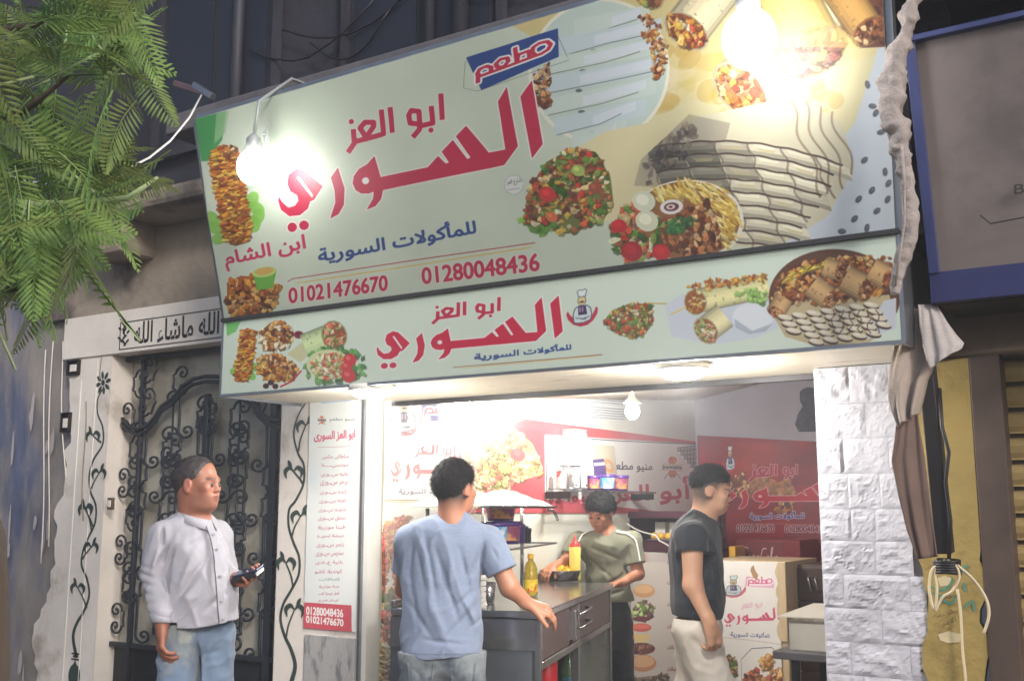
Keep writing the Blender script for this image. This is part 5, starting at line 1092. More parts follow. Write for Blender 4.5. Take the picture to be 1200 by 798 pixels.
obj('dial', MB().lathe([(0, -.002), (.036, -.002), (.036, .006), (0, .007)], (-2.985, 5.375, 1.668), 24, 'x'), mat('dial_face', rgb(232, 232, 226), .4, col2=rgb(110, 120, 120), c2scale=45, c2lo=.55, c2hi=.6), rkc, smooth=False)
po = thing('food_pouch', 'beige pouch with orange ring print standing behind purple tubs', 'pouch', (XS, 5.9, 1.6))
Pc = Canvas(200, 260, (206, 196, 172)); Pc.fill([circ((130, 120), 40, 24)], (214, 150, 60), raw=True); Pc.fill([circ((130, 120), 20, 24)], (206, 196, 172), raw=True); Pc.fill([[(30, 90), (100, 80), (105, 250), (25, 250)]], (84, 60, 130), raw=True); Pc.fill([[(34, 108), (100, 100), (101, 116), (35, 124)]], (226, 226, 236), raw=True)
PQ = [np.array((XS+.05, 5.70, 1.6)), np.array((XS+.05, 6.08, 1.6)), np.array((XS+.02, 6.08, 1.885)), np.array((XS+.02, 5.70, 1.885))]
sheet('pouch_front', PQ, Pc.material('print_pouch', rough=.35, bump=.2), po, 8, 8, disp=lambda u, v: .02*sin(pi*u)*sin(pi*min(1, v*1.1))); obj('pouch_back', MB().slab(PQ, (1, 0, 0), .008), mat('beige_foil', rgb(196, 188, 166), .4), po)
for k, (y, x, r, h, d) in enumerate(((5.66, -3.02, .042, .09, 'small purple tub at the near end of the wall shelf'), (5.80, -3.0, .05, .10, 'small purple tub in the middle of the wall shelf'), (6.0, -3.01, .052, .10, 'small purple tub furthest along the wall shelf'))): tub(np.array((x, y, 1.598)), r, h, d, [M_LAB2, M_LAB1, M_LAB2][k], 'purple tubs on the wall shelf')

# ---- counter with the burger poster
by = 6.3
bc_ = thing('poster_cabinet', 'pale cabinet with a burger layers poster on its front', 'cabinet', (-2.9, by, .13))
bx0, bx1 = max(XS+.01, onY(712, 700, by)[0]), onY(803, 700, by)[0]; bz1 = onY(760, 647, by)[2]
obj('carcass', MB().box((bx0, by, .14), (bx1, 6.85, bz1)), M_WHITE, bc_, bev=.006)
QD = [np.array((bx0+.002, by-.004, .2)), np.array((bx1-.002, by-.004, .2)), np.array((bx1-.002, by-.004, bz1-.004)), np.array((bx0+.002, by-.004, bz1-.004))]
Dc = Canvas(700, 1100, (206, 196, 188), [pr(p) for p in QD]); Dc.fill([[(0, 0), (700, 0), (700, 60), (0, 60)]], (190, 180, 176), raw=True)
cd_ = lambda P: crop(P, 640, 560, 3.355)
Dc.fill([cd_([(330, 275), (402, 275), (402, 330), (345, 345)])], (214, 150, 130), .5)
Dc.fill([circ(cd_([(385, 443)])[0], 13, 24, 8)], (214, 150, 90)); Dc.fill([circ(cd_([(382, 436)])[0], 11, 24, 5)], (230, 180, 120))
Dc.scatter(circ(cd_([(378, 520)])[0], 12, 16, 11), [(150, 180, 80), (180, 206, 110), (110, 140, 60), (206, 216, 140), (120, 60, 90)], 90, 2, 5)
Dc.fill([circ(cd_([(375, 553)])[0], 11, 20, 3)], (110, 40, 60)); Dc.fill([circ(cd_([(374, 587)])[0], 12, 20, 5)], (206, 56, 44)); Dc.fill([circ(cd_([(373, 583)])[0], 10, 20, 3)], (226, 90, 64)); Dc.fill([cd_([(335, 612), (410, 612), (400, 640), (372, 646), (340, 638)])], (232, 200, 120))
Dc.fill([circ(cd_([(375, 670)])[0], 16, 24, 7)], (110, 54, 50)); Dc.scatter(circ(cd_([(375, 668)])[0], 14, 16, 5), [(150, 80, 66), (100, 50, 44), (176, 120, 96)], 50, 1.5, 3.5); Dc.fill([circ(cd_([(380, 727)])[0], 16, 24, 10)], (196, 130, 80)); Dc.fill([circ(cd_([(378, 720)])[0], 14, 24, 7)], (222, 170, 120))
for y in (280, 325, 405, 490, 578, 660, 745): Dc.text('الاضافات', cd_([(476, y+12), (522, y+12), (522, y-4), (476, y-4)]), (150, 50, 70), bold=1)
p = cd_([(260, 800), (290, 790), (430, 775), (480, 765), (490, 830), (260, 830)]); Dc.fill([p], (150, 130, 110)); Dc.scatter(p, [(120, 100, 80), (180, 160, 140), (90, 80, 70)], 50, 2, 6)
Dc.soften(1)
sheet('burger_poster', QD, Dc.material('print_burger', rough=.4, bump=.08), bc_)
# purple counter above it
pq = thing('purple_display', 'dark purple open display counter holding a tray of yellow buns', 'counter', (-2.8, by+.1, bz1))
dz0 = bz1+.003; Z_ = lambda py: onY(770, py, by)[2]
dx0, dx1 = onY(728, 640, by)[0], onY(814, 640, by)[0]; M_PLUM = mat('plum_laminate', rgb(70, 26, 46), .35, var=.1)
obj('lower_panel', MB().box((dx0, by+.01, dz0), (dx1, 6.85, Z_(634))), M_PLUM, pq, bev=.004); obj('top_board', MB().box((dx0, by, Z_(607)), (dx1, 6.85, Z_(599))), M_PLUM, pq, bev=.004)
obj('back_board', MB().box((dx0, 6.75, Z_(634)), (dx1, 6.84, Z_(607))), M_PLUM, pq)
for x in (dx0, dx1-.06): obj('side_board', MB().box((x, by+.02, Z_(634)), (x+.06, 6.74, Z_(607))), M_PLUM, pq)
for k in range(2):
    a = onY(758+k*17, 612, by)[0]; tag(obj('paper_box', MB().box((a, by+.12, Z_(633)), (a+.072, by+.3, Z_(612))), M_WHITE, bev=.002), ['white paper box in the purple display, nearer the wall', 'white paper box in the purple display, nearer the walking man'][k], 'box', 'white boxes in the purple display')
tr = thing('bun_tray', 'shallow tray of yellow buns inside the purple display', 'tray', (-2.75, by+.05, Z_(633)))
a, b = onY(758, 630, by)[0], onY(800, 630, by)[0]; zt_ = Z_(633)+.002
obj('tray', MB().box((a, by+.012, zt_), (b, by+.11, zt_+.006)), M_STEEL, tr)
for k in range(5): x = a+(b-a)*(k+.5)/5; obj('bun', MB().lathe([(0, 0), (.02, .0), (.024, .015), (.018, .034), (0, .042)], (x, by+.06, zt_+.006), 14), mat('bun_yellow', rgb(232, 184, 70), .5, var=.1) if k == 0 else MATS['bun_yellow'], tr, smooth=True)
tag(obj('white_cord', MB().tube([onY(733+9*t, 612+4.2*t+(5 if t > 4 else 0)+2.2*sin(t), by-.08) for t in np.linspace(0, 6.4, 14)], .005, 6), M_WHITE, smooth=True), 'white cord drooping in front of the purple display', 'cord')

# ---- low cabinet with torn poster, drawers, fridge, table
ty = 6.1
tc_ = thing('freezer_cabinet', 'low cabinet with a torn white restaurant poster on its front', 'cabinet', (-1.9, ty, .13))
tx0, tx1 = onY(828, 700, ty)[0], onY(922, 700, ty)[0]; tz1 = onY(880, 657, ty)[2]
obj('carcass', MB().box((tx0, ty, .14), (tx1, 6.7, tz1)), mat('pale_wood_side', rgb(204, 182, 146), .5, var=.12, vscale=8, stretch=(6, 6, 1)), tc_, bev=.004)
ce_ = lambda P: crop(P, 800, 590, 3.835)
EQ = [np.array((tx0, ty-.006, .14)), np.array((tx1-.04, ty-.006, .14)), np.array((tx1-.04, ty-.006, tz1-.004)), np.array((tx0, ty-.006, tz1-.004))]
Ec = Canvas(800, 1000, (236, 232, 226), [pr(p) for p in EQ])
q = Ec.m(ce_([(170, 425), (285, 425), (285, 320), (172, 320)])); chef(Ec, [tuple(t) for t in q], .8); Ec.fill([ce_([(285, 325), (410, 345), (412, 378), (280, 372)])], (226, 150, 190), .8); q = Ec.m(ce_([(290, 372), (408, 370), (408, 325), (290, 320)])); matam(Ec, [tuple(t) for t in q], red=(214, 70, 130))
put(Ec, AZP, AZB, [tuple(t) for t in Ec.m(ce_([(262, 478), (358, 472), (358, 440), (264, 444)]))], (226, 170, 190), WHITE, 1); put(Ec, SYP, SYB, [tuple(t) for t in Ec.m(ce_([(186, 552), (438, 545), (438, 462), (188, 466)]))], (206, 30, 90), WHITE, 2, SYH)
Ec.text('للمأكولات السورية', ce_([(215, 600), (390, 605), (390, 580), (215, 570)]), (110, 110, 160), bold=1)
Ec.fill([ce_([(308, 285), (318, 275), (326, 300), (340, 320), (334, 342), (316, 330), (304, 300)])], (176, 130, 80))
Ec.line(ce_([(140, 596), (300, 612), (470, 635)]), 3, (190, 180, 170)); oct_ = ce_([(310, 650), (400, 645), (445, 690), (450, 800), (440, 860), (270, 860), (262, 700)]); Ec.line(oct_+[oct_[0]], 5, (110, 120, 140))
Ec.scatter(ce_([(170, 700), (210, 680), (245, 710), (240, 780), (200, 800), (175, 770)]), VEG[:8]+MEAT, 130, 1.8, 4); Ec.scatter(ce_([(345, 700), (395, 680), (400, 740), (360, 745)]), CHK, 60, 2, 5); Ec.scatter(ce_([(280, 770), (340, 740), (360, 860), (275, 860)]), MEAT+VEG[3:5], 120, 2, 5); Ec.scatter(ce_([(360, 770), (440, 740), (445, 860), (360, 860)]), CHK+[(206, 60, 80), (226, 220, 190)], 140, 2, 5)
Ec.soften(1); sheet('poster_front', EQ, Ec.material('print_torn_poster', rough=.4, bump=.1), tc_, 10, 10, disp=lambda u, v: .003*sin(u*11+v*5)*v)
mb = MB(); tz_ = np.linspace(tz1-.005, .75, 16); pts = [np.array((tx1-.04-.014*abs(sin(k*2.3))-.01*RNG.random(), ty-.010, z_)) for k, z_ in enumerate(tz_)]
mb.add([tuple(p) for p in pts]+[(tx1-.002, ty-.010, z_) for z_ in tz_], [(i, 16+i, 17+i, i+1) for i in range(15)]); obj('torn_edge', mb, MATS['pale_wood_side'], tc_)
dw = thing('drawer_unit', 'dark brown drawer unit between torn poster and stone pier', 'drawers', (-1.5, 6.3, .13))
a, b = onY(921, 690, 6.3)[0], onY(985, 690, 6.3)[0]; z0_, z1__ = .14, onY(940, 662, 6.3)[2]; M_DBR = mat('dark_walnut', rgb(64, 44, 38), .4, var=.15, vscale=12, stretch=(1, 1, 5))
obj('carcass', MB().box((a, 6.32, z0_), (b, 6.8, z1__)), M_DBR, dw, bev=.004)
h_ = .19
for k in range(5):
    zt2 = z1__-.012-k*(h_+.008); d = obj('drawer', MB().box((a+.01, 6.302, max(.15, zt2-h_)), (b-.01, 6.319, zt2)), M_DBR, dw, bev=.003)
    if zt2-h_ > .1: obj('handle', MB().tube([(a+.14, 6.30, zt2-.05), (a+.14, 6.28, zt2-.06), (a+.155, 6.28, zt2-.13), (a+.155, 6.30, zt2-.14)], .006, 6).tube([(a+.18, 6.30, zt2-.055), (a+.18, 6.28, zt2-.065), (a+.195, 6.28, zt2-.125), (a+.195, 6.30, zt2-.135)], .004, 6), M_ALU, d, smooth=True)
fg = thing('drinks_cooler', 'red drinks cooler with white script lettering under the red banner', 'cooler', (-2.3, 7.0, .13))
a, b = onY(862, 640, 7.0)[0], onY(938, 640, 7.0)[0]; zf = onY(900, 632, 7.0)[2]
obj('cooler_body', MB().box((a, 7.0, .14), (b, 7.4, zf)), mat('cooler_red', rgb(126, 24, 34), .35, var=.1), fg, bev=.01)
Gc = Canvas(600, 240, (120, 22, 34))
sc_ = lambda P: [(x*5.2-20, y*5.2) for x, y in P]
def cs_(P, w_): Gc.line(P, w_, (214, 190, 192), raw=True)
for ox, P in ((0, [(38, 14), (28, 12), (18, 24), (16, 36), (24, 40), (34, 30)]), (0, [(40, 26), (34, 32), (38, 38), (44, 32), (40, 26), (46, 28)]), (0, [(56, 26), (50, 27), (48, 34), (52, 38), (58, 32)]), (0, [(66, 26), (60, 30), (60, 36), (66, 36), (68, 26), (67, 38), (72, 34)]),
              (62, [(28, 14), (18, 14), (12, 26), (12, 36), (20, 40), (28, 32)]), (62, [(32, 26), (27, 32), (31, 38), (37, 32), (32, 26)]), (62, [(38, 36), (42, 24), (46, 12), (42, 14), (40, 30), (44, 38), (48, 32)]), (62, [(56, 26), (50, 30), (50, 36), (56, 36), (58, 26), (57, 38), (64, 32)])):
    P = np.array([(x+ox-4, y) for x, y in P], float)*4.6; t = np.linspace(0, len(P)-1, len(P)*5); i = np.clip(t.astype(int), 0, len(P)-2); f = (t-i)[:, None]; pm = np.vstack([P[:1], P, P[-1:]]); A_, B_, C_, D_ = pm[i], pm[i+1], pm[i+2], pm[np.minimum(i+3, len(pm)-1)]
    cs_(.5*((2*B_)+(-A_+C_)*f+(2*A_-5*B_+4*C_-D_)*f**2+(-A_+3*B_-3*C_+D_)*f**3), 11)
Gc.soften(2); GQ = [np.array((a+.01, 6.994, zf-.2)), np.array((b-.12, 6.994, zf-.2)), np.array((b-.12, 6.994, zf-.01)), np.array((a+.01, 6.994, zf-.01))]; sheet('script_lettering', GQ, Gc.material('print_cooler', rough=.3, bump=0), fg)
a = onY(846, 650, 6.6)[0]; tag(obj('yellow_crate', MB().box((a, 6.72, .9), (a+.045, 6.9, onY(850, 640, 6.7)[2])), mat('yellow_plastic', rgb(226, 170, 50), .4), bev=.004), 'yellow plastic block standing behind the torn poster cabinet', 'crate')
a = onY(852, 650, 6.6)[0]; st = thing('cup_stack', 'stack of dark blue ribbed cups beside the yellow block', 'cups', (a+.05, 6.8, .9))
for k in range(9): z_ = .9+k*.032; obj('cup', MB().lathe([(.034, 0), (.042, .028), (.045, .03), (.045, .034), (.03, .034)], (a+.055, 6.8, z_), 16), mat('navy_plastic', rgb(40, 50, 84), .4) if k == 0 else MATS['navy_plastic'], st, smooth=True)
# small steel table with a cardboard box
tbD = 4.95; q = onD(935, 762, tbD); tz = q[2]; tt = thing('steel_table', 'small grey metal table half hidden by the stone pier', 'table', (q[0], q[1], .13))
x0 = onD(905, 762, tbD)[0]; y0 = onD(905, 762, tbD)[1]
obj('table_top', MB().box((x0, y0, tz-.035), (-.90, y0+.5, tz)), mat('grey_table', rgb(110, 108, 112), .45, metal=.4, var=.15), tt, bev=.004)
for x in (x0+.075, -.95):
    for y in (y0+.03, y0+.45): obj('leg', MB().box((x, y, .137), (x+.03, y+.03, tz-.036)), M_DKMET, tt)
obj('lower_shelf', MB().box((x0+.08, y0+.03, .5), (-.93, y0+.45, .51)), M_DKMET, tt)
cloth('grey_cloth', 'crumpled grey cloth on the lower shelf of the steel table', 'cloth', (x0+.26, y0+.24, .512), .36, .3, .18, mat('grey_rag', rgb(120, 120, 126), .8, var=.2), seed=2)
bxo = thing('cardboard_box', 'open white cardboard box standing on the steel table', 'box', (x0+.1, y0+.1, tz))
X0, X1, Y0_, Y1_ = x0+.055, -.93, y0+.08, y0+.42; zbx = tz+.13; M_CARD = mat('white_card', rgb(214, 208, 196), .7, var=.08)
obj('box_body', MB().box((X0, Y0_, tz+.001), (X1, Y0_+.006, zbx)).box((X0, Y1_-.006, tz+.001), (X1, Y1_, zbx)).box((X0, Y0_+.007, tz+.001), (X0+.006, Y1_-.007, zbx)).box((X1-.006, Y0_+.007, tz+.001), (X1, Y1_-.007, zbx)).box((X0+.007, Y0_+.007, tz+.001), (X1-.007, Y1_-.007, tz+.008)), M_CARD, bxo)
obj('flap', MB().slab([(X0-.04, Y0_-.05, zbx+.018), (X1, Y0_-.05, zbx+.03), (X1, Y0_+.12, zbx+.075), (X0+.08, Y0_+.12, zbx+.07)], (0, -.3, 1), .004), M_CARD, bxo)
obj('slot', MB().box((X1-.16, Y0_-.002, tz+.075), (X1-.06, Y0_-.0005, tz+.085)), M_DARK, bxo)
bw = onY(799, 770, 5.2); tag(obj('wooden_post', MB().box((bw[0]-.028, 5.2, .137), (bw[0]+.028, 5.26, onY(799, 744, 5.2)[2])), mat('red_brown_wood', rgb(120, 56, 40), .5, var=.2, vscale=14, stretch=(8, 8, 1)), bev=.004), 'red brown wooden post behind the walking man', 'post')

# ================================================================== LAMPS
M_BULB = mat('lit_bulb', (1, 1, 1), emit=(1, .97, .92), estr=22); M_LED = mat('lit_diffuser', (1, 1, 1), emit=(1, .99, .95), estr=14); M_FIX = mat('lamp_housing', rgb(170, 176, 176), .5, metal=.3)
def point(parent, p, e, r, col=(1, .985, .96)):
    l = bpy.data.lights.new('lamp_light', 'POINT'); l.energy = e; l.shadow_soft_size = r; l.color = col
    o = bpy.data.objects.new('lamp_light', l); COL.objects.link(o); o.parent = parent; o.location = tuple(np.array(p)-_wl(parent)); return o
def bulb(p, r, name, label, e, arm=None, parent=None):
    t = thing(name, label, 'lamp', p)
    obj('bulb', MB().lathe([(r*sin(a), -r*1.15*cos(a)) for a in np.linspace(0, 2.75, 14)], tuple(p), 24), M_BULB, t, smooth=True)
    obj('socket', MB().lathe([(r*.42, r*1.02), (r*.46, r*1.1), (r*.46, r*1.9), (r*.2, r*2.2), (0, r*2.2)], tuple(p), 16), M_FIX, t, smooth=True)
    point(t, np.array(p)-np.array((0, 0, 0)), e, r*1.02)
    if arm: obj('arm', MB().tube(arm, .007, 8), M_FIX, t, smooth=True)
    return t
p1 = onY(296, 196, 2.90); f1 = bulb(p1, .062, 'sign_flood_lamp', 'glaring lamp on a bent arm over the skewer end of the banner', 20, arm=[p1+(0, 0, .11), p1+(0, .02, .28), p1+(0, .2, .44), p1+(-.02, .5, .47)])
p2 = onY(878, 46, 2.90); f2 = bulb(p2, .08, 'sign_flood_lamp', 'glaring lamp over the shawarma wraps at the high end of the banner', 42, arm=[p2+(0, 0, .13), p2+(0, .03, .42), p2+(0, .25, .62), p2+(0, .6, .64)])
tag(f1, group='lamps over the banner'); tag(f2, group='lamps over the banner')
# coil of spare cable above the first lamp
cc = onY(311, 150, 2.98); P = [cc+np.array((.018*cos(a)+.004*sin(a*.3), .01*sin(a*.7), .03*sin(a)-.004*a)) for a in np.linspace(0, 24, 90)]
tag(obj('cable_coil', MB().tube(P, .003, 5), M_FIX, smooth=True), 'loose coil of lamp cable hanging in front of the banner', 'cable')
for k, (px, py, d) in enumerate(((435, 460, 'round lit ceiling lamp under the light box near the menu strip'), (800, 436, 'round lit ceiling lamp under the light box near the back banner'))):
    p = onZ(px, py, SZ0-.03); t = thing('soffit_lamp', d, 'lamp', p, 0, 'round lamps under the light box')
    obj('diffuser', MB().lathe([(0, -.022), (.055, -.020), (.078, -.008), (.084, .006)], tuple(p), 32), M_LED, t, smooth=True); obj('base_ring', MB().lathe([(.085, .004), (.092, .008), (.092, .028), (0, .028)], tuple(p), 32), M_WHITE, t, smooth=True)
    point(t, p-np.array((0, 0, .06)), 14 if k == 0 else 22, .06, (1, .97, .9))
p = onD(741, 482, 5.9); pi_ = thing('pendant_bulb', 'glaring bulb in a small cone shade inside the shop', 'lamp', p)
obj('bulb', MB().lathe([(.04*sin(a), -.045*cos(a)) for a in np.linspace(0, 2.8, 12)], tuple(p), 20), M_BULB, pi_, smooth=True); obj('shade', MB().lathe([(.05, .045), (.02, .075), (.015, .10)], tuple(p), 24), M_WHITE, pi_, smooth=True, solid=.002)
obj('flex', MB().tube([p+(0, 0, .10), p+(0, 0, .17)], .004, 6), M_WHITE, pi_); point(pi_, p, 92, .05, (1, .97, .92))
p = onX(549, 468, XS+.05); wb = thing('wall_tube_lamp', 'short upright lit tube at the edge of the plastic covered banner', 'lamp', p)
obj('tube', MB().tube([p-(0, 0, .075), p+(0, 0, .065)], .012, 14), M_BULB, wb, smooth=True); obj('end_cap', MB().lathe([(0, .066), (.015, .066), (.015, .08), (0, .08)], tuple(p), 12).lathe([(0, -.09), (.015, -.09), (.015, -.076), (0, -.076)], tuple(p), 12), M_WHITE, wb)
point(wb, p+np.array((.04, 0, 0)), 9, .03)

# ================================================================== PEOPLE
def nrm(v): v = np.array(v, float); return v/(np.linalg.norm(v)+1e-12)
class SDF:
    def __init__(s, lo, hi, h):
        s.h = h; s.lo = np.array(lo, float); n = np.ceil((np.array(hi)-s.lo)/h).astype(int)+1; s.n = n
        s.f = np.full(tuple(n), .5, np.float32); s.ax = [s.lo[i]+h*np.arange(n[i]) for i in range(3)]
    def sub(s, lo, hi):
        a = [max(0, int((lo[i]-s.lo[i])/s.h)) for i in range(3)]; b = [min(s.n[i], int((hi[i]-s.lo[i])/s.h)+2) for i in range(3)]
        if any(b[i] <= a[i] for i in range(3)): return None
        sl = tuple(slice(a[i], b[i]) for i in range(3))
        X = s.ax[0][sl[0]][:, None, None]; Y = s.ax[1][sl[1]][None, :, None]; Z = s.ax[2][sl[2]][None, None, :]
        return sl, X, Y, Z
    def put(s, d, sl, k, op):
        f = s.f[sl]
        if op == 'u': h = np.maximum(k-np.abs(f-d), 0)/k; s.f[sl] = np.minimum(f, d)-h*h*k/4
        else: d = -d; h = np.maximum(k-np.abs(f-d), 0)/k; s.f[sl] = np.maximum(f, d)+h*h*k/4
    def cap(s, a, b, ra, rb=None, k=.02, fl=None, op='u'):
        """tapering limb from a to b; fl = (direction, factor) flattens it"""
        a, b = np.array(a, float), np.array(b, float); rb = ra if rb is None else rb; m = max(ra, rb)+k+.03
        q = s.sub(np.minimum(a, b)-m, np.maximum(a, b)+m)
        if q is None: return s
        sl, X, Y, Z = q; X, Y, Z = np.broadcast_arrays(X-a[0], Y-a[1], Z-a[2]); ba = b-a
        if fl is not None:
            n = nrm(fl[0]); g = (X*n[0]+Y*n[1]+Z*n[2])*(fl[1]-1); X, Y, Z = X+n[0]*g, Y+n[1]*g, Z+n[2]*g; ba = ba+n*(ba@n)*(fl[1]-1)
        t = np.clip((X*ba[0]+Y*ba[1]+Z*ba[2])/(ba@ba+1e-12), 0, 1)
        d = np.sqrt((X-ba[0]*t)**2+(Y-ba[1]*t)**2+(Z-ba[2]*t)**2)-(ra+(rb-ra)*t)
        s.put(d.astype(np.float32), sl, k, op); return s
    def ell(s, c, r, R=None, k=.02, op='u'):
        c = np.array(c, float); r = np.array(r, float); m = max(r)+k+.02; q = s.sub(c-m, c+m)
        if q is None: return s
        sl, X, Y, Z = q; X, Y, Z = np.broadcast_arrays(X-c[0], Y-c[1], Z-c[2])
        if R is not None: X, Y, Z = [X*R[i][0]+Y*R[i][1]+Z*R[i][2] for i in range(3)]
        k0 = np.sqrt((X/r[0])**2+(Y/r[1])**2+(Z/r[2])**2); k1 = np.sqrt((X/r[0]**2)**2+(Y/r[1]**2)**2+(Z/r[2]**2)**2)+1e-9
        s.put((k0*(k0-1)/k1).astype(np.float32), sl, k, op); return s
    def plane(s, p, n, k=.006):        # keep the side the normal points to
        n = nrm(n); X, Y, Z = s.ax[0][:, None, None], s.ax[1][None, :, None], s.ax[2][None, None, :]
        d = -((X-p[0])*n[0]+(Y-p[1])*n[1]+(Z-p[2])*n[2]); f = s.f; h = np.maximum(k-np.abs(f-d), 0)/k; s.f = (np.maximum(f, d)+h*h*k/4).astype(np.float32); return s
    def cut(s, c, n, r, k=.004):       # cut a limb's end: half space limited to a ball round c
        c = np.array(c, float); q = s.sub(c-r, c+r); sl, X, Y, Z = q; n = nrm(n)
        d = -((X-c[0])*n[0]+(Y-c[1])*n[1]+(Z-c[2])*n[2]); ins = ((X-c[0])**2+(Y-c[1])**2+(Z-c[2])**2) < r*r
        f = s.f[sl]; s.f[sl] = np.where(ins, np.maximum(f, d), f); return s
    def warp(s, fn): s.f = (s.f+fn(s.ax[0][:, None, None], s.ax[1][None, :, None], s.ax[2][None, None, :])).astype(np.float32); return s
    def crease(s, a, b, w, amp, front=None, yc=0.):
        """valley (amp > 0) or ridge (amp < 0) along a line on one side"""
        a, b = np.array(a, float), np.array(b, float); m = 3*w; lo = np.minimum(a, b)-m; hi = np.maximum(a, b)+m; lo[1] = s.lo[1] if front in (None, -1) else yc; hi[1] = s.ax[1][-1] if front in (None, 1) else yc
        q = s.sub(lo, hi)
        if q is None: return s
        sl, X, Y, Z = q; bx, bz = b[0]-a[0], b[2]-a[2]; t = np.clip(((X-a[0])*bx+(Z-a[2])*bz)/(bx*bx+bz*bz+1e-9), 0, 1)
        d2 = (X-a[0]-bx*t)**2+(Z-a[2]-bz*t)**2; e = np.sin(np.clip(t*.9+.05, 0, 1)*pi); s.f[sl] = s.f[sl]+(amp*np.exp(-d2/w**2)*e).astype(np.float32); return s
    def mesh(s):
        """surface nets"""
        F = s.f; i0 = F < 0; nx, ny, nz = F.shape
        cs = np.zeros((nx-1, ny-1, nz-1), int)
        for dx in (0, 1):
            for dy in (0, 1):
                for dz in (0, 1): cs += i0[dx:nx-1+dx, dy:ny-1+dy, dz:nz-1+dz]
        act = (cs > 0) & (cs < 8); I, J, K = np.nonzero(act); idx = -np.ones(act.shape, int); idx[I, J, K] = np.arange(len(I))
        acc = np.zeros((len(I), 3)); cnt = np.zeros(len(I))
        cor = [(a, b, c) for a in (0, 1) for b in (0, 1) for c in (0, 1)]
        for a in range(8):
            for b in range(a+1, 8):
                A, B = cor[a], cor[b]
                if sum(abs(A[q]-B[q]) for q in range(3)) != 1: continue
                fa = F[I+A[0], J+A[1], K+A[2]]; fb = F[I+B[0], J+B[1], K+B[2]]; m = (fa < 0) != (fb < 0); t = np.where(m, fa/(fa-fb+1e-20), 0)
                for q in range(3): acc[:, q] += np.where(m, A[q]+t*(B[q]-A[q]), 0)
                cnt += m
        V = s.lo+s.h*(np.c_[I, J, K]+acc/cnt[:, None]); Q = []
        for ax in range(3):
            sa = [slice(1, -1)]*3; sa[ax] = slice(0, -1); sb = [slice(1, -1)]*3; sb[ax] = slice(1, None)
            a, b = i0[tuple(sa)], i0[tuple(sb)]; m = a != b; P = np.array(np.nonzero(m)).T
            if len(P) == 0: continue
            fl = a[tuple(P.T)]; off = np.array([1, 1, 1]); off[ax] = 0; P = P+off; u, v = (ax+1) % 3, (ax+2) % 3
            du = np.zeros(3, int); du[u] = 1; dv = np.zeros(3, int); dv[v] = 1
            g = lambda p: idx[p[:, 0], p[:, 1], p[:, 2]]
            q = np.c_[g(P-du-dv), g(P-dv), g(P), g(P-du)]; q[~fl] = q[~fl][:, ::-1]; Q.append(q)
        Q = np.vstack(Q); Q = Q[(Q >= 0).all(1)]; return V, Q
def mesh_obj(name, V, Q, m, parent, cols=None, smooth=True):
    me = bpy.data.meshes.new(name); me.vertices.add(len(V)); me.vertices.foreach_set('co', V.astype(np.float32).ravel())
    me.loops.add(Q.size); me.loops.foreach_set('vertex_index', Q.astype(np.int32).ravel()); me.polygons.add(len(Q)); me.polygons.foreach_set('loop_start', np.arange(0, Q.size, 4, dtype=np.int32)); me.polygons.foreach_set('loop_total', np.full(len(Q), 4, np.int32))
    me.update(calc_edges=True); me.validate(); me.materials.append(m)
    if smooth: me.polygons.foreach_set('use_smooth', [True]*len(me.polygons))
    if cols is not None:
        at = me.color_attributes.new('tint', 'FLOAT_COLOR', 'POINT'); at.data.foreach_set('color', np.c_[cols, np.ones(len(cols))].astype(np.float32).ravel())
    o = bpy.data.objects.new(name, me); COL.objects.link(o); o.parent = parent; return o
def skin_mat(name, sss=.12):
    m = mat(name, (1, 1, 1), rough=.48, var=.06, vscale=25, bump=.12, bscale=160, attr='tint', bdist=.002); b = m.node_tree.nodes['Principled BSDF']
    b.inputs['Subsurface Weight'].default_value = sss; b.inputs['Subsurface Radius'].default_value = (.012, .005, .003); b.inputs['Subsurface Scale'].default_value = 1.; return m
class Fig:
    def __init__(s, label, px, D, z0=.02):
        s.D = D; s.x0 = onD(px, 594, D)@_r; s.z0 = z0; root = _fh*D+_r*s.x0; root[2] = 0
        s.t = thing('person', label, 'person', root, TH)
    def J(s, px, py, dy=0.):
        P = onD(px, py, s.D+dy); return np.array((P@_r-s.x0, dy, P[2]))
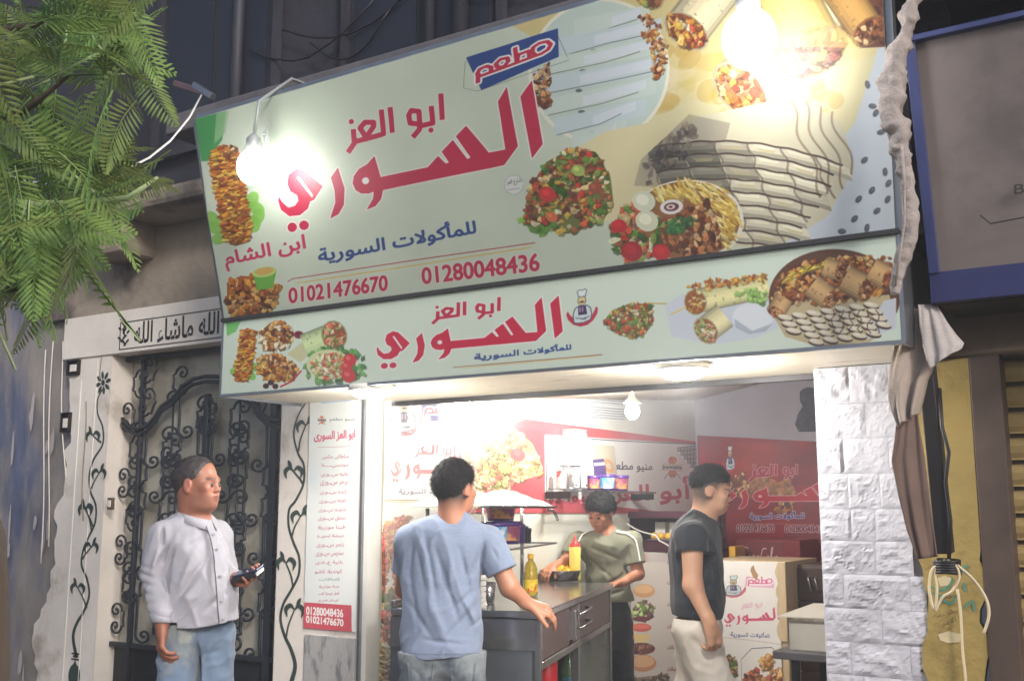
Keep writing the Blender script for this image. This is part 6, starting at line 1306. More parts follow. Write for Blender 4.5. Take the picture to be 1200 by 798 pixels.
def head(S_, c, F, U, s=1., neck_to=None, nr=.055, jaw=1., ear=(1, 1)):
    F = nrm(F); U = nrm(np.array(U)-F*(np.array(U)@F)); L = np.cross(U, F); R = np.array([F, L, U]); c = np.array(c)
    g = lambda f, l, u: c+s*(F*f+L*l+U*u)
    S_.ell(g(-.014, 0, .036), (.098*s, .077*s, .088*s), R, .01).ell(g(.028, 0, -.03), (.064*s, .060*s, .082*s), R, .03*s)
    S_.ell(g(.036, 0, -.074), (.050*s*jaw, .047*s*jaw, .034*s*jaw), R, .03*s).ell(g(.076, 0, -.091), (.019*s, .024*s, .017*s), R, .02*s)
    S_.cap(g(.083, -.03, .02), g(.083, .03, .02), .012*s, k=.02*s)
    for q in (-1, 1):
        S_.ell(g(.066, .046*q, -.018), (.024*s, .020*s, .022*s), R, .02*s); S_.ell(g(.058, .036*q, -.056), (.03*s, .018*s, .028*s), R, .02*s)
        S_.ell(g(.102, .031*q, .001), (.017*s, .017*s, .012*s), R, .012*s, 's'); S_.ell(g(.082, .031*q, -.001), (.0145*s, .0145*s, .012*s), R, .004*s)
    S_.cap(g(.086, 0, .012), g(.103, 0, -.022), .008*s, .0105*s, .014*s)
    for q in (-1, 1): S_.ell(g(.095, .011*q, -.029), (.012*s, .008*s, .008*s), R, .007*s)
    S_.cap(g(.092, -.02, -.053), g(.100, 0, -.050), .0055*s, .0065*s, .007*s).cap(g(.100, 0, -.050), g(.092, .02, -.053), .0065*s, .0055*s, .007*s)
    S_.cap(g(.090, -.017, -.064), g(.097, 0, -.064), .006*s, .0075*s, .007*s).cap(g(.097, 0, -.064), g(.090, .017, -.064), .0075*s, .006*s, .007*s)
    for q, on in ((-1, ear[0]), (1, ear[1])):
        if on: S_.ell(g(-.008, .077*q, -.006), (.020*s, .009*s, .032*s), R, .006*s).ell(g(-.002, .087*q, -.002), (.010*s, .005*s, .018*s), R, .004*s, 's').cap(g(-.004, .079*q, -.032), g(-.002, .076*q, -.036), .008*s, .006*s, k=.005)
    if neck_to is not None: S_.cap(g(-.028, 0, -.05), neck_to, nr*s, nr*1.12*s, .03)
    return g, R
def headcols(V, c, R, s, base, hair, lips=(.42, .16, .14), stub=0., fade=0., bald=0.):
    P = (V-np.array(c))@np.array(R).T/s; f, l, u = P[:, 0], P[:, 1], P[:, 2]; C = np.tile(np.array(base), (len(V), 1)); near = (np.abs(P).max(1) < .14)
    def mixc(m, col):
        m = np.clip(m, 0, 1)[:, None]; C[:] = C*(1-m)+np.array(col)*m
    sm = lambda x, a, b: np.clip((x-a)/(b-a), 0, 1)
    mixc(near*(f > .055)*np.exp(-((u-.026+.10*(np.abs(l)-.028)**2*8)/.0048)**2)*(np.abs(l) > .009)*(np.abs(l) < .050)*.9, hair)
    mixc(near*(f > .083)*(np.abs(l) < .021)*np.exp(-((u+.057)/.0075)**4)*.75, lips)
    mixc(near*(f > .085)*(np.abs(l) < .021)*np.exp(-((u+.0572)/.0015)**2)*.8, np.array(lips)*.35)
    mixc(near*(f > .06)*np.exp(-(((np.abs(l)-.031)/.018)**2+((u)/.010)**2))*.35, np.array(base)*.55)
    mixc(near*np.exp(-((f+.004)/.02)**2)*(np.abs(l) > .07)*(np.abs(u) < .045)*.35, (.55, .2, .16))
    mixc(near*(f > .05)*(np.abs(l) > .02)*(np.abs(l) < .06)*(u < 0)*(u > -.05)*.18, (.6, .26, .2))
    if stub: mixc(near*(u < -.04)*(f > .0)*sm(-u, .04, .06)*stub, hair)
    if fade: mixc(near*sm(.035-f+.4*(u), 0, .03)*sm(u, -.112, -.045)*(np.hypot(f+.008, u+.006) > .03)*fade, hair)
    return C
def eyes(fig, g, s, gaze=0.):
    for q in (-1, 1):
        c = g(.0845, .031*q, -.001); r = .0127*s
        o = obj('eyeball', MB().lathe([(r*sin(a), -r*cos(a)) for a in np.linspace(0, pi, 10)], tuple(c), 16), MATS.get('eye_white') or mat('eye_white', rgb(74, 62, 58), .4, var=0), fig.t, smooth=True, local=True)
        c2 = g(.0935, .0315*q, -.001); obj('iris', MB().lathe([(.0058*s*sin(a), -.0058*s*cos(a)) for a in np.linspace(0, pi, 8)], tuple(c2), 12), MATS.get('eye_iris') or mat('eye_iris', rgb(38, 26, 20), .15, var=0), o, smooth=True, local=True)
def hair_cap(fig, g, R, c, s, m, thick=.012, front=.065, side_u=-.01, back_u=-.06, tuft=.004, h=.0045, crown=0., seed=0.):
    lo = c-.16*s; hi = c+.17*s; H = SDF(lo, hi, h); H.ell(g(-.014, 0, .036), ((.098+thick)*s, (.077+thick*.9)*s, (.088+thick+crown)*s), R, .01)
    H.cap(g(-.05, 0, -.02), g(-.06, 0, .02), (.058+thick*.6)*s, .07*s, .02)
    def w(X, Y, Z):
        P = [(X-c[0])*R[i][0]+(Y-c[1])*R[i][1]+(Z-c[2])*R[i][2] for i in range(3)]; f, l, u = [p/s for p in P]
        line = np.where(f > .0, side_u+(f/front)**2*(.062-side_u), side_u+(back_u-side_u)*np.clip(-f/.06, 0, 1))+.006*vn(f, l, u, 45, seed)
        q_ = np.clip((u-line)/.045, 0, 1); n = tuft*(1.3*vn(f, l, u, 60, seed)+.8*vn(f*.6, l, u*.6, 130, seed+3))*q_+(thick+crown*.5)*(1-q_)**1.5
        return np.maximum(0, (line-u)*1.0*s+.0)*1.4+n*s+np.maximum(0, f-front-.02)*.8*s
    H.warp(w); V, Q = H.mesh()
    # short strands lying over the mass, so that its outline breaks up
    rr = np.random.default_rng(int(seed)+40); n_ = len(V); N = 8000 if thick > .006 else 3000; ix = rr.integers(0, n_, N); P = V[ix]; o = P-c; o /= np.linalg.norm(o, axis=1)[:, None]
    fl_ = R[0]*.9-R[2]*.5+rr.normal(size=(N, 3))*.45; tg = fl_-o*(fl_*o).sum(1)[:, None]; tg /= np.linalg.norm(tg, axis=1)[:, None]; sd = np.cross(tg, o); L = (rr.uniform(.007, .019, N)*min(1, .4+thick*55)*s)[:, None]; w2 = .0007
    A_ = P-sd*w2+o*.0003; B_ = P+sd*w2+o*.0003; ow = rr.uniform(.05, .5, N)[:, None]; C2 = P+tg*L*.6+o*L*ow+sd*w2*.8; D2 = P+tg*L+o*L*ow*1.3
    V2 = np.vstack([V, A_, B_, C2, D2]); k = np.arange(N); Q = np.vstack([Q, np.c_[n_+k, n_+N+k, n_+2*N+k, n_+3*N+k]]); return mesh_obj('hair', V2, Q, m, fig.t)
def rumple(T, amp, f=9., seed=0., sq=(1, 1, .55)):
    """sharp irregular cloth ridges"""
    X, Y, Z = T.ax[0][:, None, None], T.ax[1][None, :, None], T.ax[2][None, None, :]
    X, Y, Z = np.broadcast_arrays(X, Y, Z); m = np.abs(T.f) < .035; x, y, z = X[m], Y[m], Z[m]; wx = .02*vn(x, y, z, 7, seed+5)
    r = 1-np.abs(vn((x+wx)*sq[0]+z*.35, y*sq[1], (z+wx)*sq[2], f, seed)); r2 = 1-np.abs(vn((x-wx)*sq[0]-z*.3, y, z*sq[2], f*2.1, seed+9)); T.f[m] += (amp*(.5-(r**3))-amp*.4*(r2**3-.3)).astype(np.float32); return T
def hand(S_, W, d, n, side=1, s=1., curl=(.5, .55, .6, .65), spread=.10, thumb=.6, tcurl=.3):
    """wrist W, pointing direction d, palm faces n, side = where the thumb is"""
    W = np.array(W, float); d = nrm(d); n = nrm(np.array(n)-d*(np.array(n)@d)); t = np.cross(d, n)*side
    S_.cap(W-d*.02*s, W+d*.03*s, .025*s, .027*s, .015, fl=(n, 1.35)); S_.cap(W+d*.03*s+t*.016*s, W+d*.078*s+t*.022*s, .022*s, .017*s, .012, fl=(n, 1.5)); S_.cap(W+d*.03*s-t*.014*s, W+d*.072*s-t*.022*s, .021*s, .016*s, .012, fl=(n, 1.5))
    for i, (o, L, r) in enumerate(((.029, .072, .0088), (.010, .080, .0090), (-.010, .074, .0086), (-.029, .058, .0078))):
        b = W+d*(.080-.004*abs(i-1))*s+t*o*s; dr = nrm(d+t*(o/.03)*spread); a = 0; p = b
        for j, fr_ in enumerate((.45, .30, .25)):
            a += curl[i]*(1., 1.15, .8)[j]; v = dr*cos(a)+n*sin(a); q = p+v*L*fr_*s; S_.cap(p, q, r*s*(1-.08*j), r*s*(.92-.09*j), .0045); p = q
    b = W+d*.022*s+t*.024*s; v = nrm(d*.75+t*thumb+n*.25); m_ = b+v*.045*s; S_.cap(b, m_, .0135*s, .011*s, .01); v2 = nrm(v+n*tcurl+d*.3); S_.cap(m_, m_+v2*.032*s, .0105*s, .0088*s, .004)
def foot(S_, a, F, s=1.):
    F = nrm(F); S_.cap(a, a+F*.14*s+np.array((0, 0, -.02)), .045*s, .035*s, .03, fl=((0, 0, 1), 1.2))
M_SOLE = mat('shoe_leather', rgb(40, 34, 32), .45)
def fabric(name, col, rough=.85, var=.07, vs=14, bump=.25, stretch=(1, 1, 1), col2=None, c2=6, lo=.45, hi=.62, bs=420): return mat(name, col, rough, var=var, vscale=vs, bump=bump, bscale=bs, stretch=stretch, sheen=.15, col2=col2, c2scale=c2, c2lo=lo, c2hi=hi, bdist=.0015)

# ---------- the man in the light grey shirt
A = Fig('man in a light grey button shirt and washed jeans looking right, holding a dark wallet', 228, 4.3); J = A.J
SK = np.array(rgb(150, 98, 78)); HR = np.array(rgb(62, 54, 54)); s_ = .87
hc = J(232, 567, 0); Fd = (cos(.26), -sin(.26), -.03); Up = (0, 0, 1)
nb_ = J(229, 617, .01)
B = SDF((-.36, -.32, 0), (.36, .34, 1.74), .0044)
g, R = head(B, hc, Fd, Up, s_, neck_to=nb_, nr=.066, jaw=1.15)
B.ell(g(.03, 0, -.098), (.045, .05, .022), R, .03)
chest = J(226, 655, .02)
B.cap(nb_, chest, .055, .06, .03).cap(chest, J(230, 735, .02), .06, .07, .03)
rsh, rel, rwr = J(192, 629, -.05), J(183, 676, -.07), J(190, 730, -.13)
lsh, lel, lwr = J(252, 629, .16), J(262, 672, .16), J(277, 679, .03)
B.cap(J(226, 624, .02), rsh, .045, .035, .03).cap(rsh, rel, .035, .035, .01).cap(rel, rwr, .038, .028, .02)
B.cap(J(226, 622, .04), lsh, .06, .05, .03).cap(lsh, lel, .042, .036, .03).cap(lel, lwr, .034, .027, .02)
hand(B, rwr+np.array((0, 0, -.005)), (0.02, -.1, -1), (.9, .45, 0), side=-1, s=1.08, curl=(.45, .5, .55, .6), thumb=.35)
hand(B, lwr, (.85, -.5, -.02), (-.35, -.55, .8), side=-1, s=.98, curl=(.55, .6, .65, .7), thumb=.6)
hipR, hipL = J(215, 745, -.03), J(248, 745, .06)
for hp, kn, an in ((hipR, J(203, 850, -.06), np.array((-.13, .0, .1))), (hipL, J(252, 850, .06), np.array((.10, .1, .1)))):
    B.cap(hp, kn, .055, .045, .03).cap(kn, an, .05, .035, .02); foot(B, np.array((an[0], an[1], .065)), (.8, -.6, 0))
V, Q = B.mesh(); cols = headcols(V, hc, R, s_, SK, HR, lips=rgb(132, 72, 66), stub=.22, fade=.0)
cols[V[:, 2] < .09] = rgb(40, 36, 34)
M_SKIN = skin_mat('skin'); mesh_obj('body', V, Q, M_SKIN, A.t, cols); eyes(A, g, s_)
M_HAIR = mat('black_hair', rgb(24, 22, 24), .72, spec=.25, var=.3, vscale=40, bump=.5, bscale=140, stretch=(1, 1, .3), bdist=.003); M_HAIR2 = mat('greying_hair', rgb(60, 54, 56), .6, var=.3, vscale=60, bump=.5, bscale=160, bdist=.003)
hair_cap(A, g, R, hc, s_, M_HAIR2, thick=.005, front=.045, side_u=.0, back_u=-.055, tuft=.0012, h=.0045, seed=2)
M_SHA = fabric('light_grey_cotton', rgb(156, 155, 165), .8, bump=.2)
T = SDF((-.40, -.30, .70), (.36, .40, 1.52), .0052)
# trunk: shoulders, chest, belly, skirt of the shirt
Tl = nrm((1, .45, 0)); RT = np.array([nrm((.86, -.5, 0)), nrm((.5, .86, 0)), (0, 0, 1)])
T.ell(J(225, 640, .03), (.105, .150, .09), RT, .03).ell(J(229, 665, .02), (.135, .150, .15), RT, .05).ell(J(234, 700, .01), (.152, .150, .14), RT, .05).ell(J(236, 735, .0), (.140, .150, .12), RT, .05)
T.cap(J(228, 612, .01), J(226, 628, .02), .068, .10, .05)
T.cap(J(222, 620, 0), rsh, .070, .058, .04).cap(J(236, 620, .06), lsh, .066, .054, .04)
T.cap(rsh, rel+np.array((-.006, 0, 0)), .066, .057, .008).cap(rel+np.array((-.006, 0, 0)), rwr+np.array((0, 0, .02)), .055, .038, .006)
T.cap(lsh, lel, .066, .054, .03).cap(lel, lwr-np.array((.02, -.012, 0)), .052, .038, .02)
for i, (a, b, w_, am) in enumerate(((J(214, 640), J(205, 668), .012, .006), (J(208, 636), J(196, 662), .011, .006), (J(218, 700), J(250, 652), .014, .006), (J(210, 712), J(246, 668), .014, .006), (J(214, 728), J(252, 690), .013, .005), (J(200, 615), J(201, 640), .010, .007), (J(172, 668), J(196, 675), .010, 0.0036000000000000003), (J(168, 678), J(196, 684), .009, 0.0027), (J(172, 660), J(194, 664), .008, 0.0027), (J(176, 690), J(196, 694), .009, 0.0027), (J(178, 704), J(199, 702), .008, 0.0022500000000000003), (J(180, 716), J(199, 712), .008, 0.0018000000000000002), (J(198, 640), J(190, 668), .012, -.005), (J(222, 690), J(240, 640), .018, -.005), (J(256, 660), J(270, 700), .016, .005), (J(248, 715), J(272, 690), .015, .005), (J(230, 640), J(244, 630), .012, .004))):
    T.crease(a, b, w_*.75, am*1.9, front=-1, yc=.05)
rumple(T, .0100, 10, 1.)
# hem: curved; cuffs; neck opening
T.warp(lambda X, Y, Z: np.zeros(1, np.float32)+0*X+0*Y+0*Z)
hz = J(230, 737, -.15)[2]
Xs = T.ax[0][:, None, None]; Zs = T.ax[2][None, None, :]; hemz = hz+.020*np.clip((np.abs(Xs-.02)/.15), 0, 1)**2; arm = (Xs < J(203, 730, -.1)[0])*(Zs > J(190, 729, -.1)[2])
T.f = np.where(arm, T.f, np.maximum(T.f, (hemz-Zs)*.9)).astype(np.float32)
T.cut(rwr+np.array((0, 0, .002)), (0, .05, 1), .06); T.cut(lwr-np.array((.012, -.008, 0)), (-.85, .5, 0), .06)
T.ell(J(230, 606, -.005), (.056, .056, .045), None, .008, 's')
V, Q = T.mesh(); mesh_obj('shirt', V, Q, M_SHA, A.t)
# collar, button placket, buttons, cuff, breast seam
def strip(P, w, n, th=.002):    # raised cloth band along points, facing n
    P = [np.array(p, float) for p in P]; mb = MB(); n = nrm(n); vs = []
    for i, p in enumerate(P):
        d = nrm(P[min(i+1, len(P)-1)]-P[max(i-1, 0)]); t = nrm(np.cross(d, n)); vs += [p-t*w/2-n*th, p-t*w/2+n*th, p+t*w/2+n*th, p+t*w/2-n*th]
    return mb.add(vs, [(4*i+k, 4*i+(k+1) % 4, 4*i+4+(k+1) % 4, 4*i+4+k) for i in range(len(P)-1) for k in range(4)])
def proj(Vs, px, py, fig, off=.003):   # nearest point of the garment's skin seen through a photo point
    x, _, z = fig.J(px, py, 0); dd = np.array([(v[0]) for v in Vs]); m_ = (np.abs(Vs[:, 0]-x) < .012) & (np.abs(Vs[:, 2]-z) < .012)
    if not m_.any(): return None
    v = Vs[m_]; y = v[:, 1].min(); k = fig.J(px, py, y); return np.array((k[0], y-off, k[2]))
def onpath(Vs, pts, fig, off=.003, n=14):
    t = np.linspace(0, len(pts)-1, n); P = [proj(Vs, np.interp(q, range(len(pts)), [p[0] for p in pts]), np.interp(q, range(len(pts)), [p[1] for p in pts]), fig, off) for q in t]
    P = [p for p in P if p is not None]
    for i in range(1, len(P)-1): P[i][1] = (P[i-1][1]+P[i][1]+P[i+1][1])/3
    return P
M_SHD = fabric('placket_shadow_grey', rgb(120, 118, 132), .8); pl = onpath(V, [(246, 616), (251, 630), (255, 650), (258, 690), (260, 715), (262, 734)], A, .002, 22)
obj('placket', strip(pl, .026, (.6, -.8, 0), .0022), M_SHA, A.t, local=True); obj('placket_shadow', strip([p+np.array((-.013, .001, 0)) for p in pl], .0045, (.6, -.8, 0), .0034), M_SHD, A.t, local=True)  # darker strip paints the shadow line along the placket
for k in (3, 7, 11, 15, 19):
    if k < len(pl): c = pl[k]; obj('button', MB().lathe([(0, .0035), (.0045, .003), (.005, 0)], (0, 0, 0), 10) if False else MB().obox(c+np.array((.004, -.004, 0)), (.004, .003, 0), (0, 0, .004), (.001, -.0015, 0)), MATS.get('pearl_button') or mat('pearl_button', rgb(150, 146, 150), .3), A.t, local=True)
cn_ = J(230, 611, -.002)
def colpt(a, rad, h): v = R[0]*cos(a)+R[1]*sin(a); return cn_+v*rad+np.array((0, 0, h))
mb = MB(); N_ = 30; vs = []
for i in range(N_+1):
    a = .22+(2*pi-.44)*i/N_; fr_ = (1+cos(a))/2; top = .040-.030*fr_; dz = -.012-.012*fr_; w_ = 0.03+.018*fr_**3
    vs += [colpt(a, .057, top-.02), colpt(a, .059, top), colpt(a, .063, top-.003), colpt(a, .065+w_*.40, top-w_*.9), colpt(a, .063+w_*.36, top-w_*.9-.002)]
obj('collar', mb.add(vs, [(5*i+k, 5*i+k+1, 5*i+5+k+1, 5*i+5+k) for i in range(N_) for k in range(4)]), M_SHA, A.t, local=True, smooth=True, solid=.0015)
cu = rwr+np.array((0, 0, .005)); obj('cuff', MB().lathe([(.036, .0), (.0385, .001), (.0405, .045), (.038, .047)], tuple(cu), 22), M_SHA, A.t, local=True, smooth=True)
# jeans
M_JNA = fabric('washed_denim', rgb(104, 122, 146), .9, var=.12, vs=9, bump=.35, col2=rgb(150, 152, 146), c2=5, lo=.5, hi=.68)
def trousers(fig, hips, knees, ankles, top, m, r=(.088, .072, .06), waist=None, lo=(-.34, -.3, 0), hi=(.34, .36, 1.1), cre=(), bot=.11):
    P = SDF(lo, hi, .006)
    for hp, kn, an in zip(hips, knees, ankles): P.cap(hp, kn, r[0], r[1], .03).cap(kn, an+np.array((0, 0, .03)), r[1], r[2], .02)
    if waist is not None: P.cap(waist[0], waist[1], waist[2], k=.05)
    rumple(P, .0105, 9, top*7, (1, 1, 1.1)); [P.crease(a, b, w_, am, front=-1, yc=.05) for a, b, w_, am in cre]
    P.plane((0, 0, top), (0, 0, -1)); P.plane((0, 0, bot), (0, 0, 1)); V, Q = P.mesh(); return V, mesh_obj('trousers', V, Q, m, fig.t)
trousers(A, (hipR, hipL), (J(200, 850, -.06), J(252, 850, .06)), (np.array((-.13, 0, .1)), np.array((.10, .1, .1))), J(230, 728)[2], M_JNA, waist=(J(224, 742, .0), J(246, 742, .05), .085), cre=((J(237, 744), J(232, 830), .010, .035), (J(225, 760), J(205, 775), .012, .005), (J(240, 765), J(262, 760), .010, .005), (J(190, 785), J(215, 775), .012, .005)))
# wallet and phone in his hand: a thing of its own
wq = lwr+np.array((.055, -.055, .022)); wpos = np.array(A.t.location)+_r*wq[0]+_fh*wq[1]+np.array((0, 0, wq[2])); wt = thing('wallet', 'dark wallet with a phone on top held in the man\'s left hand', 'wallet', wpos, TH)
ax_ = nrm((.93, -.25, .24)); az_ = nrm((-.2, -.25, .95)); ay_ = nrm(np.cross(az_, ax_)); az_ = np.cross(ax_, ay_)
obj('wallet_body', MB().obox((0, 0, 0), ax_*.055, ay_*.036, az_*.009), mat('black_leather', rgb(34, 34, 44), .4, bump=.3, bscale=200), wt, local=True, bev=.004)
obj('phone', MB().obox(az_*.0145+ax_*.008, ax_*.056, ay_*.034, az_*.004), mat('dark_phone', rgb(38, 48, 76), .15), wt, local=True, bev=.003); obj('paper_edge', MB().obox(ax_*.0555, ax_*.004, ay_*.032, az_*.006), M_WHITE, wt, local=True)

# ---------- the man in the light blue T-shirt, seen from behind
Bf = Fig('man in a light blue T-shirt seen from behind, one hand on the steel counter', 520, 4.1); J = Bf.J
s_ = .83; hc = J(534, 572, 0); Fd = (.60, .80, -.10); SKB = np.array(rgb(176, 122, 96)); nb_ = J(530, 616, -.01)
B = SDF((-.3, -.3, 0), (.46, .45, 1.72), .0052); g, R = head(B, hc, Fd, (0, 0, 1), s_, neck_to=nb_, nr=.060)
B.cap(nb_, J(518, 660, 0), .05, .055, .03).cap(J(518, 660, 0), J(518, 745, 0), .055, .06, .03)
rsh, rel, rwr = J(573, 634, .02), J(597, 688, .0), J(620, 708, .02)
lsh, lel, lwr = J(478, 632, .02), J(474, 690, .12), J(500, 700, .30)
B.cap(J(530, 624, .0), rsh, .05, .045, .03).cap(rsh, rel, .043, .035, .02).cap(rel, rwr, .035, .023, .02).cap(J(510, 624, 0), lsh, .05, .045, .03).cap(lsh, lel, .04, .034, .02).cap(lel, lwr, .033, .024, .02)
hand(B, rwr, (.72, .1, -.25), (-.1, .5, -.85), side=-1, s=.98, curl=(.42, .5, .55, .6), thumb=.5)
hand(B, lwr, (.5, .8, -.1), (0, 0, -1), side=1, s=.95)
hipR, hipL = J(544, 762, .0), J(494, 762, .0)
for hp, x in ((hipR, .09), (hipL, -.09)): B.cap(hp, np.array((x, .03, .5)), .05, .045, .03).cap(np.array((x, .03, .5)), np.array((x, 0, .1)), .045, .03, .02); foot(B, np.array((x, 0, .065)), (.2, 1, 0))
V, Q = B.mesh(); cols = headcols(V, hc, R, s_, SKB, HR*.35, lips=rgb(150, 84, 76), fade=.9); cols[V[:, 2] < .09] = rgb(40, 36, 34)
mesh_obj('body', V, Q, M_SKIN, Bf.t, cols); eyes(Bf, g, s_); hair_cap(Bf, g, R, hc, s_, M_HAIR, thick=.009, front=.085, side_u=.010, back_u=-.056, tuft=.0028, crown=.006, seed=1)
T = SDF((-.32, -.28, .86), (.40, .30, 1.52), .0052)
T.ell(J(518, 645, .01), (.170, .105, .13), None, .04).ell(J(517, 690, .01), (.150, .100, .14), None, .06).ell(J(517, 735, .01), (.152, .105, .15), None, .06).ell(J(517, 765, .01), (.150, .106, .08), None, .05)
T.cap(J(532, 611, .0), J(524, 628, 0), .058, .085, .04).cap(J(505, 628, 0), lsh+np.array((.01, 0, 0)), .07, .058, .04).cap(J(540, 626, 0), rsh+np.array((-.01, 0, 0)), .07, .060, .04)
se = rsh+(rel-rsh)*.66; T.cap(rsh, se, .060, .062, .02); sl_ = lsh+(lel-lsh)*.6; T.cap(lsh+np.array((.008, 0, 0)), sl_, .056, .056, .02)
for a, b, w_, am in ((J(500, 625), J(513, 700), .013, .007), (J(512, 640), J(540, 730), .013, .007), (J(480, 660), J(492, 735), .013, .006), (J(540, 640), J(552, 700), .012, .006), (J(565, 640), J(545, 690), .012, .006), (J(555, 690), J(530, 715), .012, .006), (J(560, 705), J(520, 750), .014, .007), (J(478, 700), J(510, 745), .013, .006), (J(495, 745), J(550, 752), .010, .005), (J(476, 640), J(470, 690), .011, -.005), (J(530, 650), J(528, 700), .016, -.006), (J(505, 700), J(525, 745), .016, -.006), (J(548, 700), J(560, 735), .014, -.005), (J(568, 632), J(563, 668), .010, .008), (J(486, 632), J(482, 668), .010, .007), (J(576, 640), J(586, 658), .008, .004), (J(490, 640), J(500, 690), .010, .005), (J(550, 735), J(566, 722), .010, .005)):
    T.crease(a, b, w_*.8, am*1.6, front=-1, yc=.02)
rumple(T, .0105, 9, 4.)
T.cut(se, rsh-rel, .085); T.cut(sl_, lsh-lel, .085)
hz = J(518, 768)[2]; T.warp(lambda X, Y, Z: 0*X+0*Y+0*Z); Z_s = T.ax[2][None, None, :]; T.f = np.maximum(T.f, (hz+.004*np.sin(T.ax[0][:, None, None]*28)-Z_s)).astype(np.float32); T.ell(J(533, 602, .005), (.056, .054, .030), None, .006, 's')
V, Q = T.mesh(); M_SHB = fabric('heather_blue_cotton', rgb(122, 134, 158), .9, var=.10, vs=60, stretch=(.6, .6, 5), bump=.3); mesh_obj('t_shirt', V, Q, M_SHB, Bf.t)
cn_ = J(532, 607, .004); obj('neckband', MB().tube([cn_+np.array((.056*sin(a), .056*cos(a), -.022*cos(a)-.003)) for a in np.linspace(0, 2*pi, 30, endpoint=False)], .0065, 8, closed=True), M_SHB, Bf.t, local=True, smooth=True)
P = onpath(V, [(471, 764), (490, 765), (515, 765.5), (545, 765), (564, 763)], Bf, .001, 26); obj('hem_seam', strip(P, .0022, (0, -1, 0), .0012), M_SHB, Bf.t, local=True)
M_JNB = fabric('grey_denim', rgb(78, 88, 100), .9, var=.24, vs=9, bump=.35, col2=rgb(128, 136, 142), c2=6)
Vt, _o = trousers(Bf, (hipR, hipL), (np.array((.09, .03, .5)), np.array((-.09, .03, .5))), (np.array((.09, 0, .1)), np.array((-.09, 0, .1))), J(518, 762)[2], M_JNB, r=(.078, .066, .055), waist=(J(499, 768, .0), J(538, 768, .0), .078), lo=(-.3, -.25, 0), hi=(.3, .3, 1.05), cre=((J(482, 775), J(500, 798), .01, .006),))
for x0, x1 in ((478, 508), (528, 558)): P = onpath(Vt, [(x0, 776), (x0+2, 800), (x1-2, 800), (x1, 776)], Bf, .002, 16); obj('back_pocket_seam', strip(P, .004, (0, -1, 0), .0015), M_JNB, Bf.t, local=True) if len(P) > 3 else None

# ---------- the boy in the olive T-shirt behind the counter
C_ = Fig('boy with black hair in an olive T-shirt bending over the far end of the counter', 705, 6.15, .13); J = C_.J
s_ = .80; hc = J(704, 600, 0); Fd = (-.52, -.72, -.42); SKC = np.array(rgb(168, 112, 84)); nb_ = J(712, 628, .03)
B = SDF((-.36, -.42, .1), (.32, .32, 1.64), .0055); g, R = head(B, hc, Fd, (-.12, -.25, 1), s_, neck_to=nb_, nr=.052)
rsh, rel, rwr = J(676, 634, .02), J(664, 657, -.04), J(648, 664, -.14)
lsh, lel, lwr = J(741, 634, .03), J(748, 672, .0), J(728, 683, -.10)
B.cap(nb_, J(708, 665, .05), .045, .05, .03).cap(J(708, 665, .05), J(716, 720, .05), .05, .05, .03).cap(J(712, 630, .03), rsh, .048, .042, .03).cap(J(714, 630, .03), lsh, .048, .042, .03)
B.cap(rsh, rel, .038, .034, .02).cap(rel, rwr, .032, .023, .02).cap(lsh, lel, .038, .034, .02).cap(lel, lwr, .033, .023, .02)
hand(B, rwr, (-.5, -.7, -.3), (0, .3, -1), side=1, s=.9); hand(B, lwr, (-.9, -.25, -.15), (.1, -.3, -1), side=1, s=.95, curl=(.6, .65, .7, .75))
for x in (-.02, .13): B.cap(np.array((x, .05, .78)), np.array((x, .04, .45)), .045, .04, .03).cap(np.array((x, .04, .45)), np.array((x, .05, .2)), .045, .03, .02); foot(B, np.array((x, .05, .18)), (-.3, -1, 0))
V, Q = B.mesh(); cols = headcols(V, hc, R, s_, SKC, HR*.3, lips=rgb(160, 90, 80), fade=.7); mesh_obj('body', V, Q, M_SKIN, C_.t, cols); eyes(C_, g, s_)
hair_cap(C_, g, R, hc, s_, M_HAIR, thick=.020, front=.100, side_u=-.008, back_u=-.05, tuft=.006, crown=.010, seed=4)
T = SDF((-.30, -.26, .85), (.30, .30, 1.46), .0055)
T.ell(J(709, 645, .04), (.150, .09, .10), None, .04).ell(J(712, 675, .05), (.132, .092, .11), None, .06).ell(J(716, 700, .05), (.128, .095, .10), None, .05).cap(J(712, 624, .03), J(711, 636, .035), .052, .07, .04)
T.cap(J(700, 634, .03), rsh, .062, .052, .04).cap(J(722, 634, .03), lsh, .062, .054, .04); se = rsh+(rel-rsh)*.75; sl_ = lsh+(lel-lsh)*.70; T.cap(rsh, se, .052, .052, .02).cap(lsh, sl_, .054, .055, .02)
for a, b, w_, am in ((J(690, 640), J(728, 655), .012, .005), (J(686, 650), J(720, 680), .012, .006), (J(700, 690), J(738, 668), .012, .006), (J(696, 700), J(736, 690), .010, .005), (J(735, 640), J(738, 662), .009, .006), (J(682, 640), J(690, 665), .009, .006), (J(705, 660), J(715, 700), .014, -.004)): T.crease(a, b, w_*.8, am*1.3, front=-1, yc=.05)
rumple(T, .0085, 10, 12.); T.cut(se, rsh-rel, .075); T.cut(sl_, lsh-lel, .08); T.plane((0, 0, J(716, 705)[2]), (0, 0, 1)); T.ell(J(710, 617, .0), (.056, .05, .034), None, .006, 's')
V, Q = T.mesh(); M_SHC = fabric('olive_cotton', rgb(114, 115, 98), .9, bump=.25); mesh_obj('t_shirt', V, Q, M_SHC, C_.t)
P = onpath(V, [(722, 622), (735, 624), (745, 632), (748, 645), (750, 657)], C_, .003, 14); obj('shoulder_stripe', strip(P, .009, (0.3, -.9, .3), .0012), M_WHITE, C_.t, local=True)
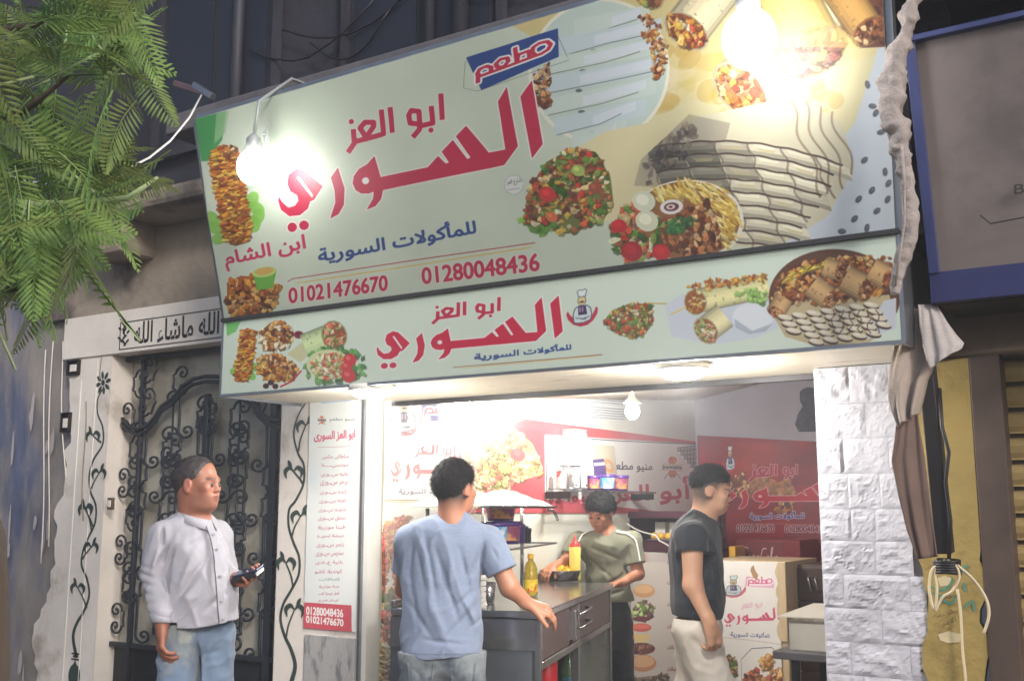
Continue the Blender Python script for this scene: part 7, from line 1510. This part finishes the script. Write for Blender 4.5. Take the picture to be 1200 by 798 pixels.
P = onpath(V, [(690, 622), (682, 626), (678, 634)], C_, .003, 8); obj('shoulder_stripe', strip(P, .007, (-0.3, -.9, .3), .0012), M_WHITE, C_.t, local=True) if len(P) > 2 else None
trousers(C_, (np.array((-.02, .05, .86)), np.array((.10, .05, .86))), (np.array((-.02, .04, .45)), np.array((.12, .04, .45))), (np.array((-.02, .05, .2)), np.array((.13, .05, .2))), J(716, 700)[2], fabric('black_cotton', rgb(30, 32, 38), .85), r=(.07, .062, .05), waist=(np.array((.02, .05, .95)), np.array((.08, .05, .95)), .07), lo=(-.2, -.15, .1), hi=(.3, .25, 1.1))

# ---------- the walking man in the dark T-shirt
KD = 1.3; ZF = 1.5+(.13-1.5)/KD
Df = Fig('young man in a dark T-shirt and cream trousers walking right past the shop opening', 820, 3.85); J = Df.J
s_ = .67; hc = J(833.5, 575, 0); Fd = (.955, -.12, -.26); SKD = np.array(rgb(206, 158, 128)); nb_ = J(823, 612, .01)
B = SDF((-.22, -.28, 0), (.30, .34, 1.70), .0044); g, R = head(B, hc, Fd, (.15, 0, 1), s_, neck_to=nb_, nr=.056)
B.cap(nb_, J(817, 655, .02), .045, .05, .03).cap(J(817, 655, .02), J(818, 715, .02), .05, .05, .03)
rsh, rel, rwr = J(811, 630, -.10), J(812, 686, -.13), J(832, 730, -.17)
lsh, lel, lwr = J(820, 630, .15), J(812, 690, .17), J(808, 730, .16)
B.cap(J(818, 624, 0), rsh, .05, .045, .03).cap(rsh, rel, .040, .032, .02).cap(rel, rwr, .032, .021, .02).cap(J(818, 624, 0), lsh, .05, .045, .03).cap(lsh, lel, .042, .034, .02).cap(lel, lwr, .034, .024, .02)
hand(B, rwr, (.25, .1, -.95), (-.55, .8, 0), side=1, s=.86, curl=(.6, .7, .75, .8), thumb=.2, tcurl=.1); hand(B, lwr, (-.1, 0, -.95), (.2, -.9, 0), side=-1, s=.8)
hp1, kn1, an1 = J(818, 738, -.05), J(838, 806, -.05), np.array((.13, -.04, ZF+.07)); hp2, kn2, an2 = J(816, 738, .08), J(814, 808, .08), np.array((-.12, .08, ZF+.08))
for hp, kn, an in ((hp1, kn1, an1), (hp2, kn2, an2)): B.cap(hp, kn, .05, .04, .03).cap(kn, an, .045, .032, .02); foot(B, np.array((an[0], an[1], ZF+.05)), (1, -.05, 0), .8)
V, Q = B.mesh(); cols = headcols(V, hc, R, s_, SKD, HR*.45, lips=rgb(176, 104, 92), fade=.85); cols[V[:, 2] < ZF+.07] = rgb(210, 206, 200)
mesh_obj('body', V, Q, M_SKIN, Df.t, cols); eyes(Df, g, s_); hair_cap(Df, g, R, hc, s_, M_HAIR, thick=.008, front=.088, side_u=.034, back_u=-.002, tuft=.0045, crown=.010, seed=6)
T = SDF((-.24, -.28, .95), (.28, .32, 1.50), .005); RD = np.array([(1., 0, 0), (0, 1., 0), (0, 0, 1.)])
T.ell(J(815, 645, .02), (.090, .150, .12), None, .04).ell(J(818, 680, .02), (.088, .140, .12), None, .05).ell(J(817, 712, .02), (.088, .140, .09), None, .05).cap(J(825, 611, .01), J(819, 624, .01), .052, .07, .05)
T.cap(J(818, 624, -.03), rsh, .062, .058, .04).cap(J(818, 624, .05), lsh, .062, .056, .04); se = rsh+(rel-rsh)*.30; sl_ = lsh+(lel-lsh)*.45; T.cap(rsh, se+(rsh-se)*.0, .058, .060, .015).cap(lsh, sl_, .055, .056, .02)
for a, b, w_, am in ((J(826, 640), J(834, 690), .012, .006), (J(795, 700), J(828, 680), .012, .006), (J(800, 715), J(838, 700), .010, .005), (J(822, 625), J(826, 655), .009, .007), (J(800, 655), J(795, 690), .012, .005), (J(832, 650), J(840, 700), .012, -.005), (J(806, 640), J(812, 655), .008, .003)): T.crease(a, b, w_*.8, am*1.6, front=-1, yc=.02)
rumple(T, .0080, 11, 7.); T.cut(se, rsh-rel, .08); T.cut(sl_, lsh-lel, .08); T.plane((0, 0, J(816, 723)[2]), (0.06, 0, 1)); T.ell(J(828, 606, .005), (.052, .050, .030), None, .006, 's')
V, Q = T.mesh(); M_SHD2 = fabric('charcoal_cotton', rgb(36, 42, 52), .85, bump=.25); mesh_obj('t_shirt', V, Q, M_SHD2, Df.t)
cn_ = J(827, 609, .005); obj('neckband', MB().tube([cn_+np.array((.056*cos(a), .054*sin(a), -.022*cos(a))) for a in np.linspace(0, 2*pi, 30, endpoint=False)], .006, 8, closed=True), M_SHD2, Df.t, local=True, smooth=True)
trousers(Df, (hp1, hp2), (kn1, kn2), (an1, an2), J(816, 716)[2], fabric('cream_cotton', rgb(232, 224, 212), .85, var=.05), r=(.076, .066, .055), waist=(J(817, 738, -.02), J(818, 738, .07), .074), lo=(-.3, -.2, 0), hi=(.35, .26, 1.12), bot=ZF+.04, cre=((J(800, 738), J(822, 760), .012, .006), (J(808, 735), J(842, 745), .010, .005), (J(805, 770), J(830, 780), .012, .005)))

# he walks inside the shop, a good metre behind the kerb: full adult size at that distance
_p = _fh*(3.85*KD)+_r*(Df.x0*KD); Df.t.location = (_p[0], _p[1], CH*(1-KD)); Df.t.scale = (KD,)*3

# ================================================================== RIGHT EDGE: FOAM COLUMN, POLE, CLOTHS, WIRES
M_FOAM = mat('sprayed_foam', rgb(158, 148, 144), .9, var=.12, vscale=20, bump=.6, bscale=60)
def lumpy(path, rad, amp, name, m, seed, n=14, sub=10):
    P = np.array(path, float); t = np.linspace(0, len(P)-1, (len(P)-1)*sub+1); i = np.clip(t.astype(int), 0, len(P)-2); f = (t-i)[:, None]
    pm = np.vstack([P[:1]*2-P[1:2], P, P[-1:]*2-P[-2:-1]]); a, b, c, d = pm[i], pm[i+1], pm[i+2], pm[i+3]; Q = .5*((2*b)+(-a+c)*f+(2*a-5*b+4*c-d)*f**2+(-a+3*b-3*c+d)*f**3)
    r = np.interp(t, range(len(rad)), rad); mb = MB().tube(Q, list(r), n); V = np.array(mb.v); C = np.repeat(Q, n, 0)[:len(V)]; dv = V-C; L = np.linalg.norm(dv, axis=1)[:, None]+1e-9
    k = amp*(1.2*vn(V[:, 0], V[:, 1], V[:, 2], 28, seed)+.8*vn(V[:, 0], V[:, 1], V[:, 2], 60, seed+2)+.5*vn(V[:, 0], V[:, 1], V[:, 2], 120, seed)); V = V+dv/L*k[:, None]; mb.v = [tuple(p) for p in V]
    return obj(name, mb, m, None, smooth=True)
q3 = lambda x, y, Y=3.04: onY(x, y, Y)
o = lumpy([q3(1082, -60), q3(1072, 0), q3(1060, 40), q3(1047, 90), q3(1044, 130), q3(1052, 165), q3(1058, 200), q3(1064, 240)], [.022, .022, .026, .034, .038, .026, .02, .014], .013, 'foam_wrapped_pipe', M_FOAM, 3.); tag(o, 'lumpy pale foam covered pipe running down between the two signs', 'pipe')
o = lumpy([q3(1056, 165), q3(1064, 215), q3(1068, 250), q3(1064, 285), q3(1054, 315), q3(1050, 345)], [.016, .020, .020, .022, .020, .014], .005, 'hanging_rag_rope', M_FOAM, 9.); tag(o, 'twisted pale rag hanging below the foam covered pipe', 'rag')
tag(obj('loose_cable', MB().tube([q3(1057, 170, 3.0), q3(1060, 215, 3.0), q3(1060, 260, 3.0), q3(1054, 300, 3.0), q3(1049, 335, 3.02)], .004, 6), M_FOAM, smooth=True), 'thin pale cable hanging beside the twisted rag', 'cable')
tag(obj('sign_post', MB().box((-.655, 3.34, 2.32), (-.628, 3.38, 2.98)), M_DKMET, bev=.003), 'slim dark post between restaurant signs and grey sign', 'post')
# folded umbrella: dark pole, brown canvas below, two pale cloths on top
um = thing('covered_pole', 'dark folded awning pole with brown canvas hanging in front of the stone pier', 'awning', onY(1090, 650, 3.45))
pa, pb_ = onY(1084, 405, 3.42), onY(1108, 648, 3.46)
obj('pole', MB().bar(pa, pb_, .058, .045), M_DKMET, um, bev=.004)
def drape(name, L, R_, m, parent, nu=16, nv=40, amp=.012, fr=3., ph=0., lbl=None):
    """hanging cloth between a left and right outline (photo points on the plane Y given per point)"""
    Lp = np.array([onY(*p) for p in L]); Rp = np.array([onY(*p) for p in R_])
    def at(P, v): t = v*(len(P)-1); i = min(int(t), len(P)-2); return P[i]*(1-t+i)+P[i+1]*(t-i)
    def fn(u, v): p = at(Lp, v)*(1-u)+at(Rp, v)*u; return p+np.array((0, amp*sin(u*2*pi*fr/2+ph+v*1.3)*(.3+.7*v)+amp*.4*sin(u*17+v*5), 0))
    o = obj(name, MB().grid(fn, nu, nv), m, parent, smooth=True, solid=.003)
    if lbl: tag(o, *lbl)
    return o
M_CAN = mat('brown_canvas', rgb(108, 88, 80), .8, var=.12, vscale=8, bump=.3, bscale=200); M_CLO = mat('beige_towel', rgb(168, 154, 144), .9, var=.08, vscale=12, bump=.4, bscale=260); M_CLO2 = mat('striped_shirt_cloth', rgb(176, 168, 166), .9, var=.1, vscale=30, stretch=(1, 1, 8), bump=.3)
drape('canvas', [(1052, 480, 3.36), (1048, 515, 3.34), (1044, 540, 3.34), (1052, 580, 3.34), (1062, 620, 3.36), (1075, 655, 3.38)], [(1074, 470, 3.38), (1078, 500, 3.38), (1083, 530, 3.38), (1088, 570, 3.38), (1093, 610, 3.4), (1099, 652, 3.41)], M_CAN, um, amp=.010, fr=3)
drape('beige_towel', [(1062, 364, 3.34), (1050, 392, 3.31), (1041, 430, 3.28), (1039, 455, 3.27), (1043, 480, 3.27), (1051, 500, 3.28)], [(1092, 358, 3.36), (1098, 395, 3.34), (1096, 425, 3.33), (1086, 445, 3.32), (1080, 470, 3.32), (1076, 484, 3.32)], M_CLO, None, amp=.020, fr=4, lbl=('beige towel draped over the dark pole, hanging longest', 'towel'))
drape('checked_cloth', [(1076, 357, 3.30), (1077, 380, 3.28), (1080, 402, 3.27), (1085, 420, 3.26), (1090, 431, 3.26)], [(1098, 357, 3.34), (1110, 378, 3.31), (1120, 392, 3.30), (1129, 402, 3.29), (1126, 408, 3.28)], M_CLO2, None, nv=24, amp=.010, fr=2, lbl=('pale striped cloth over the towel with its corner pointing right', 'cloth'))
w0 = onY(1110, 665, 3.45)
wbm = thing('wire_bundle', 'coil of white and black wire bound round the foot of the dark pole', 'wire', w0)
obj('binding', lumpy_mb := MB().tube([w0+np.array((.035*cos(a), .03*sin(a), -.018+.0012*a)) for a in np.linspace(0, 34, 150)], .0055, 6), M_DKMET, wbm, smooth=True)
M_CREAMW = mat('cream_wire', rgb(206, 190, 160), .6, var=.05)
for k, P in enumerate(([(1104, 660), (1092, 668), (1089, 690), (1095, 714), (1098, 690), (1096, 668), (1108, 656)], [(1096, 716), (1104, 700), (1116, 692), (1124, 676), (1120, 662), (1110, 656)], [(1122, 662), (1140, 678), (1155, 700), (1159, 720), (1153, 742)], [(1122, 690), (1126, 720), (1128, 760), (1132, 800), (1134, 840)])):
    Pw = np.array([onY(x, y, 3.43 if k < 3 else 3.655) for x, y in P]); t = np.linspace(0, len(Pw)-1, len(Pw)*5); i = np.clip(t.astype(int), 0, len(Pw)-2); f = (t-i)[:, None]; pm = np.vstack([Pw[:1], Pw, Pw[-1:]]); a_, b_, c_, d_ = pm[i], pm[i+1], pm[i+2], pm[np.minimum(i+3, len(pm)-1)]
    obj('wire_loop', MB().tube(.5*((2*b_)+(-a_+c_)*f+(2*a_-5*b_+4*c_-d_)*f**2+(-a_+3*b_-3*c_+d_)*f**3), .0045, 6), M_CREAMW, wbm, smooth=True)
obj('black_cable', MB().tube([onY(1101, 455, 3.41), onY(1104, 500, 3.40), onY(1112, 530, 3.40), onY(1108, 565, 3.41), onY(1114, 610, 3.41), onY(1112, 655, 3.42)], .006, 6), M_DKMET, wbm, smooth=True)

# ================================================================== TREE
M_LEAF = mat('leaf_green', rgb(138, 158, 84), .55, var=.35, vscale=2.5, col2=rgb(82, 112, 70), c2scale=1.6, c2lo=.42, c2hi=.6)
_nt = M_LEAF.node_tree; _b = _nt.nodes['Principled BSDF']; _src = _b.inputs['Base Color'].links[0].from_socket
_oi = _nt.nodes.new('ShaderNodeObjectInfo'); _hs = _nt.nodes.new('ShaderNodeHueSaturation'); _m1 = _nt.nodes.new('ShaderNodeMapRange'); _m2 = _nt.nodes.new('ShaderNodeMapRange')
_m1.inputs[3].default_value = .55; _m1.inputs[4].default_value = 1.5; _m2.inputs[3].default_value = .47; _m2.inputs[4].default_value = .53
_nt.links.new(_oi.outputs['Random'], _m1.inputs[0]); _nt.links.new(_oi.outputs['Random'], _m2.inputs[0]); _nt.links.new(_m1.outputs[0], _hs.inputs['Value']); _nt.links.new(_m2.outputs[0], _hs.inputs['Hue']); _nt.links.new(_src, _hs.inputs['Color']); _nt.links.new(_hs.outputs[0], _b.inputs['Base Color'])
_tr = _nt.nodes.new('ShaderNodeBsdfTranslucent'); _mx = _nt.nodes.new('ShaderNodeMixShader'); _mx.inputs[0].default_value = .45; _nt.links.new(_hs.outputs[0], _tr.inputs[0]); _nt.links.new(_b.outputs[0], _mx.inputs[1]); _nt.links.new(_tr.outputs[0], _mx.inputs[2]); _nt.links.new(_mx.outputs[0], _nt.nodes['Material Output'].inputs[0])
M_BARK = mat('tree_bark', rgb(78, 66, 56), .9, var=.25, vscale=10, bump=.8, bscale=30, stretch=(1, 1, .3)); M_TWIG = mat('green_twig', rgb(150, 166, 120), .6, var=.1)
tree = thing('feathery_tree', 'tree with feathery drooping fern-like leaves in front of the blue wall', 'tree', (-2.9, 1.9, 0))
TO = np.array((-2.9, 1.9, 0.)); tb = onD(-28, 760, 2.9)
tp_ = [np.array((tb[0]-.02, tb[1], 0)), onD(-26, 790, 2.9), onD(-20, 680, 2.9), onD(-24, 630, 2.9), onD(-46, 560, 2.9), onD(-90, 400, 2.9), onD(-100, 200, 2.85), onD(-60, 20, 2.8)]
mb = MB().tube(tp_, [.11, .075, .066, .06, .058, .055, .05, .04], 14); V = np.array(mb.v); mb.v = [tuple(p) for p in V+.008*np.c_[vn(V[:, 0], V[:, 1], V[:, 2], 22, 1), vn(V[:, 0], V[:, 1], V[:, 2], 22, 5), 0*V[:, 0]]]; obj('trunk', mb, M_BARK, tree, smooth=True)
def frond(n, L, w, droop, seed):
    r = np.random.default_rng(seed); mb = MB(); P = []
    for t in np.linspace(0, 1, 12): P.append(np.array((L*(t-.08*t*t), .02*sin(t*3+seed), -droop*t*t)))
    mb.tube(P, list(np.linspace(.0022, .0008, 12)), 4)
    for i in range(n):
        t = .10+.88*i/(n-1); x = t*11; k = min(int(x), 10); p = P[k]*(1-x+k)+P[k+1]*(x-k); l = w*(sin(pi*min(1, .12+t*.88))**.6)*(1-.35*t)*r.uniform(.88, 1.08)
        for sg in (-1, 1):
            a = radians(62-24*t)+r.uniform(-.06, .06); d = np.array((cos(a), sg*sin(a), -.14+r.uniform(-.05, .05))); nn = np.array((-sg*sin(a), cos(a)*1., 0))*sg; dz = np.array((0, 0, -1.)); wd = .0046*(1-.3*t)
            q = [p, p+d*l*.35-nn*wd+dz*.000, p+d*l*.75-nn*wd*.9+dz*l*.06, p+d*l+dz*l*.13, p+d*l*.75+nn*wd*.9+dz*l*.06, p+d*l*.35+nn*wd]; m_ = [p+d*l*.35+np.array((0, 0, .0012)), p+d*l*.75+dz*l*.05+np.array((0, 0, .001))]
            mb.add([q[0], q[1], q[2], q[3], q[4], q[5], m_[0], m_[1]], [(0, 1, 6), (0, 6, 5), (1, 2, 7, 6), (6, 7, 4, 5), (2, 3, 7), (7, 3, 4)])
    return mb
vars_ = [obj('frond', frond(19, .34, .090, .07, 1), M_LEAF, None, local=True), obj('frond', frond(17, .28, .08, .05, 2), M_LEAF, None, local=True), obj('frond', frond(21, .38, .085, .12, 3), M_LEAF, None, local=True), obj('frond', frond(15, .24, .075, .03, 4), M_LEAF, None, local=True)]
used = set()
def place(p, az, el, roll, sc, k):
    if k not in used: o = vars_[k]; used.add(k)
    else: o = vars_[k].copy(); COL.objects.link(o)
    o.parent = tree; o.location = tuple(np.array(p)-TO); o.rotation_mode = 'XYZ'; o.rotation_euler = Matrix.Rotation(az, 3, 'Z').to_4x4().to_euler()
    o.rotation_euler = (Matrix.Rotation(az, 3, 'Z') @ Matrix.Rotation(el, 3, 'Y') @ Matrix.Rotation(roll, 3, 'X')).to_euler(); o.scale = (sc,)*3
REG = np.array([(-60, -60), (200, -60), (228, -10), (185, 30), (215, 88), (195, 140), (212, 190), (232, 248), (185, 312), (125, 335), (118, 402), (62, 432), (-60, 436)], float)
def inside(p):
    j = np.roll(REG, -1, 0); return ((((REG[:, 1] > p[1]) != (j[:, 1] > p[1])) & (p[0] < (j[:, 0]-REG[:, 0])*(p[1]-REG[:, 1])/(j[:, 1]-REG[:, 1]+1e-12)+REG[:, 0])).sum() % 2) == 1
# boughs, then twigs, then fronds growing from the twigs
bough = [[onD(-90, 60, 2.8), onD(-20, 40, 2.75), onD(40, 30, 2.65), onD(90, 0, 2.6)], [onD(-95, 200, 2.85), onD(-30, 150, 2.7), onD(30, 130, 2.6), onD(80, 90, 2.5)], [onD(-98, 300, 2.85), onD(-40, 250, 2.7), onD(20, 240, 2.6), onD(85, 240, 2.5), onD(150, 232, 2.45), onD(185, 208, 2.45)], [onD(-90, 380, 2.85), onD(-30, 350, 2.6), onD(40, 330, 2.5), onD(90, 292, 2.45)]]
for P in bough: obj('branch', MB().tube(P, list(np.linspace(.02, .004, len(P))), 8), M_BARK if len(P) < 6 else M_TWIG, tree, smooth=True)
rs = np.random.default_rng(21); nfr = 0; tries = 0
srcs = [(-40, 10), (20, -20), (70, -40), (-30, 120), (40, 90), (80, 30), (-20, 210), (60, 200), (110, 225), (-40, 300), (30, 310), (80, 290), (120, 60)]
while nfr < 235 and tries < 6000:
    tries += 1; tip = np.array((rs.uniform(-55, 235), rs.uniform(-60, 432)))
    if not inside(tip): continue
    # fewer where the photograph lets the dark wall through
    if 95 < tip[0] < 175 and 150 < tip[1] < 200 and rs.random() < .6: continue
    if tip[0] > 90 and 255 < tip[1] < 300 and rs.random() < .35: continue
    D = rs.uniform(2.25, 3.1); s_ = srcs[int(np.argmin([np.hypot(tip[0]-a, (tip[1]-b)*.8)+rs.uniform(0, 60) for a, b in srcs]))]
    dv = np.array((tip[0]-s_[0], tip[1]-s_[1]+25)); dv /= np.linalg.norm(dv)+1e-9; sc = rs.uniform(.72, 1.05); k = int(rs.integers(4)); L = (.34, .28, .38, .24)[k]*sc
    a_ = atan2(dv[1], dv[0])+rs.uniform(-.35, .35); dvp = np.array((cos(a_), sin(a_))); base = tip-dvp*L*1264/D*.95
    P0 = onD(base[0], base[1], D+rs.uniform(-.05, .1)); P1 = onD(tip[0], tip[1], D-.02+rs.uniform(-.1, .08)); d = P1-P0; az = atan2(d[1], d[0]); el = -atan2(d[2], np.hypot(d[0], d[1]))-.12
    place(P0, az, el, rs.uniform(-.9, .9)+(1.1 if rs.random() < .45 else 0), sc, k); nfr += 1
    if nfr % 4 == 0: obj('twig', MB().tube([P0, P0-d*.25+np.array((0, 0, .02)), onD(s_[0], s_[1], D)], [.002, .003, .004], 5), M_TWIG, tree, smooth=True)
# cable from the wall bracket through the leaves
cb1 = thing('cable_bracket', 'short metal bracket with insulator holding a pale cable above the tree tip', 'bracket', onY(238, 108, 3.5))
obj('arm', MB().bar(onY(205, 98, 3.62), onY(243, 110, 3.45), .02, .03), mat('rusty_pink_metal', rgb(120, 90, 94), .6, var=.2), cb1, bev=.003); obj('insulator', MB().bar(onY(228, 100, 3.42), onY(250, 114, 3.42), .035, .03), M_ALU, cb1, bev=.004)
Pc_ = [(236, 112), (222, 138), (200, 165), (175, 185), (145, 200), (110, 212), (70, 218), (30, 212), (-40, 190)]
tag(obj('power_cable', MB().tube([onD(x, y, 4.2-.9*k/8) for k, (x, y) in enumerate(Pc_)], .004, 6), M_WHITE, smooth=True), 'thin pale cable sagging from the bracket into the leaves', 'cable')

# ================================================================== ADDED GLARE HAZE
hz = obj('glare_haze', MB().box((-402, -402, -1), (402, 402, 8.2)), mat('glare_haze_air', (1, 1, 1), var=0))  # volume added to spread lamp glow and lift blacks like lens glare
tag(hz, kind='stuff'); _hm = MATS['glare_haze_air']; _hn = _hm.node_tree; _hn.nodes.remove(_hn.nodes['Principled BSDF']); _pv = _hn.nodes.new('ShaderNodeVolumePrincipled'); _pv.inputs['Density'].default_value = .014; _pv.inputs['Color'].default_value = (.9, .92, 1, 1); _pv.inputs['Anisotropy'].default_value = .6
_hn.links.new(_pv.outputs[0], _hn.nodes['Material Output'].inputs['Volume'])
